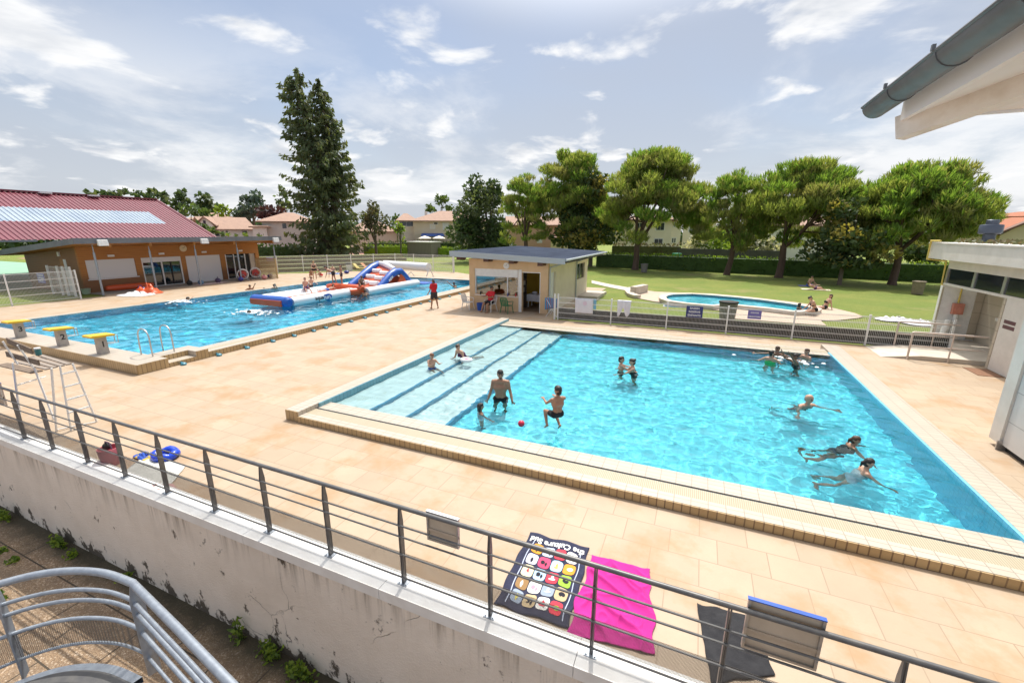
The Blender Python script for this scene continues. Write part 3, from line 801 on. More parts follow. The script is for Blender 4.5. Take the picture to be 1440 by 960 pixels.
part(MB().box((9.1, 5, 2.31), (10.4, 22.2, 2.36)), 'recess_ceiling', M_OFFWHITE, rb)
part(MB().box((WX, 22.3, 0), (10.4, 22.46, 2.299)), 'return_wall', M_WHITE, rb)
part(MB().box((WX, 22.28, .35), (WX + .05, 22.299, 2.2)), 'trim', M_BEIGE, rb)
part(MB().box((9.95, 22.26, .2), (10.19, 22.299, 2.28)), 'trim', M_BEIGE, rb)
d_ = part(MB().box((WX - .02, 5, .02), (9.1, 18.38, 2.299)), 'wall', M_OFFWHITE, rb)
part(MB().box((WX - .035, 18.26, .02), (WX - .022, 18.38, 2.299)), 'door_frame', M_BEIGE, rb)
for z in (1.56, 1.40):
    b = MB(); b.box((WX - .026, 17.55, z), (WX - .021, 18.1, z + .11)); s_ = part(b, 'sign_plate', mat('maroon_lettering', (.12, .05, .06), .5), rb)
b = MB(); b.box((10.05, 18.9, 1.32), (10.198, 20.6, 1.62)); part(b, 'hand_dryer_shelf', mat('dark_green_metal', (.05, .09, .09), .4), rb)
b = MB(); b.box((10.0, 18.9, 1.2), (10.198, 20.9, 1.31)); part(b, 'shelf', M_OFFWHITE, rb)
b = MB(); yp = [(8.24, 21.6, 3.97), (8.24, 22.35, 3.97), (8.24, 22.35, 3.26), (8.84, 22.35, 3.2), (8.84, 22.28, 2.3), (9.45, 22.22, 2.3), (9.45, 22.22, 1.62)]
b.tube(yp, .035, 8); part(b, 'yellow_pipe', M_YELLOW, rb)
b = MB(); b.box((9.30, 22.10, 1.18), (9.62, 22.26, 1.6)); b.lathe([(.12, 0), (.12, .1)], (9.46, 22.05, 1.35), 12, axis='y'); part(b, 'valve_box', mat('salmon_metal', (.55, .22, .16), .5), rb, smooth=True)
b = MB(); b.tube([(9.46, 22.18, 1.18), (9.46, 22.18, .15)], .07, 10); part(b, 'white_pipe', M_WHITE, rb, smooth=True)
b = MB(); b.tube([(9.25, 22.1, .95), (9.1, 22.0, .15)], .11, 10); part(b, 'white_pipe', M_WHITE, rb, smooth=True)
vt = thing('roof_vent', 'blue grey metal mushroom vent standing on the flat roof', 'vent', (9.55, 19.1, 3.91))
o9 = atX(1388, 343, 9.4)
b = MB(); b.lathe([(.21, 3.91), (.2, 4.0), (.17, 4.02), (.17, 4.28)], (o9.x, o9.y, 0), 14); part(b, 'pipe', M_GREYMETAL, vt, smooth=True)
b = MB(); b.lathe([(.25, 4.22), (.31, 4.26), (.31, 4.52), (.29, 4.55), (.17, 4.56), (.17, 4.70), (.15, 4.72)], (o9.x, o9.y, 0), 14); part(b, 'cowl', M_GREYMETAL, vt, smooth=True)
rp = thing('access_ramp', 'low concrete ramp with rounded front leading to the changing rooms', 'ramp', (7.6, 19.5, 0))
b = MB(); b.prism([(6.25, .004), (7.35, .15), (10.2, .15), (10.2, -.05), (6.25, -.05)], 18.70, 20.40, plane='xz'); part(b, 'slab', M_PALE, rp)
b = MB(); b.box((7.3, 20.40, -.05), (10.2, 22.28, .148)); part(b, 'slab', M_PALE, rp)
M_PINKRAIL = mat('beige_painted_tube', (.58, .50, .45), .4, .2)
def tube_rail(name, label, pts, zt, zm, px):
    t = thing(name, label, 'railing', pts[0])
    p = [Vector(q) for q in pts]
    b = MB(); b.tube([p[0] + Vector((0, 0, z)) for z in (0, zt - .06, zt - .015)] + [p[0] + (p[1] - p[0]).normalized() * .05 + Vector((0, 0, zt))] + [q + Vector((0, 0, zt)) for q in p[1:]], .032, 10); part(b, 'handrail', M_PINKRAIL, t, smooth=True)
    b = MB(); b.tube([q + Vector((0, 0, zm)) for q in p], .022, 8); part(b, 'mid_rail', M_PINKRAIL, t, smooth=True)
    for q in px:
        b = MB(); b.tube([Vector(q), Vector(q) + Vector((0, 0, zt))], .024, 8); part(b, 'post', M_PINKRAIL, t, smooth=True)
tube_rail('ramp_railing', 'beige tube railing along the near side of the ramp', [(6.97, 18.66, 0), (8.9, 18.66, 0)], .97, .50, [(8.05, 18.66, 0)])
tube_rail('ramp_railing', 'beige tube railing along the far side of the ramp against the mesh fence', [(7.12, 20.34, .12), (8.88, 20.34, .12)], .92, .45, [(8.2, 20.34, .14)])
b = MB(); b.box((8.25, 17.3, .002), (8.84, 18.2, .016)); tag(b.build('door_mat', mat('brown_mat', (.26, .14, .08), .9, col2=(.2, .1, .06), scale=20)), 'brown doormat on the deck beside the ramp', 'doormat')
# plants on the flat roof edge
# ---- mesh fence between deck and lawn
def mesh_panel(p, q, z0, z1, par, n=None, rows=4, w=.0065, hw=.013, matl=None):
    p = Vector(p); q = Vector(q); d = q - p; ln = d.length; n = n or max(2, int(ln / .055)); b = MB()
    for i in range(1, n):
        c = p + d * (i / n); b.beam(c + Vector((0, 0, z0)), c + Vector((0, 0, z1)), w, w, up=(1, 0, 0))
    dd = Vector((-d.y, d.x, 0)).normalized() * .006
    for k in range(rows + 1):
        z = z0 + .03 + (z1 - z0 - .06) * k / rows
        b.beam(p + dd + Vector((0, 0, z)), q + dd + Vector((0, 0, z)), w, w); b.beam(p + dd + Vector((0, 0, z + .045)), q + dd + Vector((0, 0, z + .045)), w, w)
        b.beam(p + dd * 2 + Vector((0, 0, z + .02)), q + dd * 2 + Vector((0, 0, z + .02)), hw, hw)
    return part(b, 'mesh_panel', matl or M_MESHW, par)
def post(par, p, h, r=.03, m=None):
    b = MB(); b.box((p[0] - r, p[1] - r, p[2]), (p[0] + r, p[1] + r, p[2] + h)); b.box((p[0] - r - .004, p[1] - r - .004, p[2] + h), (p[0] + r + .004, p[1] + r + .004, p[2] + h + .012)); return part(b, 'post', m or M_WHITE, par)
FY = 20.45
fp = [-6.25, -3.62, -1.11, 1.35, 3.80, 6.26, 8.75]
mf = thing('mesh_fence', 'white wire mesh fence with dark lower screen between the deck and the lawn', 'fence', (0, FY, 0))
M_SCREEN = mat('dark_grey_screen', (.05, .048, .042), .8, col2=(.035, .035, .032), scale=6)
for i, x in enumerate(fp): post(mf, (x, FY, 0), 1.2 if i else 1.28, .032)
post(mf, (-6.42, FY, 0), 1.28, .04)
for a, c in zip(fp[:-1], fp[1:]):
    mesh_panel((a + .035, FY - .02, 0), (c - .035, FY - .02, 0), .06, 1.14, mf)
    b = MB(); b.box((a + .035, FY + .02, .03), (c - .035, FY + .03, .60)); part(b, 'lower_screen', M_SCREEN, mf)
def fence_sign(px, py, w, h, y, label, m, lines, size):
    c = atY(px, py, y); t = thing('notice_sign', label, 'sign', c)
    b = MB(); b.box((c.x - w / 2, y - .008, c.z - h / 2), (c.x + w / 2, y, c.z + h / 2)); part(b, 'plate', m, t)
    for i, s in enumerate(lines):
        k = text_mesh(s, size, extrude=.001, bold=.003)
        k.xf(Matrix.Translation((c.x, y - .0095, c.z + h * (.5 - (i + .6) / (len(lines) + .2)))) @ Matrix.Rotation(R(90), 4, 'X')); part(k, 'lettering', M_WHITE, t)
M_SIGNBLUE = mat('sign_blue', (.03, .035, .16), .4); M_SIGNPURP = mat('sign_violet', (.16, .14, .40), .4)
fence_sign(976.5, 438.5, .68, .50, FY - .06, 'navy blue notice with white lines hung on the mesh fence by the toddler pool path', M_SIGNBLUE, ['BASSIN', 'RESERVE', 'ENFANTS'], .125)
fence_sign(1061, 442.5, .50, .36, FY - .06, 'small violet notice on the mesh fence next to the grey bin', M_SIGNPURP, ['DOUCHE', 'OBLIGATOIRE'], .07)

# cloth helper: a thin rippled rectangle hung over or laid down
def cloth(fn, nu, nv, th=.006):
    b = MB(); vs = [fn(i / nu, j / nv) for j in range(nv + 1) for i in range(nu + 1)]
    fs = [(j * (nu + 1) + i, j * (nu + 1) + i + 1, (j + 1) * (nu + 1) + i + 1, (j + 1) * (nu + 1) + i) for j in range(nv) for i in range(nu)]
    b.add(vs, fs); return b
def solid(o, t=.006):
    md = o.modifiers.new('thickness', 'SOLIDIFY'); md.thickness = t; md.offset = 0; return o
M_TOWELW = mat('white_towel', (.76, .75, .80), .95, col2=(.70, .69, .75), scale=9, bump=.3, bscale=60)
a = atY(809, 420, FY - .05); c = atY(834, 420, FY - .05)
def fn(u, v):
    x = a.x + (c.x - a.x) * (u + .10 * (v - .3) * (1 if v > .3 else 0) * .3)
    z = 1.16 - max(0, v - .3) * 1.05 if v > .3 else 1.16 - (.3 - v) * .9
    y = FY - .055 - .02 * math.sin(u * 9 + v * 2) * max(0, v - .3) if v > .3 else FY + .05
    return (x, y, z)
t = thing('beach_towel', 'white towel with faint pink print hung over the fence', 'towel', (a.x, FY, 1.1))
o = solid(part(cloth(fn, 14, 16), 'cloth', M_TOWELW, t, smooth='all'))
b = MB(); b.lathe([(.10, 0), (.08, .003)], ((a.x + c.x) / 2 + .06, FY - .085, .92), 14, axis='y'); part(b, 'print', mat('pink_print', (.72, .58, .68), .9), t)
M_BLUECL = mat('sky_blue_cloth', (.12, .45, .72), .9)
o = MB(); b = cloth(lambda u, v: (c.x + .01 + .13 * u, FY + .055 + .02 * v, 1.14 - .5 * v + .02 * math.sin(6 * u)), 4, 6); tag(solid(b.build('small_towel', M_BLUECL)), 'small sky blue cloth hanging behind the white towel on the fence', 'towel')
a2 = atY(868, 424, FY - .05); c2 = atY(888, 426, FY - .05)
def fn2(u, v):
    z = 1.17 - max(0, v - .2) * (.80 + .16 * math.sin(u * 9 + 1) - .22 * math.exp(-((u - .45) / .12) ** 2)); y = FY - .06 - .03 * math.sin(u * 14) if v > .2 else FY + .05
    return (a2.x + (c2.x - a2.x) * (u * (1 - .12 * v) + .06 * v), y, z)
b = cloth(fn2, 18, 14); tag(solid(b.build('draped_shirt', M_TOWELW, smooth='all')), 'crumpled white shirt draped over the fence rail', 'shirt')
# clothes rack with striped towels beside the hut
ck = thing('drying_rack', 'folding white rack hung with blue and red striped towels beside the hut door', 'rack', (-6.7, 21.3, 0))
b = MB()
for y in (20.95, 21.65):
    b.tube([(-7.05, y, 0), (-6.45, y, .95)], .015, 6); b.tube([(-6.45, y, 0), (-7.05, y, .95)], .015, 6)
b.tube([(-7.05, 20.95, .95), (-7.05, 21.65, .95)], .015, 6); b.tube([(-6.45, 20.95, .95), (-6.45, 21.65, .95)], .015, 6); part(b, 'frame', M_WHITE, ck)
def stripes():
    t = NT('striped_towel'); w = t.add('TexWave', bands_direction='X'); t.put(w, Vector=t.pos(), Scale=3.2)
    cr_ = t.add('ValToRGB'); t.L.new(w.outputs['Fac'], cr_.inputs[0]); e = cr_.color_ramp; e.interpolation = 'CONSTANT'
    e.elements[0].color = (.06, .25, .50, 1); e.elements[1].position = .7; e.elements[1].color = (.35, .08, .10, 1); q = e.elements.new(.45); q.color = (.10, .42, .55, 1)
    t.col(cr_.outputs[0]); t.set(Roughness=.95); return t.m
st_ = cloth(lambda u, v: (-7.1 + .72 * u, 20.92 + .05 * math.sin(5 * u) - .02 * v, .99 - .62 * v * (1 - .25 * u)), 10, 8)
tag(solid(st_.build('striped_towel', stripes(), smooth='all')), 'blue and red striped towel hanging on the rack beside the hut', 'towel')
# ---------------------------------------------------------------- lifeguard hut
KY = 21.70; KX0, KX1, KYB = -11.92, -7.22, 30.4
M_PEACH = mat('peach_render', (.68, .48, .29), .8, col2=(.62, .43, .25), scale=2, bump=.1)
M_KCREAM = mat('cream_render', (.76, .67, .51), .8, col2=(.70, .61, .46), scale=1.6, bump=.1)
M_YWALL = mat('mustard_interior', (.62, .38, .03), .7)
M_BRFLOOR = mat('brown_floor', (.26, .17, .10), .7)
M_BEAM = mat('dark_red_beam', (.10, .045, .03), .6)
def seam_mat():
    t = NT('blue_grey_roof_metal'); c = t.mix(t.rng(t.noise(t.pos(), .9, 6), .35, .65), (.16, .19, .25), (.10, .12, .17)); t.col(c); t.set(Roughness=.38, Metallic=.45); return t.m
M_SEAM = seam_mat()
M_FASC = mat('pale_grey_fascia', (.40, .44, .46), .5, .2)
M_GLASS = bpy.data.materials.new('window_glass'); M_GLASS.use_nodes = True
def mkglass():
    N = M_GLASS.node_tree.nodes; L = M_GLASS.node_tree.links; N.remove(N['Principled BSDF'])
    tr = N.new('ShaderNodeBsdfTransparent'); tr.inputs[0].default_value = (.80, .84, .84, 1); g = N.new('ShaderNodeBsdfGlossy'); g.inputs['Roughness'].default_value = .02
    f = N.new('ShaderNodeFresnel'); f.inputs['IOR'].default_value = 1.6; m = N.new('ShaderNodeMath'); m.operation = 'MULTIPLY_ADD'; m.inputs[1].default_value = 1.3; m.inputs[2].default_value = .12; m.use_clamp = True
    L.new(f.outputs[0], m.inputs[0]); x = N.new('ShaderNodeMixShader'); L.new(m.outputs[0], x.inputs[0]); L.new(tr.outputs[0], x.inputs[1]); L.new(g.outputs[0], x.inputs[2]); L.new(x.outputs[0], N['Material Output'].inputs['Surface'])
mkglass()
def K(zx, zy): return atY(620 + zx / 6, 330 + zy / 6, KY)
hut = thing('lifeguard_hut', 'small peach hut with blue grey sloping metal roof and serving window between the pools', 'building', ((KX0 + KX1) / 2, 25, 0))
T = .2; zt = 2.80
wl = K(285, 400).x; wr = K(655, 400).x; wb = K(470, 505).z; wt = K(470, 290).z
dl = K(685, 400).x; dr = K(840, 400).x; dt = K(760, 315).z
b = MB()
b.box((KX0, KY, 0), (wl, KY + T, zt)); b.box((wl, KY, 0), (wr, KY + T, wb)); b.box((wl, KY, wt), (wr, KY + T, zt))
b.box((wr, KY, 0), (dl, KY + T, zt)); b.box((dl, KY, dt), (dr, KY + T, zt)); b.box((dr, KY, 0), (KX1, KY + T, zt - .12))
part(b, 'front_wall', M_PEACH, hut)
b = MB(); b.box((KX1 - T, KY + T, 0), (KX1, KY + .35, 2.66)); b.box((KX1 - T, KY + .35, 2.15), (KX1, KY + 1.3, 2.66)); b.box((KX1 - T, KY + 1.3, 0), (KX1, 27.6, 2.66))
b.box((KX1 - T, 27.6, 0), (KX1, 29.6, 1.25)); b.box((KX1 - T, 27.6, 2.25), (KX1, 29.6, 2.66)); b.box((KX1 - T, 29.6, 0), (KX1, KYB, 2.66))
part(b, 'side_wall', M_KCREAM, hut)
b = MB(); b.box((KX0, KY + T, 0), (KX0 + T, KYB, zt)); part(b, 'side_wall', M_PEACH, hut)
b = MB(); b.box((KX0 + T, KYB - T, 0), (KX1 - T, KYB, 2.66)); part(b, 'back_wall', M_PEACH, hut)
b = MB(); b.box((KX0 + T, KY + T, .005), (KX1 - T, KYB - T, .02)); part(b, 'floor', M_BRFLOOR, hut)
b = MB(); b.box((KX0 + T, KY + 3.0, .02), (KX1 - T, KY + 3.1, 2.6)); part(b, 'inner_wall', M_YWALL, hut)
b = MB(); b.box((KX0 + T, KY + T, 2.6), (KX1 - T, KYB - T, 2.64)); part(b, 'ceiling', M_WHITE, hut)
w_ = part(MB().box((wl + .03, KY + .08, wb), (wr - .03, KY + .09, wt - .42)), 'window', M_GLASS, hut)
b = MB(); m_ = K(558, 400).x
b.box((m_ - .03, KY + .06, wb), (m_ + .03, KY + .11, wt - .42)); b.box((wl, KY + .04, wb - .05), (wr, KY + .16, wb)); b.box((wl, KY + .05, wb), (wl + .07, KY + .12, wt)); b.box((wr - .06, KY + .05, wb), (wr, KY + .12, wt))
part(b, 'window_frame', M_WHITE, w_)
part(MB().box((wl - .0, KY - .03, wb - .09), (wr, KY + .04, wb - .052)), 'sill', M_WHITE, w_)
part(MB().box((wl + .07, KY + .02, wt - .42), (wr - .06, KY + .14, wt)), 'roller_shutter', M_WHITE, hut)
b = MB(); b.box((wr + .02, KY - .03, 0), (dl - .02, KY - .002, dt + .1)); part(b, 'white_pillar', M_WHITE, hut)
b = MB(); b.box((dl - .02, KY + .02, dt - .05), (dr, KY + .16, dt)); b.box((dr - .05, KY + .03, 0), (dr, KY + .16, dt - .05)); part(b, 'door_frame', M_WHITE, hut)
b = MB(); b.box((dr - .10, KY + T, .02), (dr - .06, KY + 1.0, 2.0)); part(b, 'open_door', mat('dark_blue_door', (.03, .05, .10), .5), hut)
sd = part(MB().box((KX1 - .14, KY + .352, 0), (KX1 - .10, KY + 1.298, 2.15)), 'side_door', M_WHITE, hut)
part(MB().box((KX1 - .12, 27.6, 1.25), (KX1 - .10, 29.6, 2.25)), 'side_window', M_GLASSD, hut)
b = MB(); b.box((KX1 - .16, 28.55, 1.25), (KX1 - .06, 28.63, 2.25)); part(b, 'window_frame', M_ALU, hut)
# roof: mono pitch falling to the right
rx0, rx1, ry0, ry1 = -12.75, -6.15, 21.05, 31.2
z0, z1 = 3.20, 2.93
def rz_(x): return z0 + (z1 - z0) * (x - rx0) / (rx1 - rx0)
b = MB(); b.add([(rx0, ry0, z0), (rx1, ry0, z1), (rx1, ry1, z1), (rx0, ry1, z0), (rx0, ry0, z0 - .06), (rx1, ry0, z1 - .06), (rx1, ry1, z1 - .06), (rx0, ry1, z0 - .06)], [(0, 1, 2, 3), (7, 6, 5, 4), (1, 5, 6, 2), (3, 2, 6, 7), (0, 3, 7, 4), (0, 4, 5, 1)])
y = ry0 + .2
while y < ry1:
    b.add([(rx0, y - .03, z0 + .002), (rx1, y - .03, z1 + .002), (rx1, y, z1 + .045), (rx0, y, z0 + .045), (rx1, y + .03, z1 + .002), (rx0, y + .03, z0 + .002)], [(0, 1, 2, 3), (3, 2, 4, 5), (1, 4, 2), (0, 3, 5)]); y += .333
rf = part(b, 'roof', M_SEAM, hut)
b = MB(); b.add([(rx0 - .02, ry0 - .03, z0 - .27), (rx1 + .02, ry0 - .03, z1 - .24), (rx1 + .02, ry0 - .03, z1 + .03), (rx0 - .02, ry0 - .03, z0 + .03), (rx0 - .02, ry0 - .002, z0 - .27), (rx1 + .02, ry0 - .002, z1 - .24), (rx1 + .02, ry0 - .002, z1 + .03), (rx0 - .02, ry0 - .002, z0 + .03)], [(0, 1, 2, 3), (7, 6, 5, 4), (3, 2, 6, 7), (1, 0, 4, 5), (0, 3, 7, 4), (2, 1, 5, 6)])
part(b, 'fascia', M_FASC, rf)
b = MB(); b.tube([(rx1 + .06, ry0, z1 - .04), (rx1 + .06, ry1, z1 - .04)], .06, 8); part(b, 'gutter', M_FASC, rf, smooth=True)
b = MB(); b.add([(rx0, ry0, z0 - .20), (rx0, ry1, z0 - .2), (rx1, ry1, z1 - .2), (rx1, ry0, z1 - .2)], [(0, 1, 2, 3)]); part(b, 'soffit', M_KCREAM, rf)
for zx in (195, 418, 628, 868):
    p = K(zx, 215); x = p.x
    part(MB().box((x - .14, ry0 + .06, rz_(x) - .42), (x + .14, KY, rz_(x) - .20)), 'rafter_end', M_BEAM, rf)
part(MB().tube([(rx1, 22.1, z1 - .1), (KX1 + .35, 22.0, 2.55), (KX1 + .07, 21.8, 2.45), (KX1 + .07, 21.78, .05)], .045, 8), 'downpipe', M_FASC, hut, smooth=True)
part(MB().tube([(rx1, 27.2, z1 - .1), (KX1 + .35, 27.2, 2.55), (KX1 + .07, 27.2, 2.45), (KX1 + .07, 27.2, .05)], .045, 8), 'downpipe', M_FASC, hut, smooth=True)
ck_ = K(553, 262)
b = MB(); b.lathe([(.17, -.04), (.17, -.002)], (ck_.x, KY, ck_.z), 20, axis='y'); c0 = thing('wall_clock', 'round white clock on the front of the peach hut', 'clock', (ck_.x, KY, ck_.z)); part(b, 'dial', M_WHITE, c0)
b = MB(); b.beam((ck_.x, KY - .045, ck_.z), (ck_.x + .05, KY - .045, ck_.z + .08), .012, .006, up=(0, 1, 0)); b.beam((ck_.x, KY - .045, ck_.z), (ck_.x - .1, KY - .045, ck_.z + .03), .01, .006, up=(0, 1, 0)); part(b, 'hands', M_DARK, c0)
part(MB().box((KX1 + .02, 28.0, -.05), (-5.9, 31.0, .16)), 'step_slab', M_PALE, hut)
# furniture in the hut
tb = thing('desk', 'table with white cloth and piled things inside the hut door', 'table', (dl + .6, KY + 1.9, 0))
b = MB(); b.box((dl - .3, KY + 1.5, .72), (dr + .2, KY + 2.2, .76)); part(b, 'top', M_WHITE, tb)
for x in (dl - .25, dr + .1):
    for y in (KY + 1.55, KY + 2.12): part(MB().box((x, y, .02), (x + .05, y + .05, .72)), 'leg', M_WHITE, tb)
b = cloth(lambda u, v: (dl - .3 + 1.3 * u, KY + 1.47 - .02 * math.sin(9 * u), .77 - .4 * v + .02 * math.sin(7 * u)), 10, 4); part(b, 'cloth', M_TOWELW, tb)
for i, (x, y, w, h, m) in enumerate([(dl, KY + 1.75, .35, .18, M_TOWELW), (dl + .42, KY + 1.8, .3, .25, mat('grey_bag', (.3, .3, .33), .8)), (dl + .75, KY + 1.8, .25, .14, mat('lilac_bag', (.45, .4, .6), .8))]):
    o = MB().ball((x + .1, y, .76 + h / 2), h / 2, 10, sc=(w / h, .8, 1)); tag(o.build('folded_cloth' if i == 0 else 'bag', m, smooth='all'), ['heap of folded white cloth on the hut table', 'grey bag in the middle of the hut table', 'lilac bag at the right end of the hut table'][i], ['cloth', 'bag', 'bag'][i])
sh = thing('shelf_unit', 'small dark shelf with papers behind the serving window', 'shelf', (wr - .5, KY + 1.2, 0))
b = MB()
for z in (.9, 1.3, 1.7): b.box((m_ + .05, KY + 1.0, z), (wr - .05, KY + 1.35, z + .03))
b.box((m_ + .05, KY + 1.35, .02), (wr - .05, KY + 1.38, 2.1)); part(b, 'case', mat('dark_shelf', (.07, .05, .04), .6), sh)
b = MB()
for i in range(9): b.box((m_ + .1 + i * .055, KY + 1.05, .932 if i % 2 else 1.332), (m_ + .14 + i * .055, KY + 1.3, 1.2 if i % 2 else 1.58))
part(b, 'folders', mat('white_folders', (.7, .68, .62), .7, col2=(.35, .3, .25), scale=9), sh)
for i, (zx, m, lb) in enumerate([(335, M_DARK, 'small dark bottle on the left of the hut window sill'), (565, M_NAVY, 'small navy bottle beside the hut window divider'), (632, mat('red_plastic', (.5, .04, .04), .4), 'red bottle at the right of the hut window sill')]):
    p = K(zx, 500); b = MB(); b.lathe([(.035, 0), (.035, .14), (.015, .18), (.015, .22)], (p.x, KY - .005, wb - .052), 10); tag(b.build('bottle', m, smooth=True), lb, 'bottle')

# plastic garden chairs
def garden_chair(m, label, loc, rz):
    t = thing('garden_chair', label, 'chair', (0, 0, 0), 0, None)
    b = MB(); b.prism([(-.21, -.2), (.21, -.2), (.23, .22), (-.23, .22)], .40, .43); b.build('seat', m, t)
    b = MB()
    for i in range(5):
        x = -.18 + .09 * i; b.beam((x * .95, -.20, .43), (x * 1.05, -.30, .84), .055, .018, up=(0, 1, 0))
    pts = [(-.21, -.2, .42), (-.235, -.28, .72), (-.17, -.315, .86), (0, -.325, .89), (.17, -.315, .86), (.235, -.28, .72), (.21, -.2, .42)]
    b.tube(pts, .022, 6); b.build('backrest', m, t, smooth=True)
    for sx in (-1, 1):
        b = MB(); b.tube([(sx * .225, -.24, .66), (sx * .265, -.05, .655), (sx * .265, .16, .64), (sx * .25, .24, .60)], .02, 6); b.build('armrest', m, t, smooth=True)
        for y, yt in ((-.19, -.28), (.2, .27)):
            b = MB(); b.tube([(sx * .21, y, .42), (sx * .25, yt, 0)], [.026, .02], 6); b.build('leg', m, t, smooth=True)
        b = MB(); b.tube([(sx * .25, .24, .60), (sx * .225, .21, .42)], .02, 6); b.build('arm_support', m, t, smooth=True)
    t.location = loc; t.rotation_euler = (0, 0, rz); WORLD[t.name] = Matrix.Translation(Vector(loc)) @ Matrix.Rotation(rz, 4, 'Z'); return t
M_WPLAST = mat('white_plastic', (.75, .74, .72), .4); M_GPLAST = mat('green_plastic', (.03, .16, .07), .4)
g1 = G(662, 433.5); garden_chair(M_WPLAST, 'empty white plastic armchair at the corner of the hut', (g1.x, 21.25, 0), R(-95))
g2 = G(690, 437.5); garden_chair(M_WPLAST, 'white plastic armchair with the red shirted man on it', (g2.x, 21.2, 0), R(165)); SEAT2 = Vector((g2.x, 21.2, 0))
g3 = G(713, 440); garden_chair(M_GPLAST, 'empty green plastic armchair in front of the hut', (g3.x, 21.05, 0), R(-10))
b = MB(); c = G(677, 435.5); b.lathe([(.17, 0), (.22, .38), (.225, .40), (.20, .40), (.16, .03)], (c.x, 21.3, 0), 16); tag(b.build('bucket', M_BLUEPL, smooth=True), 'blue plastic tub on the deck by the seated man', 'tub')
# ---------------------------------------------------------------- timber pool house, sports hall, fences on the left
def wood_mat(name, plane, c1, c2, weather):
    t = NT(name); g = t.add('NewGeometry'); s = t.add('SeparateXYZ'); t.L.new(g.outputs['Position'], s.inputs[0])
    z = s.outputs['Z']; h = s.outputs['Y' if plane == 'yz' else 'X']
    row = t.math('FRACT', t.math('MULTIPLY', z, 8.0)); gap = t.rng(row, .0, .10, 1, 0)
    bi = t.math('FLOOR', t.math('MULTIPLY', z, 8.0))
    cb = t.add('CombineXYZ'); t.L.new(t.math('ADD', t.math('MULTIPLY', h, .8), t.math('MULTIPLY', bi, 7.3)), cb.inputs[0]); t.L.new(t.math('MULTIPLY', z, 14.0), cb.inputs[1])
    n = t.noise(cb.outputs[0], 1.6, 6, .65)
    c = t.mix(t.rng(n, .32, .7), c1, c2)
    # the lower boards, wetted and bleached, have turned brown with an uneven edge
    k = t.math('ADD', z, t.math('MULTIPLY', t.noise(t.pos(scale=(1, 1, .3)), 1.3, 5), .7))
    c = t.mix(t.rng(k, 1.1, 1.75, .85, 0), c, weather)
    c = t.mix(t.math('MULTIPLY', gap, .75), c, (.06, .025, .01))
    t.col(c); t.set(Roughness=.55); t.bump(t.math('SUBTRACT', n, gap), .4, .01); return t.m
M_WOODF = wood_mat('orange_timber_boards', 'yz', (.47, .205, .048), (.37, .15, .032), (.20, .095, .042))
M_WOODG = wood_mat('brown_timber_boards', 'xz', (.29, .145, .065), (.22, .11, .05), (.19, .10, .05))
M_FASCG = mat('grey_roof_fascia', (.19, .20, .22), .5, .2, col2=(.15, .16, .18), scale=2)
M_ROOFG = mat('grey_roof_membrane', (.22, .23, .25), .8)
M_SOFW = mat('varnished_soffit', (.34, .15, .035), .5)
M_SHUT = mat('white_roller_shutter', (.70, .70, .71), .5)
M_CONC = mat('shade_grey_deck', (.30, .27, .23), .85, col2=(.24, .215, .18), scale=2)  # deck paving with the overhang's shade put into the colour
W = -39.3; PY0, PY1 = 15.97, 29.5
ph = thing('pool_house', 'orange timber clad pool house with grey roof overhang and white shutters beyond the long pool', 'building', (-42, 22, 0))
b = MB()
for y0, y1, z0, z1 in [(PY0, 16.33, 0, 3.2), (16.33, 19.26, 0, .93), (16.33, 19.26, 2.25, 3.2), (19.26, 19.67, 0, 3.2), (19.67, 22.5, 2.25, 3.2), (22.5, 22.86, 0, 3.2), (22.86, 25.74, 2.23, 3.2), (25.74, 26.18, 0, 3.2), (26.18, 29.14, 2.22, 3.2), (29.14, PY1, 0, 3.2)]:
    b.box((W - .2, y0, z0), (W, y1, z1))
part(b, 'front_wall', M_WOODF, ph)
b = MB(); b.prism([(-46.8, 0), (W - .2, 0), (W - .2, 3.2), (-46.8, 2.76)], PY0, PY0 + .2, plane='xz'); part(b, 'gable_wall', M_WOODG, ph)
b = MB(); b.prism([(-46.8, 0), (W - .2, 0), (W - .2, 3.2), (-46.8, 2.76)], PY1 - .2, PY1, plane='xz'); b.box((-46.8, PY0 + .2, 0), (-46.6, PY1 - .2, 2.7)); part(b, 'rear_wall', M_WOODG, ph)
b = MB(); b.box((W - .12, 16.34, .93), (W - .05, 19.25, 2.25))
for k in range(11): b.box((W - .05, 16.35, .95 + .117 * k), (W - .042, 19.24, 1.05 + .117 * k))
part(b, 'roller_shutter', M_SHUT, ph)
part(MB().box((W - .1, 16.25, .86), (W + .06, 19.34, .926)), 'sill', M_SHUT, ph)
b = MB(); b.box((W - .12, 22.87, 0), (W - .05, 25.73, 2.23))
for k in range(18): b.box((W - .05, 22.88, .02 + .122 * k), (W - .042, 25.72, .125 + .122 * k))
part(b, 'roller_shutter', M_SHUT, ph)
M_REFL = mat('reflecting_dark_glass', (.012, .02, .025), .03, spec=1.0)
b = MB(); b.box((W - .12, 19.72, .06), (W - .09, 22.44, 1.85)); w_ = part(b, 'glass_door', M_REFL, ph)
b = MB(); b.box((W - .1, 19.68, 0), (W - .02, 19.76, 2.24)); b.box((W - .1, 22.4, 0), (W - .02, 22.49, 2.24)); b.box((W - .1, 21.0, .05), (W - .03, 21.09, 1.86)); b.box((W - .1, 19.76, 0), (W - .02, 22.4, .06)); part(b, 'door_frame', M_WHITE, w_)
b = MB(); b.box((W - .1, 21.68, .06), (W - .04, 21.75, 1.86)); part(b, 'dark_door_stile', M_DARK, w_)
part(MB().box((W - .1, 19.77, 1.87), (W - .03, 22.39, 2.24)), 'shutter_box', M_SHUT, w_)
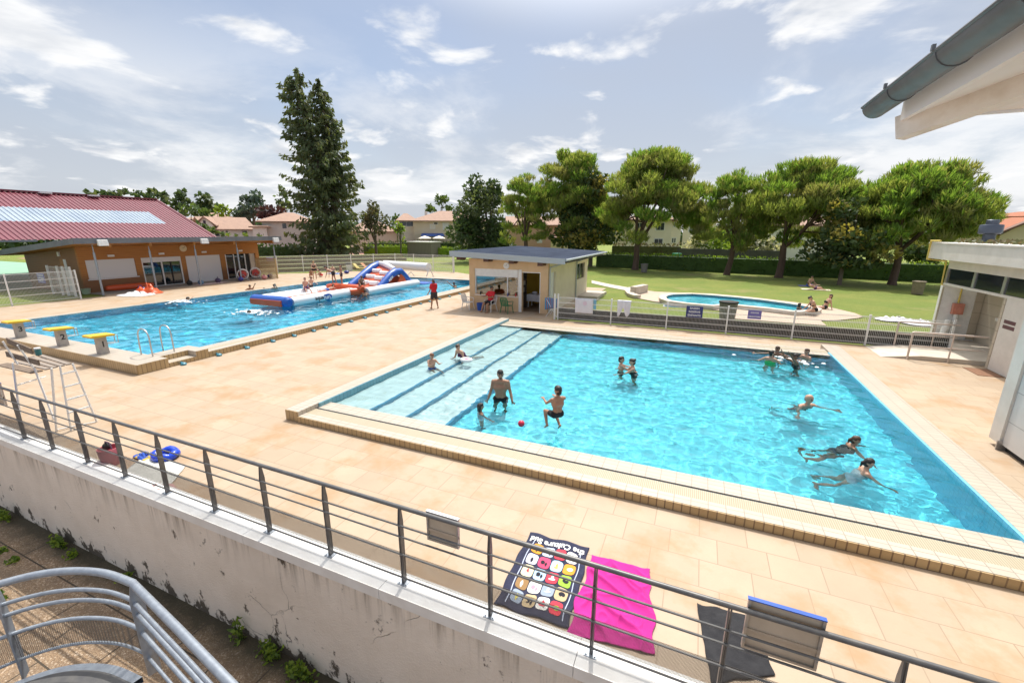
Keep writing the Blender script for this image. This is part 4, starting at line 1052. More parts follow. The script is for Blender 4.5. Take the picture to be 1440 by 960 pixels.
b = MB(); b.box((W - .12, 26.2, .05), (W - .09, 28.05, 2.2)); w_ = part(b, 'glass_door', M_REFL, ph)
b = MB()
for y in (26.19, 26.95, 28.02): b.box((W - .1, y, 0), (W - .02, y + .08, 2.21))
b.box((W - .1, 26.27, 0), (W - .02, 28.02, .05)); part(b, 'door_frame', M_WHITE, w_)
b = MB(); b.box((W - .3, 28.1, 0), (W - .28, 29.12, 2.2)); part(b, 'dark_doorway', M_DARK, ph)
b = MB(); b.box((W - .25, 28.62, 0), (W - .12, 29.12, 2.2)); part(b, 'door_leaf', mat('grey_beige_door', (.45, .40, .34), .6), ph)
for y, z in ((17.84, 2.5), (21.11, 2.51), (24.39, 2.51), (27.65, 2.5)):
    part(MB().box((W, y - .19, z - .07), (W + .1, y + .19, z + .07)), 'wall_lamp', M_WHITE, ph)
part(MB().box((-41.75, PY0 - .08, 2.5), (-41.5, PY0 - .002, 2.8)), 'wall_lamp', M_WHITE, ph)
b = MB(); b.box((-41.25, PY0 - .03, 0), (-40.9, PY0 - .002, 2.3)); part(b, 'side_door', M_SHUT, ph)
b = MB(); b.box((-41.75, PY0 - .02, 1.7), (-41.27, PY0 - .002, 2.3)); part(b, 'timber_panel', M_SOFW, ph)
FX0 = -36.3
def rz2(x): return 3.78 - (FX0 - x) * .088
b = MB(); b.prism([(-47.2, rz2(-47.2) - .18), (FX0, 3.60), (FX0, 3.785), (-47.2, rz2(-47.2))], 14.75, 29.75, plane='xz'); rf = part(b, 'roof', M_ROOFG, ph)
b = MB(); b.prism([(-47.2, rz2(-47.2) - .34), (FX0 + .03, 3.44), (FX0 + .03, 3.80), (-47.2, rz2(-47.2) + .02)], 14.71, 14.748, plane='xz'); part(b, 'fascia', M_FASCG, rf)
b = MB(); b.box((FX0 + .002, 14.75, 3.44), (FX0 + .04, 29.75, 3.80)); part(b, 'fascia', M_FASCG, rf)
b = MB(); b.prism([(-47.2, rz2(-47.2) - .36), (FX0, 3.42), (FX0, 3.47), (-47.2, rz2(-47.2) - .31)], 14.76, 29.74, plane='xz'); part(b, 'soffit', M_SOFW, rf)
for y in (16.6, 19.0, 22.0, 25.2, 28.9): part(MB().box((W, y - .08, 3.18), (FX0 - .1, y + .08, 3.41)), 'rafter', M_SOFW, rf)
for (px, py) in ((145, 412.5), (221, 408), (283, 402), (340, 395), (390, 388.5)):
    g = atX(px, py, -36.95)
    b = MB(); b.tube([(-36.95, g.y, 0), (-36.95, g.y, 2.85)], .065, 10); b.tube([(-36.95, g.y, 2.85), (-36.95, g.y, 3.42)], .03, 8); part(b, 'pillar', M_GALV, ph, smooth=True)
part(MB().box((W, PY0, .004), (-37.1, PY1, .02)), 'terrace_shade', M_CONC, ph)  # grey strip painting the overhang's shade on the deck
for y in (16.12, 22.6, 29.0):
    t = thing('floodlight', {16.12: 'white floodlight at the near end of the pool house fascia', 22.6: 'white floodlight in the middle of the pool house fascia', 29.0: 'white floodlight at the far end of the pool house fascia'}[y], 'lamp', (FX0 + .05, y, 3.5), 0, 'floodlights on the pool house fascia')
    b = MB(); b.prism([(FX0 + .12, 3.32), (FX0 + .32, 3.30), (FX0 + .26, 3.66), (FX0 + .15, 3.68)], y - .27, y + .27, plane='xz'); part(b, 'lamp_body', M_WHITE, t)
    b = MB(); b.beam((FX0 + .042, y, 3.55), (FX0 + .14, y, 3.52), .08, .05); part(b, 'bracket', M_GALV, t)
cc = thing('wall_clock', 'round beige clock on the orange timber wall', 'clock', (W, 22.79, 2.87))
b = MB(); b.lathe([(.27, .002), (.27, .06), (.24, .07)], (W, 22.79, 2.87), 20, axis='x'); part(b, 'dial', mat('beige_dial', (.68, .58, .38), .5), cc, smooth=True)
b = MB(); b.beam((W + .075, 22.79, 2.87), (W + .075, 22.9, 2.98), .02, .005, up=(1, 0, 0)); b.beam((W + .075, 22.79, 2.87), (W + .075, 22.66, 2.9), .02, .005, up=(1, 0, 0)); part(b, 'hands', M_DARK, cc)
# lattice screen and the things stacked beside it
ls = thing('lattice_screen', 'timber screen of slanted slats at the far end of the pool house', 'screen', (-37.3, 28.55, 0))
M_SLAT = mat('tan_slat', (.50, .36, .18), .7)
x0, x1, h = -38.6, -35.9, 1.82
b = MB(); b.box((x1 - .09, 28.5, 0), (x1, 28.6, h)); b.box((x0, 28.5, 0), (x0 + .09, 28.6, h)); b.box((x0 + .09, 28.5, h - .08), (x1 - .09, 28.6, h)); part(b, 'frame', M_SLAT, ls)
b = MB()
for k in range(-14, 22):
    xa = x0 + .17 * k; p = Vector((xa, 28.56, h - .1)); q = Vector((xa + 1.6, 28.56, .02))
    def clip(p, q):
        d = q - p; t0, t1 = 0, 1
        if d.x > 0:
            t0 = max(t0, (x0 + .09 - p.x) / d.x); t1 = min(t1, (x1 - .09 - p.x) / d.x)
        return (p + d * t0, p + d * t1) if t1 - t0 > .03 else None
    c = clip(p, q)
    if c: b.beam(c[0], c[1], .075, .02, up=(0, 1, 0))
part(b, 'slats', M_SLAT, ls)
# lane rope reels: spoked drums on stands
M_REDS = mat('red_spokes', (.50, .05, .04), .5)
def reel(loc, label):
    t = thing('lane_rope_reel', label, 'reel', loc, R(54))
    b = MB()
    for y in (-.45, .45):
        ring_ = [(.42 * math.cos(2 * math.pi * i / 20), y, .55 + .42 * math.sin(2 * math.pi * i / 20)) for i in range(20)]
        b.tube(ring_, .035, 6, closed=True)
    b.build('wheel_rim', M_WHITE, t, world=False, smooth=True)
    b = MB()
    for y in (-.45, .45):
        for i in range(5):
            a = 2 * math.pi * i / 5; b.beam((0, y, .55), (.42 * math.cos(a), y, .55 + .42 * math.sin(a)), .03, .05, up=(0, 1, 0))
    b.lathe([(.28, -.44), (.28, .44)], (0, 0, .55), 14, axis='y'); b.build('drum', M_REDS, t, world=False)
    b = MB()
    for y in (-.52, .52):
        b.tube([(-.38, y, 0), (0, y, .58), (.38, y, 0)], .025, 6)
    b.build('stand', M_GALV, t, world=False)
reel(G(343, 394), 'red spoked lane rope reel nearer to the glass door')
reel(G(355, 392.5) + Vector((-.3, .6, 0)), 'red spoked lane rope reel nearer to the slatted screen')
M_ORANGE = mat('orange_vinyl', (.62, .10, .03), .35); M_WVINYL = mat('white_vinyl', (.76, .76, .78), .35); M_BVINYL = mat('blue_vinyl', (.02, .10, .42), .35)
# folded orange and white inflatable lying beside the pool
g = G(187, 410)
b = MB(); a0, a1 = G(150, 410), G(216, 404); d = (a1 - a0)
b.tube([a0 + d * (i / 8) + Vector((0, 0, .22)) for i in range(9)], [.16, .22, .23, .22, .23, .22, .22, .2, .15], 12); tag(b.build('deflated_tube', M_ORANGE, smooth=True), 'long orange inflatable tube lying at the foot of the pool house wall', 'inflatable')
def crumple(c, rx, ry, h, seed):
    def f(u, v):
        a = u * 2 * math.pi; r = v
        n = noise.noise((u * 6 + seed, v * 4, seed)); n2 = noise.noise((math.cos(a) * 2 + seed, math.sin(a) * 2, 3))
        return (c.x + rx * r * math.cos(a) * (1 + .3 * n2), c.y + ry * r * math.sin(a) * (1 + .3 * n2), max(.012, h * (1 - v ** 2) * (.6 + 1.0 * n)) + .012)
    return cloth(f, 26, 10)
tag(crumple(G(192, 414.5), 1.3, .9, .25, 1).build('folded_vinyl', M_WVINYL, smooth='all'), 'flat white vinyl sheet spread beside the orange heap', 'sheet')
tag(crumple(G(208, 412), 1.0, .8, .62, 4).build('folded_vinyl', M_ORANGE, smooth='all'), 'crumpled heap of orange vinyl at the edge of the long pool', 'vinyl heap')
tag(crumple(G(200, 411.8), .5, .35, .5, 8).build('folded_vinyl', M_BVINYL, smooth='all'), 'small crumpled blue vinyl fold on the orange heap', 'vinyl fold')
for px, py, m, lb in [(267, 401, M_DARK, 'black bag at the foot of the pool house between glass door and shutter'), (283, 400.5, mat('slate_blue_bag', (.12, .2, .3), .8), 'slate blue rucksack in front of the tall white shutter'), (307, 397.5, mat('dark_violet_bag', (.08, .06, .12), .8), 'dark bag lying right of the slate blue rucksack'), (372, 393, mat('pink_bag', (.60, .25, .25), .8), 'pink bag in front of the slatted screen'), (380, 390.5, M_NAVY, 'navy bag beside the pink bag at the screen'), (339, 395.5, M_NAVY, 'navy bag on the terrace in front of the reels')]:
    g = G(px, py); b = MB(); b.ball((g.x, g.y, .2), .25, 10, sc=(1.1, .8, .8)); b.tube([(g.x - .1, g.y, .36), (g.x, g.y, .5), (g.x + .1, g.y, .36)], .02, 6); tag(b.build('bag', m, smooth='all'), lb, 'bag')
g = G(296, 399); tag(solid(cloth(lambda u, v: (g.x - .4 + .8 * u, g.y - 1.2 + 2.4 * v, .024 + .01 * math.sin(9 * u) ** 2), 6, 10).build('beach_towel', mat('pale_pink_towel', (.66, .5, .5), .9))), 'pale pink towel on the terrace by the slate blue rucksack', 'towel')
g = G(122, 413.2); b = MB(); b.lathe([(.2, 0), (.26, .35), (.28, .37), (.24, .37)], g, 12); pt = thing('plant_pot', 'pale green pot at the corner of the timber building', 'pot', g); part(b, 'pot', mat('pale_green_pot', (.38, .48, .36), .5), pt, smooth=True)

# sports hall behind
M_GREENM0 = mat('grey_green_steel', (.16, .24, .20), .5)
def corr_mat():
    t = NT('red_corrugated_roof'); g = t.add('NewGeometry'); s = t.add('SeparateXYZ'); t.L.new(g.outputs['Position'], s.inputs[0])
    c = t.mix(t.rng(t.noise(t.pos(), .4, 5), .35, .7), (.185, .030, .052), (.15, .026, .043)); t.col(c); t.set(Roughness=.42); return t.m
M_RED = corr_mat()
def skylight_mat():
    t = NT('translucent_roof_sheet'); c = t.mix(t.rng(t.noise(t.pos(), .5, 4), .35, .65), (.36, .43, .50), (.26, .33, .42)); t.col(c); t.set(Roughness=.3); return t.m
hx0, hz0, hx1, hz1 = -46.9, 3.55, -56.0, 7.55; hy0, hy1 = -30.0, 30.6
sh_ = thing('sports_hall', 'large hall with corrugated dark red roof and pale skylight strip behind the timber building', 'building', (-56, 0, 0))
def hp(f, y, up=0): return Vector((hx0 + (hx1 - hx0) * f, y, hz0 + (hz1 - hz0) * f + up))
p1, p2 = ray(0, 291), ray(0, 312)
def on_roof(px, py):
    r = ray(px, py); n = Vector((hz1 - hz0, 0, -(hx1 - hx0))); n = Vector((-(hz1 - hz0) / (hx1 - hx0), 0, 1)); o = Vector((hx0, 0, hz0)); t = (o - CAM).dot(n) / r.dot(n); return CAM + r * t
fa, fb = [((on_roof(*q).x - hx0) / (hx1 - hx0)) for q in ((100, 312.7), (100, 294.5))]; ys = on_roof(225, 306).y
def corr(f0, f1, y0, y1):
    b = MB(); y = y0
    while y < y1 - .01:
        ye = min(y + .333, y1 + .01); pr = [(0, 0), (.13, 0), (.18, .06), (.28, .06), (.333, 0)]
        L_ = []
        for dy, u in pr:
            if y + dy <= ye + 1e-6: L_.append((y + dy, u))
        for (ya, ua), (yb, ub) in zip(L_[:-1], L_[1:]): b.quad(hp(f0, ya, ua), hp(f0, yb, ub), hp(f1, yb, ub), hp(f1, ya, ua))
        y += .333
    return b
b = corr(0, fa, hy0, hy1); b.join(corr(fb, 1, hy0, hy1)); b.join(corr(fa, fb, math.floor((ys - hy0) / .333) * .333 + hy0, hy1)); part(b, 'roof', M_RED, sh_)
ysn = math.floor((ys - hy0) / .333) * .333 + hy0
part(corr(fa, fb, hy0, ysn), 'skylight', skylight_mat(), sh_)
b = MB(); b.quad((hx1, hy0, hz1), (hx1, hy1, hz1), (-65, hy1, hz0), (-65, hy0, hz0)); part(b, 'roof', M_RED, sh_)
b = MB(); b.box((hx1 - .25, hy0, hz1 + .02), (hx1 + .25, hy1, hz1 + .16)); part(b, 'ridge_cap', M_RED, sh_)
for y in (2, 6, 9.5, 13, 17.5, 21, 24.5): part(MB().box((hx1 + .3, y, hz1 - .02), (hx1 + .7, y + .8, hz1 + .12)), 'ridge_vent', M_SHUT, sh_)
b = MB(); b.beam(hp(0, hy1 + .05), hp(1, hy1 + .05, .02), .16, .22); part(b, 'verge_trim', M_RED, sh_)
for y in (-6, 0, 6, 12, 18, 24, 30):
    b = MB(); b.box((hx0 - .25, y - .1, 0), (hx0 - .05, y + .1, hz0 - .02)); part(b, 'column', M_GREENM0, sh_)
    b = MB(); b.box((-64.6, y - .1, 0), (-64.4, y + .1, hz0 - .02)); part(b, 'column', M_GREENM0, sh_)
b = MB(); b.box((hx0 - .05, hy0, hz0 - .12), (hx0 + .12, 16.9, hz0 + .02)); part(b, 'gutter', M_FASCG, sh_)

# fences: left of the pool, at the back of the deck
def run_fence(name, label, pts, h, rows=4, spacing=2.5, m=None, wires=.055):
    t = thing(name, label, 'fence', pts[0]); pts = [Vector(p) for p in pts]; post(t, pts[0], h + .04, .035)
    for a, c in zip(pts[:-1], pts[1:]):
        n = max(1, round((c - a).length / spacing))
        for i in range(n):
            p, q = a + (c - a) * (i / n), a + (c - a) * ((i + 1) / n); d = (q - p).normalized() * .04
            mesh_panel(p + d, q - d, .06, h, t, max(8, int((q - p).length / wires)), rows, w=.008, hw=.014); post(t, q, h + .04, .035)
    return t
run_fence('mesh_fence', 'white wire mesh fence on the lawn left of the timber building', [(-36.45, 6.5, 0), (-36.45, 11.4, 0), (-36.42, 14.5, 0)], 1.8)
gt = thing('mesh_gate', 'open white mesh gate with uprights standing behind the left fence', 'gate', (-38.4, 14.6, 0))
mesh_panel((-40.9, 14.9, 0), (-38.0, 14.9, 0), .08, 1.9, gt, 40, 5)
for x in (-40.9, -39.6, -38.9, -38.0): post(gt, (x, 14.9, 0), 1.95, .05)
c = atY(58, 391, 14.3); t = thing('notice_sign', 'violet blue notice with white lines on the fence by the timber building', 'sign', c)
part(MB().box((c.x - .45, 14.28, c.z - .32), (c.x + .45, 14.30, c.z + .32)), 'plate', mat('violet_sign', (.14, .14, .45), .4), t)
for i, s_ in enumerate(['BAIGNADE', 'SURVEILLEE', 'PISCINE']):
    k = text_mesh(s_, .15, extrude=.001, bold=.003); k.xf(Matrix.Translation((c.x, 14.277, c.z + .19 - .19 * i)) @ Matrix.Rotation(R(90), 4, 'X')); part(k, 'lettering', M_WHITE, t)
A_, B_, C_ = (-41.6, 30.1, 0), (-32.3, 41.2, 0), (-24.3, 40.8, 0)
bf = run_fence('mesh_fence', 'tall white wire mesh fence closing the back of the pool deck', [A_, B_, C_], 1.78)
post(bf, C_, 1.95, .08)
g = G(368, 377); c = Vector((-40.4, 31.5, 1.5)); t = thing('notice_sign', 'small pale violet notice near the slatted screen on the back fence', 'sign', c)
dr_ = (Vector(B_) - Vector(A_)).normalized()
b = MB(); b.beam(c + Vector((.05, -.05, 0)) - dr_ * .3, c + Vector((.05, -.05, 0)) + dr_ * .3, .02, .4); part(b, 'plate', mat('pale_violet_sign', (.35, .33, .6), .5), t)
# grassy terraces with timber edges behind the back fence
M_EARTH = mat('brown_timber_edge', (.15, .11, .075), .9, col2=(.20, .15, .1), scale=3)
nrm = Vector((-dr_.y, dr_.x, 0))
tr = thing('terraced_seats', 'low grassy terraces with brown timber fronts behind the back fence', 'terrace', Vector(A_) + nrm * 2)
for i in range(4):
    o_ = Vector(A_) + nrm * (1.8 + 1.6 * i) - dr_ * 2; e_ = o_ + dr_ * 19
    b = MB(); b.add([o_, e_, e_ + nrm * .12, o_ + nrm * .12] + [q + Vector((0, 0, .34 + .34 * i)) for q in (o_, e_, e_ + nrm * .12, o_ + nrm * .12)], [(0, 1, 5, 4), (1, 2, 6, 5), (2, 3, 7, 6), (3, 0, 4, 7), (4, 5, 6, 7)]); part(b, 'timber_front', M_EARTH, tr)
    z = .33 + .34 * i; b = MB(); b.add([q + Vector((0, 0, z)) for q in (o_ + nrm * .12, e_ + nrm * .12, e_ + nrm * 1.6, o_ + nrm * 1.6)], [(0, 1, 2, 3)]); part(b, 'grass_step', M_LAWN, tr)
# tennis courts
M_CLAY = mat('pink_court', (.42, .22, .17), .9, col2=(.38, .2, .15), scale=1)
M_COURT = mat('green_court', (.22, .40, .28), .9, col2=(.26, .44, .32), scale=1)
b = MB(); b.add([(-100, 33, -.015), (-48.5, 33, -.015), (-48.5, 75, -.015), (-100, 75, -.015)], [(0, 1, 2, 3)]); tag(b.build('tennis_court', M_CLAY), 'pinkish tennis court beyond the timber building', 'court', kind='structure')
b = MB(); b.add([(-46, 7, -.015), (-38.5, 7, -.015), (-38.5, 10, -.015), (-46, 10, -.015)], [(0, 1, 2, 3)])
b = MB(); b.add([(-120, -40, -.014), (-44, -40, -.014), (-47.2, 29, -.014), (-120, 29, -.014)], [(0, 1, 2, 3)]); tag(b.build('tennis_court', M_COURT), 'green tennis court at the far left beside the hall', 'court', kind='structure')
tf = thing('court_fence', 'tall dark green wire fence of the court under the hall roof', 'fence', (-46, 10, 0))
M_GREENM = mat('dark_green_metal_post', (.02, .06, .04), .5)
for x, y in ((-47.2, 12.0), (-45.9, 9.6), (-48.5, 14.2)): part(MB().tube([(x, y, 0), (x, y, 3.5)], .04, 8), 'post', M_GREENM, tf)
mesh_panel((-48.5, 14.2, 0), (-45.9, 9.6, 0), .05, 3.4, tf, 60, 8, w=.006, hw=.006, matl=M_GREENM)
# ---------------------------------------------------------------- trees, hedges, shrubs
def leaf_mat(name, col, col2, tr=.35, rough=.55):
    m = bpy.data.materials.new(name); m.use_nodes = True; N = m.node_tree.nodes; L = m.node_tree.links
    p = N['Principled BSDF']; p.inputs['Roughness'].default_value = rough; p.inputs['Specular IOR Level'].default_value = .35
    g = N.new('ShaderNodeNewGeometry'); n = N.new('ShaderNodeTexNoise'); n.inputs['Scale'].default_value = 1.1; n.inputs['Detail'].default_value = 4
    L.new(g.outputs['Position'], n.inputs['Vector'])
    r = N.new('ShaderNodeMapRange'); r.inputs['From Min'].default_value = .36; r.inputs['From Max'].default_value = .64; L.new(n.outputs['Fac'], r.inputs['Value'])
    x = N.new('ShaderNodeMix'); x.data_type = 'RGBA'; x.inputs['A'].default_value = (*col, 1); x.inputs['B'].default_value = (*col2, 1); L.new(r.outputs[0], x.inputs['Factor'])
    L.new(x.outputs['Result'], p.inputs['Base Color'])
    t = N.new('ShaderNodeBsdfTranslucent'); 
    hs = N.new('ShaderNodeMix'); hs.data_type = 'RGBA'; hs.blend_type = 'MULTIPLY'; hs.inputs['Factor'].default_value = 1; hs.inputs['B'].default_value = (1.3, 1.25, .6, 1); L.new(x.outputs['Result'], hs.inputs['A'])
    L.new(hs.outputs['Result'], t.inputs['Color'])
    mx = N.new('ShaderNodeMixShader'); mx.inputs[0].default_value = tr; L.new(p.outputs[0], mx.inputs[1]); L.new(t.outputs[0], mx.inputs[2]); L.new(mx.outputs[0], N['Material Output'].inputs['Surface'])
    MATS[name] = m; return m
PINE = [leaf_mat('pine_needles_green', (.20, .32, .07), (.155, .26, .055), .62), leaf_mat('pine_needles_olive', (.27, .33, .10), (.22, .27, .085), .62), leaf_mat('pine_needles_old', (.29, .30, .13), (.24, .25, .11), .6)]
DARKL = [leaf_mat('dark_leaves', (.055, .095, .042), (.075, .12, .05), .35, .4), leaf_mat('grey_green_leaves', (.10, .135, .07), (.13, .16, .085), .4)]
AUTL = [leaf_mat('deep_green_leaves', (.06, .10, .038), (.08, .12, .045), .35), leaf_mat('golden_tip_leaves', (.36, .31, .09), (.26, .24, .08), .5)]
SPRL = [leaf_mat('spruce_needles', (.10, .135, .07), (.125, .165, .08), .4), leaf_mat('spruce_tips', (.16, .18, .075), (.13, .15, .065), .4)]
LIME = [leaf_mat('lime_leaves', (.24, .34, .05), (.20, .29, .045), .5), leaf_mat('mid_green_leaves', (.14, .22, .045), (.10, .17, .04), .5)]
MIDL = [leaf_mat('mid_leaves', (.085, .14, .052), (.105, .165, .06), .45), leaf_mat('fresh_leaves', (.085, .13, .04), (.07, .11, .035), .4)]
BLUEL = [leaf_mat('cedar_needles', (.085, .135, .11), (.11, .16, .13), .3), leaf_mat('cedar_tips', (.08, .11, .09), (.06, .09, .07), .2)]
PURPL = [leaf_mat('purple_leaves', (.075, .035, .045), (.10, .045, .055), .3), leaf_mat('plum_leaves', (.06, .03, .035), (.085, .04, .045), .3)]
OLIVL = [leaf_mat('olive_grey_leaves', (.13, .14, .08), (.10, .115, .06), .35), leaf_mat('brownish_leaves', (.14, .11, .07), (.12, .10, .06), .3)]
FLOWL = [leaf_mat('shrub_leaves', (.07, .11, .035), (.09, .13, .04), .4), leaf_mat('white_blossom', (.62, .60, .52), (.5, .5, .4), .4)]
HEDGE = [leaf_mat('hedge_leaves', (.06, .115, .032), (.08, .145, .04), .4), leaf_mat('hedge_tips', (.22, .33, .05), (.17, .27, .045), .5)]
M_BARK = mat('pine_bark', (.13, .085, .065), .9, col2=(.085, .055, .045), scale=5, stretch=(1, 1, .3), bump=.8, bscale=14)
M_BARKG = mat('grey_bark', (.16, .13, .10), .9, col2=(.11, .09, .07), scale=5, stretch=(1, 1, .3), bump=.6)

def rdir(r_):
    z = r_.uniform(-1, 1); a = r_.uniform(0, 2 * math.pi); s = math.sqrt(1 - z * z); return Vector((s * math.cos(a), s * math.sin(a), z))
def leaf(b, c, d, w, l, r_, mi):
    """one pointed leaf card at c along d"""
    d = d.normalized(); s = d.cross(rdir(r_))
    if s.length < 1e-3: return
    s.normalize(); s *= w / 2
    i = len(b.v); b.v += [c - d * l * .5, c + s, c + d * l * .5, c - s]; b.f.append((i, i + 1, i + 2, i + 3)); b.mi.append(mi)
def crown(b, lobes, r_, per, size, mats=2, up=.3, shell=.55, p2=.25, flat=1.0):
    """lobes: (centre, radius vector); per: leaves for each square metre of lobe shell"""
    for c, rad in lobes:
        n = int(per * 4 * math.pi * ((rad.x * rad.y + rad.x * rad.z + rad.y * rad.z) / 3)); m0 = 1 if r_.random() < p2 else 0
        for _ in range(n):
            d = rdir(r_); k = shell + (1 - shell) * r_.random() ** .5
            if r_.random() < .12: k *= 1.12
            p = c + Vector((d.x * rad.x * k, d.y * rad.y * k, d.z * rad.z * k))
            dd = (d + rdir(r_) * .9 + Vector((0, 0, up)))
            s = size * r_.uniform(.6, 1.35)
            mi = m0 if r_.random() < .75 else r_.randrange(mats)
            leaf(b, p, dd, s * .62 * flat, s, r_, mi)
def limb(b, p, q, r0, r1, r_, bend=.15, n=5, seg=7):
    p = Vector(p); q = Vector(q); d = q - p; o = rdir(r_) * d.length * bend; o.z = abs(o.z) * .3
    pts = [p + d * (i / n) + o * math.sin(math.pi * i / n) * .6 for i in range(n + 1)]
    b.tube(pts, [r0 + (r1 - r0) * (i / n) for i in range(n + 1)], seg); return pts
RT = Vector((rt.x, rt.y, 0)).normalized()
def scale_at(p):
    d = Vector((p[0], p[1], p[2] - CAM.z)); return (d.dot(fw)) / F       # metres for one photograph pixel there
def zat(px, py, g):
    r = ray(px, py); t = (r.x * g.x + r.y * g.y) / (r.x ** 2 + r.y ** 2); return CAM.z + r.z * t
def xat(px, py, g):
    """the point seen at px, py at the distance of g"""
    return atD(px, py, math.hypot(g.x, g.y))

def pine(label, base, cx, ytop, ybot, rx, yfork, seed, nb=16, dens=1.0, lean=0.0, extra=()):
    r_ = random.Random(seed); g = G(*base); s = scale_at(g); rx *= 1.06; ytop -= 1; ybot += 4
    t = thing('umbrella_pine', label, 'tree', g, 0, 'umbrella pines along the hedge')
    zt, zb, zf = zat(cx, ytop, g), zat(cx, ybot, g), zat(base[0], yfork, g)
    Rm = rx * s; cc = xat(cx, (ytop + ybot) / 2, g); H = zt - zb
    clumps = []
    for i in range(nb * 7):
        a = r_.uniform(0, 2 * math.pi); u = math.sqrt((i + .5) / (nb * 7)); rr = Rm * .90 * u
        top = zt - H * .60 * u ** 2.6; th = H * (.52 - .06 * u)
        z = top - .08 * H - th * r_.random() ** 1.6
        c = Vector((cc.x + rr * math.cos(a), cc.y + rr * .85 * math.sin(a), z)); k = Rm * r_.uniform(.16, .24)
        clumps.append((c, Vector((k, k, k * .66))))
    for (px, py, kr) in extra:
        p = xat(px, py, g); clumps.append((p, Vector((kr * s, kr * s, kr * s * .7))))
    b = MB()
    for c, rad in clumps:
        n = int(140 * dens * (rad.x / 1.3) ** 2); m0 = r_.choice((0, 0, 0, 1, 1, 2)) if c.z > zb + .45 * H else r_.choice((0, 1, 1, 2))
        for _ in range(n):
            d = rdir(r_); d.z = d.z * .7 + .18; k = r_.uniform(.45, 1.0) ** .6
            p = c + Vector((d.x * rad.x * k, d.y * rad.y * k, d.z * rad.z * k))
            dd = d * .6 + Vector((0, 0, .95)) + rdir(r_) * .45
            mi = m0 if r_.random() < .8 else r_.randrange(3); l = r_.uniform(.42, .85)
            for _k in range(3): leaf(b, p + rdir(r_) * .10, dd + rdir(r_) * .5, .085, l, r_, mi)
    part(b, 'crown', PINE, t)
    b = MB(); r0 = .42 * max(.7, Rm / 7)
    fork = Vector((g.x + lean * .5, g.y, zf)); b.tube([g + Vector((0, 0, -.1)), g + Vector((0, 0, .25)), g + (fork - g) * .5 + Vector((.08, 0, 0)), fork], [r0 * 1.35, r0 * 1.02, r0 * .9, r0 * .82], 10)
    tgt = sorted(clumps, key=lambda q: r_.random())[:nb]
    mains = []
    for i in range(4):
        a = 2 * math.pi * (i + r_.random() * .6) / 4; e = Vector((cc.x + Rm * .30 * math.cos(a), cc.y + Rm * .3 * math.sin(a), zb + H * .35 + r_.uniform(-.4, .8)))
        mains.append(limb(b, fork - Vector((0, 0, .3)), e, r0 * .55, r0 * .3, r_, .10, 6))
    for c, rad in tgt:
        m = min(mains, key=lambda q: (q[-1] - c).length); st_ = m[r_.choice((3, 4, 5, 6))]
        limb(b, st_, c, r0 * .26, r0 * .07, r_, .14, 5, 6)
    part(b, 'trunk', M_BARK, t, smooth=True)
pine('small umbrella pine between the dark round tree and the tallest pine', (739, 373), 739, 238, 335, 38, 338, 3, 12)
pine('tall umbrella pine directly behind the hut roof', (800, 372), 803, 207, 318, 55, 330, 5, 18)
pine('broad umbrella pine with three trunks beside the lawn bin', (893, 379), 921, 207, 318, 68, 345, 8, 20)
pine('slender pale umbrella pine left of the forked pine', (1022, 386), 1032, 236, 335, 46, 342, 11, 14, lean=.6)
pine('wide umbrella pine with a forked trunk in the middle of the row', (1095, 390), 1134, 223, 330, 76, 345, 14, 20, extra=[(1075, 320, 22), (1110, 335, 18)])
pine('large spreading umbrella pine nearest to the flat roofed building', (1254, 400), 1297, 225, 340, 76, 348, 17, 22, extra=[(1368, 300, 12), (1240, 330, 24), (1350, 325, 18), (1320, 335, 16)])

def broad(label, base, lobes_px, mats, seed, size=.42, per=9, trunk=.3, name='broadleaf_tree', group=None, up=.1, p2=.3, sub=7, bark=None, cat='tree', shrink=.42, g=None, shell=.55):
    r_ = random.Random(seed); g = g or G(*base); s = scale_at(g); t = thing(name, label, cat, g, 0, group); L_ = []
    for (px, py, rx, ry) in lobes_px:
        rx *= 1.10; ry *= 1.08
        c = xat(px, py, g)
        for i in range(sub):
            d = rdir(r_); k = r_.uniform(.35, .75); L_.append((c + Vector((d.x * rx * s * k, d.y * rx * s * k, d.z * ry * s * k)), Vector((rx * s * shrink, rx * s * shrink, ry * s * shrink)) * r_.uniform(.75, 1.2)))
    b = MB(); crown(b, L_, r_, per, size, len(mats), up=up, p2=p2, shell=shell); part(b, 'crown', mats, t)
    b = MB(); top = max(c.z for c, _ in L_); ctr = L_[0][0]
    hh = g + (Vector((xat(lobes_px[0][0], lobes_px[0][1], g).x, xat(lobes_px[0][0], lobes_px[0][1], g).y, g.z)) - g) * .6
    b.tube([g + Vector((0, 0, -.1)), Vector((g.x, g.y, g.z + (top - g.z) * .25)), Vector((hh.x, hh.y, g.z + (top - g.z) * .7))], [trunk, trunk * .8, trunk * .35], 8)
    for c, _ in L_[::3]: limb(b, Vector((g.x, g.y, g.z + (top - g.z) * r_.uniform(.2, .45))), c, trunk * .4, trunk * .1, r_, .1, 4, 6)
    part(b, 'trunk', bark or M_BARKG, t, smooth=True); return t
broad('dense dark green round tree left of the pines behind the hut', (690, 368), [(676, 265, 24, 26), (676, 300, 38, 34), (675, 335, 40, 28), (700, 345, 26, 18), (655, 318, 18, 22)], DARKL, 21, .5, 9, .35, sub=9)
broad('dark tree with golden leaf tips hiding the hut roof corner', (830, 374), [(830, 268, 26, 26), (822, 300, 36, 30), (830, 335, 44, 28), (800, 325, 20, 22), (855, 310, 20, 26)], AUTL, 22, .5, 9, .3, sub=9, p2=.28)
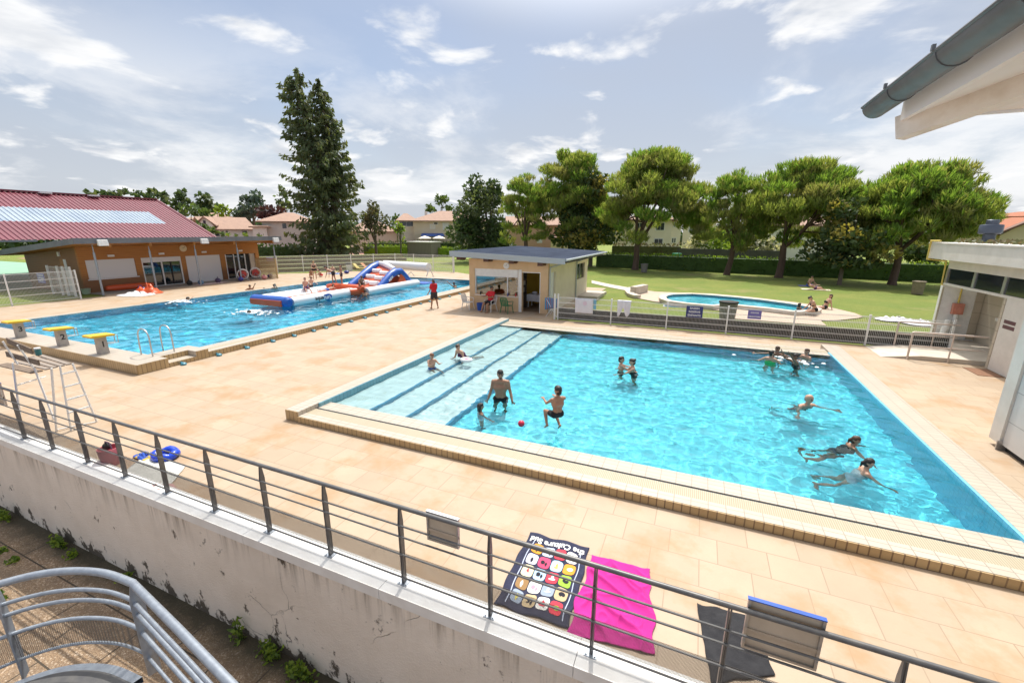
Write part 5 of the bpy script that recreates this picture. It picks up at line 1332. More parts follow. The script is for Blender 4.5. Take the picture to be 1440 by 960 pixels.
broad('young dark tree with golden tips and a thin trunk among the pines', (1180, 400), [(1190, 300, 26, 22), (1190, 335, 42, 24), (1165, 352, 34, 18), (1215, 350, 34, 22), (1190, 368, 46, 12)], AUTL, 23, .45, 9, .18, sub=8, p2=.3)

def spruce(label, gp, prof, seed):
    """prof: (photo row, centre column, half width) from the top down"""
    r_ = random.Random(seed); g = gp; s = scale_at(g); t = thing('spruce_tree', label, 'tree', g); b = MB(); tw = MB()
    P = [(zat(c, y, g), xat(c, y, g), w * s * .93) for y, c, w in prof]
    zs_ = [p[0] for p in P]; z = zs_[0]; stem = []
    def look(z):
        for (za, ca, wa), (zb_, cb_, wb_) in zip(P[:-1], P[1:]):
            if zb_ <= z <= za:
                f = (za - z) / max(1e-6, za - zb_); return ca + (cb_ - ca) * f, wa + (wb_ - wa) * f
        return P[-1][1], P[-1][2]
    while z > max(zs_[-1], .3):
        c, w = look(z); stem.append(Vector((c.x, c.y, z)))
        for _ in range(5):
            a = r_.uniform(0, 2 * math.pi); ln = w * r_.choice((r_.uniform(.45, 1.0), r_.uniform(.8, 1.22))); d = Vector((math.cos(a), math.sin(a), 0)); dz = -.18 * ln
            p0 = Vector((c.x, c.y, z)); tip = p0 + d * ln + Vector((0, 0, dz + .12 * ln)); mid = p0 + d * ln * .55 + Vector((0, 0, dz))
            n = max(6, int(ln * 9)); m0 = 1 if r_.random() < .25 else 0
            for i in range(n):
                f = r_.uniform(.18, 1.03); q = p0.lerp(mid, f / .55) if f < .55 else mid.lerp(tip, (f - .55) / .45)
                side = d.cross(Vector((0, 0, 1))) * r_.uniform(-1, 1) * .34 * ln * (1.1 - f) + Vector((0, 0, r_.uniform(-.55, .1)))
                leaf(b, q + side, d * .7 + rdir(r_) * .7 + Vector((0, 0, -.75)), r_.uniform(.22, .42), r_.uniform(.5, 1.05), r_, m0 if r_.random() < .8 else 1 - m0)
            tw.tube([p0, mid, tip], [.07, .05, .02], 5)
        z -= r_.uniform(.26, .48)
    part(b, 'crown', SPRL, t)
    stem = [Vector((g.x, g.y, -.1))] + stem[::-1]; n = len(stem); tw.tube(stem, [.55 * (1 - i / n) + .04 for i in range(n)], 8); part(tw, 'trunk', M_BARKG, t, smooth=True)
gs = G(455, 364.5)
spruce('very tall dark spruce towering behind the back fence', gs, [(98, 417, 3), (112, 416, 16), (132, 418, 24), (160, 425, 28), (200, 437, 38), (235, 449, 46), (270, 455, 49), (310, 460, 51), (340, 458, 55), (364, 456, 54)], 31)
b2 = [(112, 447, 2), (135, 449, 15), (160, 455, 18), (190, 462, 22), (230, 468, 30), (262, 472, 34)]
spruce('slimmer second stem of the tall spruce on its right side', gs + RT * 1.2 + Vector((-.8, .8, 0)) * 1.0, b2, 32)

BG = 'background trees beyond the houses'
def gd(px, d): p = atD(px, 325, d); return Vector((p.x, p.y, 0))
broad('flat dark treetop showing just over the hall roof ridge', None, [(140, 274, 16, 8), (165, 274, 17, 8)], DARKL, 41, 1.1, 1.6, .4, group=BG, g=gd(152, 120), sub=5)
broad('dark bushy tree right of the hall ridge', None, [(205, 279, 15, 14), (226, 279, 14, 13)], DARKL, 42, 1.1, 1.8, .4, group=BG, g=gd(215, 118), sub=6)
broad('tall dark tree behind the red hall gable', None, [(262, 278, 14, 16), (255, 290, 14, 14)], DARKL, 43, 1.1, 1.8, .4, group=BG, g=gd(258, 122), sub=6)
broad('lighter green round tree above the hall verge', None, [(268, 290, 17, 16), (285, 300, 12, 10)], MIDL, 44, 1.0, 2, .4, group=BG, g=gd(272, 104), sub=6)
broad('dark round tree over the gabled house', None, [(290, 283, 16, 18), (300, 296, 13, 12)], DARKL, 45, 1.1, 1.8, .4, group=BG, g=gd(292, 125), sub=7)
broad('lime green small tree beside the gabled house', None, [(310, 296, 11, 9)], LIME, 46, .9, 2, .3, group=BG, g=gd(310, 108), sub=7)
broad('blue green cedar behind the gabled house', None, [(357, 281, 14, 13), (355, 296, 20, 13), (340, 300, 10, 9)], BLUEL, 47, 1.0, 2.2, .5, group=BG, g=gd(356, 112), sub=8)
broad('dark small conifer between the cedar and the gabled house', None, [(328, 302, 11, 9)], DARKL, 48, .9, 2, .3, group=BG, g=gd(328, 114), sub=7)
broad('purple leaved tree beside the cedar', None, [(385, 298, 18, 11), (372, 303, 12, 8)], PURPL, 49, .9, 2.2, .4, group=BG, g=gd(382, 105), sub=8)
broad('tall light poplar left of the spruce', None, [(396, 275, 9, 14), (400, 290, 9, 12)], MIDL, 50, .8, 2.0, .3, group=BG, g=gd(397, 108), sub=6, shell=.3)
broad('grey olive tree with thin foliage right of the spruce', None, [(527, 300, 18, 18), (522, 322, 15, 14), (538, 316, 12, 16)], OLIVL, 51, .55, 4, .25, g=gd(527, 78), sub=8, shell=.3)
broad('lime green upright shrub left of the house with blue awning', None, [(563, 328, 10, 12), (561, 318, 8, 10)], LIME, 52, .5, 5, .15, name='shrub', cat='shrub', g=gd(562, 76), sub=7)
broad('tree behind the house with blue awning', None, [(622, 284, 12, 10), (606, 292, 9, 7), (630, 290, 9, 8)], MIDL, 53, .9, 2, .3, group=BG, g=gd(616, 105), sub=7)
broad('green treetops behind the pink roofs right of the spruce', None, [(551, 312, 8, 7), (556, 306, 6, 6)], MIDL, 54, .8, 2, .3, group=BG, g=gd(552, 112), sub=5)
broad('grey green tree behind the cream house', None, [(985, 303, 22, 14), (1000, 290, 14, 12)], MIDL, 55, .9, 2, .3, group=BG, g=gd(985, 108), sub=8)
broad('dark tree mass behind the red roofed house', None, [(1340, 318, 22, 16), (1385, 306, 24, 10), (1365, 318, 22, 14)], DARKL, 56, .9, 2.2, .4, group=BG, g=gd(1360, 92), sub=8)
broad('round white flowering shrub before the cream house', None, [(980, 343, 17, 15)], FLOWL, 61, .5, 7, .15, name='shrub', cat='shrub', g=gd(980, 68), sub=10, p2=.45)
broad('large white flowering bush behind the hedge by the forked pine', None, [(1062, 340, 24, 20), (1085, 345, 14, 16), (1045, 346, 14, 14)], FLOWL, 62, .5, 7, .15, name='shrub', cat='shrub', g=gd(1064, 64), sub=9, p2=.4)
broad('yellow green bushes between the two white shrubs', None, [(1010, 338, 18, 18), (1030, 345, 14, 13)], LIME, 63, .5, 6, .15, name='shrub', cat='shrub', g=gd(1015, 70), sub=8)
broad('dark laurel bush behind the hedge under the largest pine', None, [(1300, 350, 26, 20), (1335, 348, 18, 18), (1275, 352, 16, 14)], DARKL, 64, .5, 7, .15, name='shrub', cat='shrub', g=gd(1300, 60), sub=9)
broad('light green bush beside the flat roof corner', None, [(1328, 352, 16, 14)], LIME, 65, .45, 7, .1, name='shrub', cat='shrub', g=gd(1326, 56), sub=8)
broad('low dark bush left of the hut roof behind the deck fence', None, [(655, 352, 18, 10)], MIDL, 66, .45, 7, .1, name='shrub', cat='shrub', g=gd(652, 70), sub=8)
broad('round green bush in front of the gabled house', None, [(297, 325, 10, 6), (285, 318, 9, 8)], MIDL, 67, .6, 5, .1, name='shrub', cat='shrub', g=gd(292, 84), sub=6)
for i, (px, py, rr) in enumerate([(312, 331, 6), (320, 329, 4), (331, 331.5, 4), (346, 331, 6), (366, 331, 5)]):
    broad(['clipped ball shrub next to the hall verge in front of the long pink roof', 'tiny clipped shrub right of the first ball shrub', 'pale low shrub in the middle of the clipped row', 'clipped ball shrub at the end of the long roofed house', 'small shrub at the white house corner'][i], None, [(px, py, rr, rr * .8)], LIME if i % 2 else MIDL, 70 + i, .4, 8, .08, name='shrub', cat='shrub', group='clipped shrubs before the houses', g=gd(px, 78), sub=6)

def hedge(label, a, c, depth, h, seed, mats=HEDGE, per=26, size=.2, name='hedge', z0=0.0):
    r_ = random.Random(seed); a = Vector((a[0], a[1], z0)); c = Vector((c[0], c[1], z0)); d = c - a; L_ = d.length; u = d.normalized(); n = Vector((-u.y, u.x, 0))
    t = thing(name, label, 'hedge', a); b = MB()
    core = [a, c, c + n * depth, a + n * depth]; k = .86
    b.add([q for q in core] + [q + Vector((0, 0, h * k)) for q in core], [(0, 1, 5, 4), (1, 2, 6, 5), (2, 3, 7, 6), (3, 0, 4, 7), (4, 5, 6, 7)], 0)
    def put(p, nn, tip):
        leaf(b, p, nn + rdir(r_) * .9 + Vector((0, 0, .3)), size * r_.uniform(.5, .8), size * r_.uniform(.8, 1.5), r_, 1 if r_.random() < tip else 0)
    for _ in range(int(per * L_ * h)):
        x = r_.random(); z = r_.random(); hh = h * (1 + .10 * noise.noise((x * L_ * .7, seed, 0))); put(a + d * x + Vector((0, 0, z * hh)) - n * r_.uniform(-.05, .14), -n, .12 + (.5 if z > .93 else 0))
    for _ in range(int(per * L_ * depth * .8)):
        x = r_.random(); y = r_.random(); hh = h * (1 + .10 * noise.noise((x * L_ * .7, seed, 0))); put(a + d * x + n * depth * y + Vector((0, 0, hh * r_.uniform(.88, 1.02))), Vector((0, 0, 1)), .6)
    part(b, 'foliage', mats, t); return t
h0, h1 = G(838, 374.5), G(1345, 398.5)
hedge('long clipped green hedge closing the lawn behind the pines', (h0.x, h0.y), (h1.x, h1.y), 1.4, 1.75, 80)
h0, h1 = G(512, 361), G(578, 361); hedge('sunny yellow green hedge left of the grey shed', (h0.x, h0.y), (h1.x, h1.y), 1.5, 2.0, 81, LIME, 14, .32)
h0, h1 = G(604, 361), G(660, 361.5); hedge('green hedge right of the grey shed', (h0.x, h0.y), (h1.x, h1.y), 1.5, 1.7, 82, LIME, 14, .32)
h0, h1 = gd(515, 88), gd(640, 88); hedge('tall dark hedge in front of the house with the blue awning', (h0.x, h0.y), (h1.x, h1.y), 2, 2.4, 83, DARKL, 6, .5)
h0, h1 = gd(330, 70), gd(425, 74); hedge('green hedge with dark netting beyond the tennis court', (h0.x, h0.y), (h1.x, h1.y), 1.5, 2.4, 84, MIDL, 7, .45)
h0, h1 = gd(300, 86), gd(372, 88); hedge('low dark hedge below the long pink roof', (h0.x, h0.y), (h1.x, h1.y), 1.5, 2.1, 85, DARKL, 6, .5)
h0, h1 = gd(862, 66), gd(960, 66); hedge('brownish hedge in front of the cream house', (h0.x, h0.y), (h1.x, h1.y), 1.5, 2.7, 86, OLIVL, 8, .4)
# ---------------------------------------------------------------- houses beyond
def roof_mat(name, c1, c2):
    t = NT(name); w = t.add('TexWave', bands_direction='X'); t.put(w, Vector=t.pos(rot=(0, 0, .5)), Scale=2.2, Distortion=.6)
    c = t.mix(t.rng(t.noise(t.pos(), 1.5, 6, .7), .35, .68), c1, c2); c = t.mix(t.math('MULTIPLY', w.outputs['Fac'], .35), c, tuple(q * .5 for q in c1))
    t.col(c); t.set(Roughness=.85); return t.m
RF_PINK = roof_mat('pinkish_roof_tiles', (.42, .27, .20), (.33, .21, .16)); RF_ORANGE = roof_mat('orange_roof_tiles', (.44, .16, .08), (.36, .13, .07)); RF_BROWN = roof_mat('brown_roof_tiles', (.22, .12, .085), (.17, .095, .07))
HW = {'white': mat('white_house_wall', (.80, .79, .76), .8, col2=(.74, .73, .70), scale=.8), 'beige': mat('beige_house_wall', (.74, .63, .47), .8, col2=(.69, .59, .44), scale=.8),
      'cream': mat('cream_house_wall', (.80, .73, .60), .8, col2=(.75, .68, .56), scale=.8), 'pink': mat('pink_house_wall', (.60, .38, .28), .8, col2=(.55, .34, .25), scale=.8)}
M_SHLIL = mat('lilac_shutters', (.42, .46, .58), .5); M_WIN = mat('house_window_glass', (.035, .045, .06), .08, spec=.8)
def house(label, pxl, pxr, d, yeave, yridge, wall, roof, kind='hip', yaw=0, depth=9, wins=(), over=.5, chimney=None, ybase=None, name='house', z0=0.0):
    c = gd((pxl + pxr) / 2, d); s = scale_at(Vector((c.x, c.y, 4.25))); w = (pxr - pxl) * s / max(.5, math.cos(R(yaw)))
    dv = Vector((c.x, c.y, 0)).normalized(); rz = math.atan2(dv.y, dv.x) - math.pi / 2 + R(yaw)
    ze, zr = zat((pxl + pxr) / 2, yeave, c), zat((pxl + pxr) / 2, yridge, c)
    t = thing(name, label, 'house', (c.x, c.y, z0), rz)
    def add(b, nm, m, par=t): return b.build(nm, m, par, world=False)
    x0, x1 = -w / 2, w / 2; wb = MB()
    if kind == 'gable_front':
        wb.prism([(x0, 0), (x1, 0), (x1, ze), (0, zr), (x0, ze)], 0, depth, plane='xz')
    elif kind == 'gable':
        wb.prism([(0, 0), (depth, 0), (depth, ze), (depth / 2, zr - .05), (0, ze)], x0, x1, plane='yz')
    else: wb.box((x0, 0, 0), (x1, depth, ze))
    add(wb, 'wall', HW[wall])
    rb_ = MB(); o = over; th = .18
    def slab(pts):
        n = len(pts); a = [Vector(p) for p in pts]; rb_.add(a + [p - Vector((0, 0, th)) for p in a], [tuple(range(n)), tuple(range(2 * n - 1, n - 1, -1))] + [(i, i + n, (i + 1) % n + n, (i + 1) % n) for i in range(n)])
    e = ze + .08; yb, yf = depth + o, -o; xa, xb = x0 - o, x1 + o; m = depth / 2
    if kind == 'hip':
        h = min(m, w / 2 * .8); r0, r1 = x0 + h, x1 - h
        slab([(xa, yf, e), (xb, yf, e), (r1, m, zr), (r0, m, zr)]); slab([(xb, yf, e), (xb, yb, e), (r1, m, zr)]); slab([(xb, yb, e), (xa, yb, e), (r0, m, zr), (r1, m, zr)]); slab([(xa, yb, e), (xa, yf, e), (r0, m, zr)])
    elif kind == 'gable':
        slab([(xa, yf, e - .1), (xb, yf, e - .1), (xb, m, zr), (xa, m, zr)]); slab([(xb, yb, e - .1), (xa, yb, e - .1), (xa, m, zr), (xb, m, zr)])
    else:
        slab([(xa, yf, e - .1), (0, yf, zr + .06), (0, yb, zr + .06), (xa, yb, e - .1)]); slab([(0, yf, zr + .06), (xb, yf, e - .1), (xb, yb, e - .1), (0, yb, zr + .06)])
    ro = add(rb_, 'roof', roof)
    if chimney:
        fx, hh = chimney; add(MB().box((x0 + fx * w - .3, m - 1.6, ze + .2), (x0 + fx * w + .3, m - 1.0, zr + hh)), 'chimney', HW['white'], ro)
    for q in wins:
        l, r_, tp, bt = q[:4]; mm = q[4] if len(q) > 4 else M_WIN
        xl, xr = x0 + (l - pxl) / (pxr - pxl) * w, x0 + (r_ - pxl) / (pxr - pxl) * w; zt_, zb_ = zat((l + r_) / 2, tp, c), zat((l + r_) / 2, bt, c)
        f = add(MB().box((xl - .1, -.05, zb_ - .1), (xr + .1, -.002, zt_ + .1)), 'window', M_WHITE)
        b = MB(); n = 2 if (xr - xl) > .8 else 1
        for i in range(n):
            g = (xr - xl) / n; b.box((xl + g * i + .03, -.075, zb_), (xl + g * (i + 1) - .03, -.052, zt_))
        add(b, 'pane', mm, f)
    return t, c, x0, w, ze, zr
house('low house with a long pink tiled roof and small chimney behind the hall', 298, 352, 92, 322, 304.5, 'white', RF_PINK, 'gable', 16, 9, [(305, 311, 325, 332, M_WIN), (318, 321, 325, 332, M_WIN), (338, 344, 325, 331, M_WIN)], chimney=(.34, -.8))
house('white gabled wing with a small dark window left of the long pink roof', 281, 299, 91, 316, 304.5, 'white', RF_PINK, 'gable_front', -12, 7, [(288, 291.5, 310, 316)])
house('house whose brown pink hip roof rises behind the long roof', 288, 328, 112, 306, 298.5, 'white', RF_PINK, 'hip', 5, 9)
house('small house with pink roof right beside the hall verge', 268, 287, 108, 309, 304.5, 'white', RF_PINK, 'hip', 5, 8)
house('white two storey house with pink hip roof left of the spruce', 374, 436, 84, 312, 297.5, 'white', RF_PINK, 'hip', -6, 10, [(398.5, 404, 314.5, 321)], over=.8)
house('white single storey annex with lean roof at the white house', 357, 374, 83, 319, 315.5, 'white', RF_PINK, 'hip', -6, 6)
house('low pink roofed house half hidden by the thin olive tree', 498, 557, 96, 326, 308, 'cream', RF_PINK, 'hip', 8, 10)
ht = house('beige two storey house with blue awning and tall chimney', 583, 682, 92, 311, 295, 'beige', RF_PINK, 'hip', 3, 11, [(611, 616, 313.2, 315.2, M_DARK), (623.5, 631, 313.5, 322.5, M_SHUT), (606, 612, 316, 321, HW['cream'])], chimney=(.18, -.2), over=.8)
house('lower wing with glazed upper floor left of the beige house', 561, 585, 93, 310.5, 299, 'cream', RF_PINK, 'hip', 3, 8, [(563, 581, 311.8, 318.0, M_WIN)])
t, c, x0, w, ze, zr = ht
b = MB(); s_ = w / 99; xl, xr = x0 + 11 * s_, x0 + 40 * s_; za, zb2 = zat(608, 328, c), zat(608, 331.5, c)
b.add([(xl, -.05, za), (xr, -.05, za), (xr + .2, -1.8, zb2), (xl - .2, -1.8, zb2), (xl, -.05, za - .1), (xr, -.05, za - .1), (xr + .2, -1.8, zb2 - .12), (xl - .2, -1.8, zb2 - .12)], [(0, 1, 2, 3), (7, 6, 5, 4), (0, 3, 7, 4), (1, 5, 6, 2), (3, 2, 6, 7)]); b.build('awning', M_BVINYL, t, world=False)
for px, lb in ((597, 'pale garden parasol left under the blue awning'), (617, 'pale garden parasol right under the blue awning')):
    g = gd(px, 86); s2 = scale_at(g); u = thing('parasol', lb, 'parasol', g); zt_ = zat(px, 331.5, g)
    part(MB().lathe([(1.3, zt_ - .5), (.7, zt_ - .2), (.02, zt_)], g, 8), 'canopy', HW['cream'], u); part(MB().lathe([(.04, 0), (.04, zt_ - .2)], g, 6), 'pole', M_WHITE, u)
house('big pink rendered house behind the hut roof with a small porch', 716, 800, 80, 316, 303, 'pink', RF_PINK, 'gable', 6, 10, [(756, 762, 333.5, 341, M_SHUT)])
hp_ = house('low annex with dark tiled roof in front of the pink house', 775, 812, 73, 334.5, 329, 'beige', RF_BROWN, 'hip', 0, 5)
house('cream two storey house with large windows behind the three trunked pine', 884, 942, 76, 309, 296.5, 'cream', RF_PINK, 'hip', 4, 10, [(922, 932.5, 313.5, 323.5), (921, 932, 336, 344), (896, 903, 314, 324), (896, 902, 336, 346)], over=.9)
house('narrow cream wing with slim windows joined to the cream house', 941, 957, 77.5, 311, 305, 'cream', RF_PINK, 'hip', 25, 8, [(947, 949, 313, 319), (946, 948, 335, 341), (949, 951, 335, 341)])
house('older cream house part with a balcony behind the golden tipped tree', 866, 886, 79, 311, 299, 'cream', RF_PINK, 'hip', 0, 9)
house('pale house with lilac shutters above the white flowering shrub', 962, 1004, 88, 312, 302, 'cream', RF_PINK, 'hip', 0, 9, [(969.5, 976.5, 316.5, 326, M_SHLIL)])
house('large white house wall under a pink roof behind the forked pine', 1085, 1172, 76, 318, 300, 'white', RF_PINK, 'hip', -4, 11, [(1102, 1115, 319.8, 321.6, M_NAVY)])
house('house with bright orange tiled roof beyond the flat roofed building', 1366, 1470, 66, 327, 304, 'cream', RF_ORANGE, 'hip', -8, 10, over=.7)
house('brown gabled roof in front of the orange roofed house', 1421, 1475, 58, 331, 309, 'beige', RF_BROWN, 'gable_front', 4, 7)
house('orange roof of a farther house peeking above the bright orange roof', 1396, 1475, 86, 305, 296, 'cream', RF_ORANGE, 'hip', 0, 10)
house('small whitish house left of the orange roof', 1360, 1382, 78, 325, 315, 'white', RF_PINK, 'hip', 0, 8)
# garden shed
g0, g1 = G(573.5, 361), G(606.5, 362); sd_ = thing('garden_shed', 'grey brown metal shed with ribbed walls between the hedges', 'shed', (g0 + g1) / 2)
def shed_mat():
    t_ = NT('ribbed_grey_wall'); w = t_.add('TexWave', bands_direction='DIAGONAL'); t_.put(w, Vector=t_.pos(scale=(1, 1, 0)), Scale=2.2); t_.col(t_.mix(w.outputs['Fac'], (.17, .15, .135), (.23, .205, .185))); t_.set(Roughness=.6); return t_.m
u = (g1 - g0); n_ = Vector((-u.y, u.x, 0)).normalized() * 3; zt_ = zat(590, 341, (g0 + g1) / 2); b = MB(); q = [g0, g1, g1 + n_, g0 + n_]
b.add(q + [p + Vector((0, 0, zt_)) for p in q], [(0, 1, 5, 4), (1, 2, 6, 5), (2, 3, 7, 6), (3, 0, 4, 7)]); part(b, 'wall', shed_mat(), sd_)
b = MB(); q2 = [g0 - u * .02 - n_ * .05, g1 + u * .02 - n_ * .05, g1 + u * .02 + n_ * 1.05, g0 - u * .02 + n_ * 1.05]; b.add([p + Vector((0, 0, zt_)) for p in q2] + [p + Vector((0, 0, zt_ + .15)) for p in q2], [(3, 2, 1, 0), (4, 5, 6, 7), (0, 1, 5, 4), (1, 2, 6, 5), (2, 3, 7, 6), (3, 0, 4, 7)]); part(b, 'roof', HW['white'], sd_)
# street lamp and low garden walls behind the lawn hedge
g0, g1 = gd(955, 63), gd(1110, 60.5); b = MB(); b.beam(g0 + Vector((0, 0, 1.1)), g1 + Vector((0, 0, 1.1)), .12, 2.2); gw = thing('garden_wall', 'dark grey garden wall behind the long hedge', 'wall', g0); part(b, 'panels', mat('dark_grey_wall', (.075, .075, .085), .8, col2=(.10, .10, .11), scale=1), gw)
g0 = gd(955, 60); gb = thing('wheeled_bin', 'green plastic bin showing above the long hedge', 'bin', g0); z_ = zat(955, 356, g0); part(MB().lathe([(.45, 0), (.55, z_ - .1)], g0, 4), 'body', mat('green_plastic_bin', (.02, .30, .17), .4), gb); part(MB().lathe([(.6, z_ - .1), (.62, z_ - .02), (.4, z_)], g0, 4), 'lid', mat('green_plastic_bin', (.02, .30, .17), .4), gb)
# a far-off belt of trees closing the horizon
def belt():
    r_ = random.Random(5); b = MB(); N_ = 300
    for i in range(N_):
        px = -250 + 1950 * i / N_; d = r_.uniform(150, 200); g = gd(px, d); h = 4.5 + 3.5 * noise.noise((i * .11, 2, 0)) + r_.uniform(0, 2.5); h = max(3.5, h)
        crown(b, [(g + Vector((0, 0, h * .5)), Vector((3.8, 3.8, h * .62)))], r_, .55, 2.0, 2, up=.3, shell=.6)
    o = b.build('far_woodland', DARKL[:1] + MIDL[:1], None); tag(o, 'far belt of dark trees along the horizon behind the houses', 'woodland', kind='stuff')
belt()
# sedum on the flat roof of the changing rooms
r_ = random.Random(4); b = MB()
for _ in range(900):
    p = Vector((r_.uniform(8.75, 11.5), r_.uniform(16, 22.0), 3.92)); leaf(b, p + Vector((0, 0, r_.uniform(0, .10))), rdir(r_) + Vector((0, 0, .8)), .10, .16, r_, r_.randrange(2))
tag(b.build('roof_sedum', OLIVL, None), 'brownish green sedum growing on the flat roof', 'sedum', kind='stuff')
# ---------------------------------------------------------------- pool equipment and belongings
M_YBLOCK = mat('yellow_block_top', (.66, .42, .02), .45); M_CONCG = mat('grey_concrete_post', (.42, .39, .36), .8, col2=(.36, .33, .3), scale=8)
for i, (px, py) in enumerate([(143, 497), (86, 486), (29, 474)]):
    g = G(px, py, .31); x = round(g.x, 2); y = 7.36
    t = thing('starting_block', 'yellow topped starting block ' + ['nearest to the steel ladder', 'between the other two yellow blocks', 'farthest from the steel ladder'][i], 'starting block', (x, y, .31), 0, 'starting blocks on the pool wall')
    b = MB(); b.prism([(x - .125, .31), (x + .125, .31), (x + .10, .90), (x - .10, .90)], y - .12, y + .12, plane='xz'); part(b, 'post', M_CONCG, t)
    b = MB(); b.prism([(y - .33, .90), (y + .30, .88), (y + .30, .93), (y - .28, .97), (y - .33, .955)], x - .27, x + .27, plane='yz'); part(b, 'platform', M_YBLOCK, t)
    for s_ in (-1, 1):
        part(MB().tube([(x + s_ * .1, y + .12, .62), (x + s_ * .1, y + .42, .60), (x + s_ * .1, y + .42, .86), (x + s_ * .1, y + .25, .88)], .016, 6), 'start_handle', M_ALU, t, smooth=True)
    k = text_mesh(str(i + 1), .26, extrude=.001, bold=.006); k.xf(Matrix.Translation((x + .1145, y, .62)) @ Matrix.Rotation(R(90), 4, 'Z') @ Matrix.Rotation(R(90), 4, 'X')); part(k, 'lettering', M_DARK, t)
lad = thing('pool_ladder', 'pair of bent steel handrails at the corner of the long pool', 'ladder', (-16.1, 8, .3))
for y in (7.78, 8.42):
    pts = [(-15.98, y, .31), (-15.98, y, .85)] + [(-16.28 + .30 * math.cos(a), y, .92 + .28 * math.sin(a)) for a in [math.pi * i / 10 for i in range(11)]] + [(-16.6, y, .7), (-16.62, y, -.6)]
    part(MB().tube(pts, .022, 10), 'handrail', M_ALU, lad, smooth=True)
for z in (-.1, -.4): part(MB().box((-16.7, 7.8, z), (-16.55, 8.4, z + .03)), 'tread', M_ALU, lad)
M_CAP = mat('teal_nozzle_plastic', (.05, .22, .30), .4)
for k, (px, py) in enumerate([(261, 513.5), (310, 500.5), (347, 490), (382, 480.5), (413, 473), (440, 466), (458, 461.8), (476, 457), (492, 452.5), (510, 447.5), (526, 443.5), (541, 439.8), (558, 435.8), (575, 431.5), (590, 427.8), (603, 424.5), (617, 421), (631, 417.5), (645, 413.8)]):
    y = G(px, py).y; b = MB(); b.lathe([(.085, 0), (.085, .05), (.06, .075), (.03, .09)], (-15.2, y, 0), 10); b.tube([(-15.2, y, .05), (-15.337, y, .07)], .03, 6)
    tag(b.build('nozzle_cap', M_CAP, smooth=True), 'small teal cap on the deck along the edge of the long pool', 'cap', 'teal caps along the long pool')
# lifeguard high seat
hc = thing('lifeguard_chair', 'white high lifeguard seat with brown slats behind the railing', 'chair', (-12.9, 4.4, 0))
f1, f2, f3, f4 = Vector((-12.36, 4.67, 0)), Vector((-11.97, 4.02, 0)), Vector((-13.41, 4.34, 0)), Vector((-13.57, 3.86, 0))
HZ = 1.45
def hpp(px, py, z=HZ): return G(px, py, z)
s1, s2, s3, s4 = hpp(102, 511), hpp(62, 520), hpp(18, 510), hpp(58, 497)
M_SLATB = mat('brown_weathered_slat', (.13, .09, .065), .8, col2=(.2, .15, .11), scale=9); M_SLATG = mat('grey_weathered_slat', (.30, .25, .21), .8, col2=(.24, .2, .17), scale=9)
b = MB()
for i in range(4):
    f = (i + .5) / 4; p = s1.lerp(s2, f); q = s4.lerp(s3, f); b.beam(p, q, .085, .025)
part(b, 'seat_slats', M_SLATG, hc)
bk0 = s3 + Vector((0, 0, .02)); 
for (pa, qa, z) in (((10, 478.5), (45, 494), 1.95), ((9, 497.5), (55, 510), 1.62)):
    p, q = G(*pa, z), G(*qa, z); part(MB().beam(p, q, .022, .12), 'back_slat', M_SLATB, hc)
for (pa, qa) in (((4, 480), (25, 512)), ((25, 485), (47, 517))): part(MB().tube([G(*qa, 1.44), G(*pa, 1.98)], .018, 8), 'back_post', M_WHITE, hc, smooth=True)
p, q = G(3, 512, 1.1), G(52, 523, 1.1); part(MB().beam(p, q, .2, .025), 'foot_plank', M_SLATB, hc)
for a_, c_ in ((s1, f1), (s2 + (s1 - s2) * .25, Vector((-12.55, 4.05, 0))), (s3, f4), (s4 + (s3 - s4) * .4, f3)): part(MB().tube([a_, c_], .02, 8), 'leg', M_WHITE, hc, smooth=True)
la, lb_ = s1 + (s2 - s1) * .45, Vector((-12.32, 4.2, 0)); part(MB().tube([la, lb_], .018, 8), 'leg', M_WHITE, hc, smooth=True)
for k in (.12, .32, .52, .72): part(MB().beam(s1.lerp(f1, k), la.lerp(lb_, k), .06, .02), 'rung', M_WHITE, hc)
part(MB().tube([s3.lerp(f4, .35), s4.lerp(f3, .35)], .016, 6), 'brace', M_WHITE, hc); part(MB().tube([s2.lerp(Vector((-12.55, 4.05, 0)), .97), f1.lerp(f3, .03)], .014, 6), 'brace', M_WHITE, hc)
cp = hpp(55, 500); b = MB(); b.lathe([(.05, 0), (.055, .1), (.055, .14)], cp + Vector((0, 0, .02)), 10); tc_ = thing('jar', 'small teal jar with white lid on the high seat', 'jar', cp); part(b, 'body', mat('teal_jar', (.03, .16, .17), .4), tc_, smooth=True); part(MB().lathe([(.058, .14), (.058, .17)], cp + Vector((0, 0, .021)), 10), 'lid', M_WHITE, tc_)
# red ball
g = G(733, 598, .13); b = MB(); b.ball(g + Vector((0, 0, .045)), .075, 16); tag(b.build('ball', mat('red_rubber', (.62, .02, .06), .35), smooth='all'), 'small red ball floating in the shallow pool', 'ball')

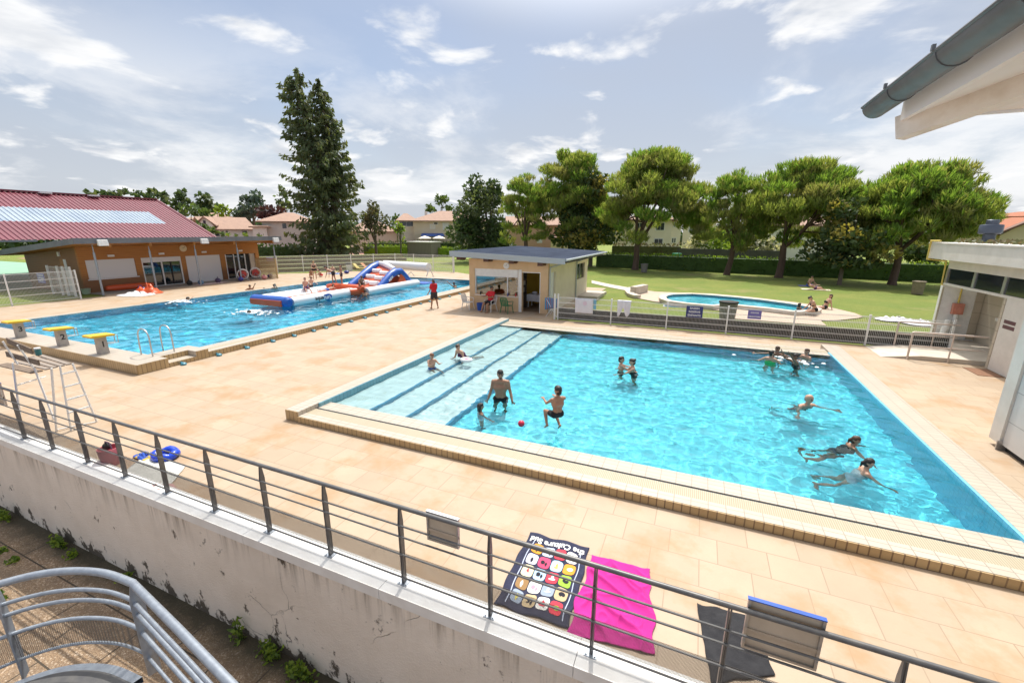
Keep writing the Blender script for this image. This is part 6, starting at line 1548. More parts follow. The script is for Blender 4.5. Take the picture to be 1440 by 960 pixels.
# obstacle course inflatable
oc_ = thing('inflatable_course', 'long white blue and orange inflatable obstacle course floating on the pool', 'inflatable', (-21.7, 22, .16))
XN, XF = -21.15, -23.6; XN2 = -20.35; r = .30
def tubep(pts, rr, nm, m, seg=14): return part(MB().tube(pts, rr, seg), nm, m, oc_, smooth=True)
for x, x2 in ((XN, XN2), (XF, XF)):
    tubep([(x, 17.45, .33), (x, 17.7, .33), (x, 20, .34), (x, 22.3, .33)], [.27, r, r, r], 'side_tube', M_WVINYL)
    tubep([(x2, 22.7, .33), (x2, 25, .34), (x2, 27.8, .33), (x2, 28.5, .34), (x2, 28.7, .35)], [.28, .29, .29, .26, .15], 'side_tube', M_WVINYL)
tubep([(XF - .25, 17.15, .36), (XF - .12, 17.15, .36), (XN + .12, 17.15, .36), (XN + .25, 17.15, .36)], [.2, .33, .33, .2], 'end_roll', M_BVINYL)
part(MB().box((XF - .02, 16.78, .17), (XN + .02, 16.84, .50)), 'end_panel', M_ORANGE, oc_)
b = MB(); b.box((XF + .25, 17.45, .16), (XN - .25, 22.3, .30)); part(b, 'floor_mat', M_WVINYL, oc_)
b = MB(); b.box((-22.75, 17.5, .302), (-22.0, 22.2, .41)); part(b, 'orange_lane', M_ORANGE, oc_)
for x in (-23.0, -21.75): tubep([(x, 17.5, .33), (x, 22.2, .33)], .12, 'lane_roll', M_WVINYL, 10)
b = MB(); b.box((XF + .25, 22.75, .16), (XN2 - .25, 28.4, .30)); part(b, 'floor_mat', M_WVINYL, oc_)
tubep([(XF + .1, 22.5, .52), (XF + .5, 22.5, .55), (XN2 - .6, 22.5, .55), (XN2 - .1, 22.5, .5)], [.2, .27, .27, .2], 'cross_roll', M_ORANGE)
tubep([(XN + .12, 21.9, .36), (XN2 - .05, 23.3, .36)], .27, 'orange_sleeve', M_ORANGE)
# climbing wedge: the far frame stands higher than the near one
tubep([(XN2 - .35, 24.5, .42), (XN2 - .35, 25.1, .78), (XN2 - .35, 25.8, 1.20), (XN2 - .35, 26.3, 1.36), (XN2 - .35, 26.9, 1.34), (XN2 - .35, 27.4, .95), (XN2 - .35, 28.0, .42)], [.22, .25, .27, .27, .27, .26, .23], 'arch_tube', M_BVINYL)
tubep([(XF + .3, 24.4, .42), (XF + .3, 25.4, .88), (XF + .3, 26.8, 1.52), (XF + .3, 27.6, 1.72), (XF + .3, 28.1, 1.62), (XF + .3, 28.7, 1.0), (XF + .3, 29.1, .45)], [.24, .28, .30, .30, .30, .28, .24], 'arch_tube', M_BVINYL)
b = MB(); n0 = (XF + .5, XN2 - .5)
v = [(n0[0], 24.5, .3), (n0[1], 24.6, .3), (n0[0], 27.4, 1.70), (n0[1], 26.4, 1.34), (n0[0], 28.9, .3), (n0[1], 27.8, .3)]
b.add(v, [(0, 1, 3, 2), (2, 3, 5, 4), (0, 2, 4), (1, 5, 3), (0, 4, 5, 1)]); part(b, 'wedge_core', M_ORANGE, oc_)
for k in range(3):
    f = .20 + .28 * k
    for x in (XF + 1.05, XF + 2.0):
        g_ = (x - n0[0]) / (n0[1] - n0[0]); ya, za = 24.5 + .1 * g_, .36; yb, zb_ = 27.4 - 1.0 * g_, 1.70 - .36 * g_
        y, z = ya + (yb - ya) * f, za + (zb_ - za) * f
        tubep([(x - .42, y, z), (x - .34, y, z + .03), (x + .34, y, z + .03), (x + .42, y, z)], [.08, .17, .17, .08], 'hand_hold', M_WVINYL, 12)
tubep([(XF + .55, 27.5, 1.86), (XF + 1.3, 27.2, 1.80), (XN2 - .6, 26.6, 1.52)], [.16, .2, .16], 'top_roll', M_WVINYL, 12)
b = MB(); b.prism([(26.05, .42), (27.3, .42), (26.95, .95), (26.6, 1.18)], XN2 - .12, XN2 - .04, plane='yz'); part(b, 'side_flap', M_ORANGE, oc_)
q = atX(461, 418.5, XN + .3); n_ = 20
b = MB(); b.add([(XN + .304, q.y + .34 * math.cos(2 * math.pi * i / n_), .36 + .19 * math.sin(2 * math.pi * i / n_)) for i in range(n_)], [tuple(range(n_))]); part(b, 'logo_disc', M_BVINYL, oc_)
k = text_mesh('aqua', .34, extrude=.001, bold=.006, align='RIGHT'); k2 = text_mesh('fun', .42, extrude=.001, bold=.012, align='LEFT')
def side_text(k, y, z, dx): return k.xf(Matrix.Translation((XN + dx, y, z)) @ Matrix.Rotation(R(90), 4, 'Z') @ Matrix.Rotation(R(90 - 8), 4, 'X'))
part(side_text(k, q.y - .33, .37, .309), 'lettering', M_DARK, oc_); part(side_text(k2, q.y - .31, .37, .311), 'lettering', M_WVINYL, oc_)
k = text_mesh('aqua', .30, extrude=.002, bold=.012); k.xf(Matrix.Translation((XN2 - .075, 25.45, .98)) @ Matrix.Rotation(R(90), 4, 'Z') @ Matrix.Rotation(R(90), 4, 'X') @ Matrix.Rotation(R(31), 4, 'Z')); part(k, 'lettering', M_WVINYL, oc_)
# cover reel
p, q = G(540, 371.5, .95), G(604, 376.0, .95)
cv_ = thing('pool_cover_reel', 'long white roll of pool cover on its stand at the end of the deck', 'reel', (p + q) / 2)
d = (q - p).normalized(); part(MB().tube([p + d * .1, q - d * .1], .40, 16), 'roll', M_WVINYL, cv_, smooth=True)
for e in (p, q):
    nn = Vector((-d.y, d.x, 0)); b = MB(); b.beam(e - nn * .5 - Vector((0, 0, .95)), e, .07, .07); b.beam(e + nn * .5 - Vector((0, 0, .95)), e, .07, .07); b.beam(e - nn * .55 - Vector((0, 0, .92)), e + nn * .55 - Vector((0, 0, .92)), .07, .06); part(b, 'stand', M_WHITE, cv_)
g = (p + q) / 2 + d * 1.2; b = MB(); b.beam(g + Vector((-.5, -.6, -.93)), g + Vector((0, -.5, -.5)), .05, .05); b.beam(g + Vector((.5, -.6, -.93)), g + Vector((0, -.5, -.5)), .05, .05); part(b, 'support', M_WHITE, cv_)
# floating mat end behind course
tag(MB().box((-21.6, 29.0, .13), (-19.9, 30.4, .22)).build('floating_mat', M_BVINYL), 'flat blue floating mat behind the obstacle course', 'mat')
# bins on the lawn
def litter_bin(px, py, h, w, m, label, lid=None):
    g = G(px, py); t = thing('litter_bin', label, 'bin', g); b = MB(); b.lathe([(w * .42, .02), (w * .5, h * .9), (w * .44, h * .9), (w * .40, h * .3)], g, 12); part(b, 'drum', m, t, smooth=True)
    b = MB(); b.lathe([(w * .54, h * .9), (w * .54, h * .97), (w * .3, h)], g, 12); part(b, 'lid', lid or m, t, smooth=True)
M_GBIN = mat('grey_bin', (.20, .19, .18), .7, col2=(.15, .14, .13), scale=9)
litter_bin(905.5, 383, .95, .75, M_GBIN, 'grey litter bin at the foot of the three trunked pine')
litter_bin(1289, 413.5, .95, .75, mat('wood_bin', (.26, .21, .15), .8, col2=(.2, .16, .11), scale=9), 'wooden litter bin on the lawn near the flat roofed building')
g = G(1022, 449); litter_bin(1022, 449, .95, .85, M_GBIN, 'grey bin with black liner just behind the mesh fence', M_DARK)
g = Vector(A_) + dr_ * 9.5 + nrm * .7; t = thing('litter_bin', 'white bin with black bag behind the back fence', 'bin', g); part(MB().lathe([(.32, 0), (.36, .7)], g, 12), 'drum', M_WHITE, t, smooth=True); part(MB().lathe([(.38, .68), (.4, .82), (.25, .9)], g, 12), 'bag', M_DARK, t, smooth=True)
# white sheets on the grass at right
g = G(1275, 452)
tag(solid(crumple(G(1260, 450.5), .9, .55, .22, 12).build('beach_towel', M_TOWELW, smooth='all')), 'white towel spread on the grass behind the fence, left of two', 'towel')
tag(solid(crumple(G(1294, 456), .7, .5, .24, 15).build('beach_towel', M_TOWELW, smooth='all')), 'white towel spread on the grass next to the changing rooms', 'towel')
# ---- towels by the railing
def folds(seed, amp): return lambda x, y: max(0.0, amp * (.45 + noise.noise((x * 3.1 + seed, y * 2.3, seed)) + .6 * noise.noise((x * 7 + seed, y * 6, 3)) + .25 * noise.noise((x * 19, y * 17, seed))))
def creases(seed, amp):
    def f(x, y):
        a = noise.noise((x * 2.3 + y * 1.1 + seed, y * 2.0 - x * .6, seed)); c = noise.noise((x * 4.5 + seed, y * 3.2, seed + 5)); return amp * ((1 - abs(a)) ** 6 + .5 * (1 - abs(c)) ** 8 + .15 * noise.noise((x * 1.5, y * 1.5, seed)))
    return f
def flat_towel(name, label, P, m, seed, amp, nu=40, nv=50, wav=.03):
    f = folds(seed, amp) if seed != 9 else creases(seed, amp); P = [Vector(p) for p in P]
    def fn(u, v):
        a = P[0].lerp(P[1], u); c = P[3].lerp(P[2], u); p = a.lerp(c, v)
        e = (u - .5) * 2; p.x += wav * noise.noise((v * 4 + seed, 1, seed)) * abs(e) * (1 if e > 0 else -1); p.y += wav * noise.noise((u * 4, seed, 5)) * abs(v - .5) * 2
        edge = min(u, 1 - u, v, 1 - v); k = min(1, edge * 9)
        return (p.x, p.y, .012 + f(p.x, p.y) * (.25 + .75 * k))
    t = thing('beach_towel', label, 'towel', (P[0] + P[2]) / 2); o = part(cloth(fn, nu, nv), 'cloth', m, t, smooth='all'); solid(o, .008)
    return t, fn
M_NAVYT = mat('navy_terry', (.022, .026, .060), .95, col2=(.035, .038, .075), scale=12, bump=.4, bscale=120)
M_PINKT = mat('magenta_terry', (.58, .025, .27), .95, col2=(.53, .022, .25), scale=3, bump=.4, bscale=120)
M_BLKT = mat('black_terry', (.018, .018, .022), .95, col2=(.03, .03, .034), scale=10, bump=.4, bscale=120)
TW = [G(746, 749), G(829, 771), G(800, 884), G(694, 850)]
tw, fn = flat_towel('beach_towel', 'dark navy towel printed with a grid of coloured picture tiles and white lettering', TW, M_NAVYT, 3, .02)
f0 = folds(3, .02)
cols = {'or': (.70, .30, .04), 'gb': (.45, .50, .62), 're': (.66, .05, .08), 'gr': (.30, .50, .06), 'li': (.55, .55, .66), 'pr': (.62, .07, .16), 'lb': (.40, .58, .74), 'wh': (.74, .73, .70), 'cr': (.72, .66, .42), 'br': (.30, .18, .08), 'ta': (.52, .40, .24), 'bg': (.30, .36, .46), 'bk': (.02, .02, .03), 'pk': (.65, .30, .38), 'ye': (.62, .55, .14)}
ck_ = list(cols); cm = [mat('towel_print_' + str(i), cols[k_], .95) for i, k_ in enumerate(ck_)]
grid = [['or', 'gb', 're', 'wh'], ['li', 'pr', 'lb', 'or'], ['cr', 'lb', 're', 'gr'], ['br', 'wh', 'bg', 'ta'], ['bg', 'ta', 'wh', 're']]
motif = [['bk', 'bk', 'bk', 're'], ['bk', 'bk', 'ye', 'wh'], ['re', 'bk', 'wh', 'bk'], ['wh', 'pk', 'gb', 'bk'], ['ye', 'bk', 're', 'gr']]
pr = MB()
def on(u, v, dz=.008):
    p = Vector(fn(u, v)); p.z += dz; return p
def disc(cu, cv, ru, rv, ci, dz, n=14, sq=4.0):
    vs = []
    for i in range(n * 2):
        a = math.pi * i / n; c, s = math.cos(a), math.sin(a); k = (abs(c) ** sq + abs(s) ** sq) ** (-1 / sq); vs.append(on(cu + ru * k * c, cv + rv * k * s, dz))
    ctr = on(cu, cv, dz); pr.add([ctr] + vs, [(0, 1 + i, 1 + (i + 1) % (2 * n)) for i in range(2 * n)], ci)
for i in range(5):
    for j in range(4):
        cu = .235 + .185 * j; cv = .225 + .158 * i
        disc(cu, cv, .086, .071, ck_.index(grid[i][j]), .009)
        mi = ck_.index(motif[i][j]); s = (i * 4 + j) % 4
        if s == 0: disc(cu, cv + .01, .022, .042, mi, .011, 8, 1.3)
        elif s == 1: disc(cu - .02, cv, .03, .025, mi, .011, 8, 2); disc(cu + .03, cv + .015, .018, .03, mi, .0112, 8, 1.2)
        elif s == 2: disc(cu, cv + .018, .05, .016, mi, .011, 8, 2); disc(cu, cv - .01, .025, .03, mi, .0112, 8, 1)
        else: disc(cu + .01, cv, .045, .026, mi, .011, 8, 2)
for u0, u1 in ((.115, .130), (.905, .918)):
    for k in range(30): pr.quad(on(u0, .12 + .028 * k, .009), on(u1, .12 + .028 * k, .009), on(u1, .12 + .028 * (k + 1), .009), on(u0, .12 + .028 * (k + 1), .009), ck_.index('gb'))
part(pr, 'printed_tiles', cm, tw)
k = text_mesh('the Culture Sud', .138, extrude=0, bold=.005); vs = []
for p in k.v: vs.append(on(.50 - p.x / .98, .105 + p.y / 1.25, .012))   # upside down towards the camera
k.v = vs; part(k, 'lettering', M_WHITE, tw)
flat_towel('beach_towel', 'bright magenta towel lying creased beside the printed navy towel', [G(832, 781), G(914, 802), G(921, 921), G(797, 892)], M_PINKT, 9, .055, 100, 110, .07)
flat_towel('beach_towel', 'black towel lying under the wide sign board', [G(980, 849), G(1056, 868), G(1090, 950), G(1000, 962)], M_BLKT, 14, .03, 24, 40)
flat_towel('beach_towel', 'pale grey towel spread at the far left beyond the railing posts', [G(206, 640), G(262, 655), G(232, 694), G(160, 674)], mat('pale_grey_terry', (.60, .60, .56), .95, col2=(.5, .5, .47), scale=5), 19, .02, 24, 24)
tag(solid(crumple(G(222, 690), .42, .20, .10, 21).build('folded_towel', mat('dusty_pink_terry', (.45, .26, .25), .95), smooth='all')), 'dusty pink folded towel at the edge of the pale grey towel', 'towel')
g = G(234, 643); rg_ = thing('swim_ring', 'blue flattened swim ring with a white stripe on the pale towel', 'swim ring', g)
b = MB(); b.tube([g + Vector((.19 * math.cos(2 * math.pi * i / 24), .15 * math.sin(2 * math.pi * i / 24), .07 + .02 * math.sin(i))) for i in range(24)], .075, 10, closed=True); part(b, 'ring', mat('bright_blue_vinyl', (.01, .06, .55), .3), rg_, smooth=True)
b = MB(); b.tube([g + Vector((-.20, .02, .13)), g + Vector((-.05, -.12, .155)), g + Vector((.12, -.17, .13))], .018, 8); part(b, 'stripe', M_WVINYL, rg_)
g = G(205, 642); tag(solid(crumple(g, .26, .14, .10, 25).build('swim_bag', mat('yellow_blue_cloth', (.55, .42, .05), .8, col2=(.02, .08, .42), scale=6, lo=.46, hi=.54), smooth='all')), 'yellow and blue cloth bag next to the blue swim ring', 'bag')
g = G(158, 652); bk = thing('beach_bag', 'pink open beach bag standing against the railing', 'bag', g)
b = MB(); b.lathe([(.13, .0), (.16, .22), (.17, .34), (.155, .34), (.12, .05)], g, 14); part(b, 'body', mat('pink_plastic_bag', (.60, .16, .20), .5, col2=(.52, .13, .17), scale=12), bk, smooth=True)
b = MB(); b.tube([g + Vector((-.12, 0, .33)), g + Vector((-.06, 0, .45)), g + Vector((.06, 0, .45)), g + Vector((.12, 0, .33))], .012, 6); part(b, 'handle', mat('dark_violet_strap', (.1, .04, .08), .6), bk)
tag(MB().ball(g + Vector((-.04, .0, .36)), .07, 10).build('cap', M_DARK, smooth='all'), 'small dark cloth poking out of the pink beach bag', 'cloth')
# loungers at the far end
for px, py, m, lb in ((506, 381, mat('yellow_lounger', (.58, .48, .16), .6), 'yellow folding lounger at the far end of the deck'), (517, 380, mat('orange_lounger', (.5, .22, .09), .6), 'orange brown folding lounger right of the yellow one')):
    g = G(px, py); t = thing('sun_lounger', lb, 'lounger', g); b = MB(); b.beam(g + Vector((-.2, 0, .3)), g + Vector((1.0, .3, .3)), .6, .05); b.beam(g + Vector((-.2, 0, .3)), g + Vector((-.7, -.12, .8)), .6, .05); part(b, 'bed', m, t)
    for q in ((-.1, 0), (.95, .3)): part(MB().beam(g + Vector((q[0], q[1] - .2, 0)), g + Vector((q[0], q[1] + .2, .28)), .04, .04), 'leg', M_WHITE, t)
# weeds at the foot of the wall
def weed(px, py, w, h, n, seed, label):
    r_ = random.Random(seed); g = G(px, py, LOW); g.y = min(g.y, 3.30); t = thing('weed', label, 'weed', g, 0, None); b = MB(); st_ = MB()
    for _ in range(n):
        c = g + Vector((r_.gauss(0, w * .45), -abs(r_.gauss(0, .07)), r_.random() ** 1.6 * h)); leaf(b, c, rdir(r_) + Vector((0, -.3, .5)), r_.uniform(.035, .06), r_.uniform(.06, .11), r_, r_.randrange(2))
    for _ in range(max(3, n // 14)):
        p = g + Vector((r_.gauss(0, w * .35), -.03, 0)); st_.tube([p, p + Vector((r_.uniform(-.05, .05), -.04, h * r_.uniform(.4, 1)))], .006, 5)
    part(b, 'foliage', LIME, t); part(st_, 'stem', LIME[1], t)
for i, (px, py, w, h, n, lb) in enumerate([(12, 728, .22, .22, 120, 'leafy weed at the wall foot at the far left'), (88, 764, .26, .20, 130, 'bushy low weed at the wall foot before the stair railing'), (108, 779, .12, .12, 50, 'small weed right of the bushy low weed'), (188, 812, .08, .20, 50, 'single upright weed at the wall foot above the curved rail'), (352, 886, .10, .42, 70, 'tall thin weed climbing the wall near the crack'), (385, 918, .22, .26, 150, 'dense leafy weed right of the tall thin weed'), (425, 946, .26, .24, 170, 'dense leafy weed at the lower end of the wall foot'), (8, 772, .14, .08, 50, 'flat weed growing in a slab joint at the far left'), (26, 786, .12, .08, 40, 'flat weed in the slab joint behind the curved rail'), (6, 838, .14, .12, 70, 'sunlit weed in the slab joint seen through the curved rail')]):
    weed(px, py, w, h, n, 100 + i, lb)
# ---------------------------------------------------------------- people
SKIN = {'fair': mat('fair_skin', (.56, .33, .23), .5, col2=(.50, .28, .19), scale=6), 'tan': mat('tanned_skin', (.40, .21, .13), .5, col2=(.34, .175, .105), scale=6), 'brown': mat('brown_skin', (.24, .125, .075), .5, col2=(.2, .1, .06), scale=6)}
HAIR = {'dark': mat('dark_hair', (.022, .016, .013), .55), 'brown': mat('brown_hair', (.07, .035, .018), .55), 'red': mat('reddish_hair', (.20, .08, .035), .55), 'grey': mat('grey_hair', (.30, .28, .26), .6), 'blond': mat('blond_hair', (.42, .28, .12), .55)}
M_LIP = mat('lips', (.36, .11, .09), .5); M_EYE = mat('eye_dark', (.015, .012, .012), .3)
def capsule(b, p, q, r0, r1, n=10):
    p = Vector(p); q = Vector(q); d = q - p; L_ = d.length
    if L_ < 1e-5: b.ball(p, r0, n); return
    d /= L_; pts = []; rs = []
    for a in (-80, -45, -15): pts.append(p + d * r0 * math.sin(R(a))); rs.append(max(.001, r0 * math.cos(R(a))))
    for a in (15, 45, 80): pts.append(q + d * r1 * math.sin(R(a))); rs.append(max(.001, r1 * math.cos(R(a))))
    b.tube(pts, rs, n)
def remeshed(b, vox, smooth=4):
    me = bpy.data.meshes.new('tmp'); me.from_pydata([tuple(v) for v in b.v], [], b.f); me.update()
    bm = bmesh.new(); bm.from_mesh(me); bmesh.ops.recalc_face_normals(bm, faces=bm.faces); bm.to_mesh(me); bm.free()
    o = bpy.data.objects.new('tmp', me); COL.objects.link(o)
    m = o.modifiers.new('r', 'REMESH'); m.mode = 'VOXEL'; m.voxel_size = vox; m.adaptivity = 0
    s = o.modifiers.new('s', 'SMOOTH'); s.iterations = smooth; s.factor = .5
    dg = bpy.context.evaluated_depsgraph_get(); me2 = bpy.data.meshes.new_from_object(o.evaluated_get(dg))
    bpy.data.objects.remove(o); bpy.data.meshes.remove(me); return me2
def dirv(flex, abd, side):
    """limb direction: 0 hangs down, flex swings it forward (+y), abd sideways"""
    f, a = R(flex), R(abd); return Vector((side * math.sin(a), math.sin(f) * math.cos(a), -math.cos(f) * math.cos(a)))
def person(label, at, rz, h=1.7, pz=None, lean=0, side=0, arms=((0, 10, 15), (0, 10, 15)), legs=((0, 4, 0), (0, 4, 0)), neck=(0, 0), skin='tan', hair='dark', hairstyle='short', wear=(), child=False, female=False, vox=.016, fine=False, beard=False, cap=None, mesh_only=False, bald=False, twist=0):
    """at: point under the pelvis (z is the level of the feet when standing); arms and legs: (flex, abduction, bend) for left and right"""
    t = thing('person', label, 'person', at, rz)
    hd = .125 * h if not child else .155 * h
    pelvis = Vector((0, 0, pz if pz is not None else .52 * h))
    up = Vector((math.sin(R(side)), math.sin(R(lean)) * math.cos(R(side)), math.cos(R(lean)) * math.cos(R(side))))
    fwd = Vector((0, math.cos(R(lean)), -math.sin(R(lean)))); rtv = fwd.cross(up).normalized()
    rtv2 = (rtv * math.cos(R(twist)) + fwd * math.sin(R(twist))).normalized(); fw2 = up.cross(rtv2).normalized()
    k = h; tl = .30 * k if not child else .285 * k
    chest = pelvis + up * tl * .62; nb = pelvis + up * tl
    sw = (.108 if not female else .095) * k; hw = .052 * k
    b = MB(); body = lambda *a: capsule(b, *a)
    cl = {'torso': [], 'hips': [], 'legs': [], 'arms': [], 'chest': []}
    def seg(key, p, q, r0, r1):
        capsule(b, p, q, r0, r1, 12 if fine else 9)
        for kk in key.split(): cl[kk].append((Vector(p), Vector(q), r0, r1))
    wr = .058 * k; cr = .066 * k if not female else .058 * k
    seg('hips torso', pelvis - rtv * hw, pelvis + rtv * hw, .062 * k, .062 * k)
    seg('torso', pelvis + rtv * .03 * k, pelvis + up * tl * .45 + rtv2 * .028 * k, wr, wr * .95); seg('torso', pelvis - rtv * .03 * k, pelvis + up * tl * .45 - rtv2 * .028 * k, wr, wr * .95)
    seg('torso chest', chest + rtv2 * .045 * k, chest - rtv2 * .045 * k, cr, cr)
    seg('torso', pelvis + up * tl * .45 + rtv2 * .03 * k, chest + rtv2 * .045 * k, wr * .98, cr); seg('torso', pelvis + up * tl * .45 - rtv2 * .03 * k, chest - rtv2 * .045 * k, wr * .98, cr)
    sh = nb - up * .022 * k
    seg('torso', sh + rtv2 * sw * .62, sh - rtv2 * sw * .62, .044 * k, .044 * k)
    seg('torso', chest + rtv2 * .05 * k, sh + rtv2 * sw * .6, cr * .85, .042 * k); seg('torso', chest - rtv2 * .05 * k, sh - rtv2 * sw * .6, cr * .85, .042 * k)
    if female:
        for s in (-1, 1): seg('torso chest', chest + rtv2 * s * .045 * k + fw2 * .045 * k - up * .01 * k, chest + rtv2 * s * .045 * k + fw2 * .05 * k - up * .015 * k, .034 * k, .034 * k)
    hdv = (up * math.cos(R(neck[1])) + fw2 * math.sin(R(neck[1]))).normalized(); hf0 = (fw2 - hdv * fw2.dot(hdv)).normalized(); hr = hf0.cross(hdv).normalized()
    hf = (hf0 * math.cos(R(neck[0])) + hr * math.sin(R(neck[0]))).normalized(); hr = hf.cross(hdv).normalized()
    hc_ = nb + hdv * (.035 * k + hd * .52)
    capsule(b, nb - up * .02 * k, hc_ - hdv * hd * .3, .032 * k, .030 * k)
    for (o_, r_) in ((hdv * hd * .13, .40), (hdv * hd * .05 + hf * hd * .06, .38), (-hdv * hd * .18 + hf * hd * .10, .30), (-hdv * hd * .32 + hf * hd * .17, .17), (hf * -hd * .10 + hdv * hd * .06, .40)): b.ball(hc_ + o_, hd * r_, 12)
    capsule(b, hc_ + hf * hd * .42 + hdv * hd * .02, hc_ + hf * hd * .50 - hdv * hd * .10, hd * .04, hd * .065, 8)
    for s in (-1, 1): capsule(b, hc_ + hr * s * hd * .38 + hdv * hd * .05, hc_ + hr * s * hd * .39 - hdv * hd * .10, hd * .06, hd * .045, 6)
    ends = {}
    for i, s in ((0, -1), (1, 1)):
        fl, ab, bd = arms[i]; A = sh + rtv2 * s * sw
        def tow(d): return rtv2 * d.x + fw2 * d.y + up * d.z
        def rawd(d): return Vector((d.x, d.y, d.z)) if len(arms[i]) > 3 else tow(d)
        d1 = tow(dirv(fl, ab, s)); E_ = A + d1 * .165 * k
        d2 = tow(dirv(fl + bd, ab * (1 if bd < 40 else .2) - (0 if bd < 40 else 12), s)); W_ = E_ + d2 * .15 * k
        seg('arms', A, A + d1 * .06 * k, .034 * k, .029 * k); capsule(b, A, E_, .030 * k, .0225 * k); capsule(b, E_, E_ + d2 * .05 * k, .0225 * k, .023 * k); capsule(b, E_ + d2 * .05 * k, W_, .023 * k, .0155 * k)
        pn = d2.cross(rtv2); pn = pn.normalized() if pn.length > .1 else fw2; sd = d2.cross(pn).normalized()
        P_ = W_ + d2 * .045 * k
        capsule(b, W_ + sd * .008 * k, P_ + sd * .016 * k, .011 * k, .0105 * k, 6); capsule(b, W_ - sd * .008 * k, P_ - sd * .016 * k, .011 * k, .0105 * k, 6); capsule(b, W_, P_, .012 * k, .011 * k, 6)
        for j, (o_, ln) in enumerate(((-.024, .036), (-.008, .043), (.008, .041), (.024, .032))):
            q0 = P_ + sd * o_ * k; q1 = q0 + (d2 + sd * o_ * 6) .normalized() * ln * k * .55; q2 = q1 + (d2 - pn * .35).normalized() * ln * k * .45; rr = max(.0052 * k, vox * .62)
            capsule(b, q0, q1, rr, rr, 6); capsule(b, q1, q2, rr, rr * .85, 6)
        th0 = W_ + d2 * .015 * k - sd * .014 * k * s; th1 = th0 + (d2 * .6 - sd * s * .8).normalized() * .03 * k; capsule(b, th0, th1, .009 * k, max(.0058 * k, vox * .62), 6); capsule(b, th1, th1 + (d2 * .9 - sd * s * .3).normalized() * .02 * k, max(.0058 * k, vox * .62), max(.005 * k, vox * .6), 6)
        ends['hand%d' % i] = P_
        fl, ab, bd = legs[i]; H_ = pelvis + rtv * s * hw - up * .01 * k
        d1 = dirv(fl, ab, s); K_ = H_ + d1 * .245 * k; d2 = dirv(fl - bd, ab * .6, s); N_ = K_ + d2 * .235 * k
        seg('legs', H_, H_ + d1 * .12 * k, .056 * k, .047 * k); capsule(b, H_, K_, .053 * k, .033 * k); capsule(b, K_, K_ + d2 * .08 * k, .032 * k, .034 * k); capsule(b, K_ + d2 * .08 * k, N_, .034 * k, .020 * k)
        fd = (Vector((0, 1, 0)) - d2 * d2.y * .9 + d2 * .1); fd = (fd - d2 * fd.dot(d2) * .75)
        if fd.length < .1: fd = Vector((0, 0, 1))
        fd.normalize(); capsule(b, N_ + d2 * .012 * k - fd * .02 * k, N_ + d2 * .025 * k + fd * .085 * k, .022 * k, .015 * k); ends['foot%d' % i] = N_
    me = remeshed(b, vox, 3)
    # colour lips and eyes on the skin itself
    me.materials.clear(); me.materials.append(SKIN[skin]); me.materials.append(M_EYE); me.materials.append(M_LIP)
    eyes = [hc_ + hf * hd * .40 + hr * s * hd * .155 + hdv * hd * .07 for s in (-1, 1)]; mouth = hc_ + hf * hd * .42 - hdv * hd * .24; er = max(hd * .07, vox * .62)
    for p in me.polygons:
        c = p.center
        if (c - hc_).length < hd:
            if min((c - e).length for e in eyes) < er * 1.15: p.material_index = 1
            else:
                q = c - mouth
                if abs(q.dot(hr)) < hd * .15 and abs(q.dot(hdv)) < max(hd * .05, vox * .5) and q.dot(hf) > -hd * .15: p.material_index = 2
        p.use_smooth = True
    o = bpy.data.objects.new('body', me); COL.objects.link(o); o.parent = t; WORLD[o.name] = WORLD[t.name].copy()
    def piece(nm, caps, m, v=None, sm=3):
        bb = MB()
        for p, q, r0, r1 in caps: capsule(bb, p, q, r0, r1, 10)
        mm = remeshed(bb, v or vox, sm); mm.materials.clear(); mm.materials.append(m)
        for p in mm.polygons: p.use_smooth = True
        oo = bpy.data.objects.new(nm, mm); COL.objects.link(oo); oo.parent = t; return oo
    if not bald:
        hb = [(hc_ + hdv * hd * .17 - hf * hd * .08, hc_ + hdv * hd * .23 + hf * hd * .05, hd * .42, hd * .37), (hc_ - hf * hd * .16 + hdv * hd * .05, hc_ - hf * hd * .20 - hdv * hd * .16, hd * .38, hd * .30)]
        if hairstyle in ('long', 'bob'):
            ln = .55 if hairstyle == 'bob' else 1.0
            for s in (-1, 1): hb.append((hc_ + hr * s * hd * .24 - hf * hd * .14 + hdv * hd * .1, hc_ + hr * s * hd * .26 - hf * hd * .22 - hdv * hd * ln, hd * .25, hd * .16))
            hb.append((hc_ - hf * hd * .25, hc_ - hf * hd * .30 - hdv * hd * ln, hd * .28, hd * .2))
        if hairstyle == 'tail': hb += [(hc_ - hf * hd * .42 + hdv * hd * .1, hc_ - hf * hd * .62 - hdv * hd * .1, hd * .16, hd * .15), (hc_ - hf * hd * .62 - hdv * hd * .1, hc_ - hf * hd * .62 - hdv * hd * .55, hd * .15, hd * .07)]
        if hairstyle == 'bun': hb.append((hc_ - hf * hd * .38 + hdv * hd * .32, hc_ - hf * hd * .46 + hdv * hd * .34, hd * .17, hd * .17))
        piece('hair', hb, HAIR[hair], max(.010, vox * .8))
    else:
        piece('hair', [(hc_ - hf * hd * .18 - hdv * hd * .02, hc_ - hf * hd * .22 - hdv * hd * .18, hd * .39, hd * .30)], HAIR[hair], .012)
    if beard: piece('beard', [(hc_ - hdv * hd * .34 + hf * hd * .20, hc_ - hdv * hd * .42 + hf * hd * .22, hd * .16, hd * .13), (hc_ + hr * hd * .28 - hdv * hd * .2 + hf * hd * .08, hc_ - hdv * hd * .38 + hf * hd * .2, hd * .09, hd * .12), (hc_ - hr * hd * .28 - hdv * hd * .2 + hf * hd * .08, hc_ - hdv * hd * .38 + hf * hd * .2, hd * .09, hd * .12)], HAIR['dark'], .010, 2)
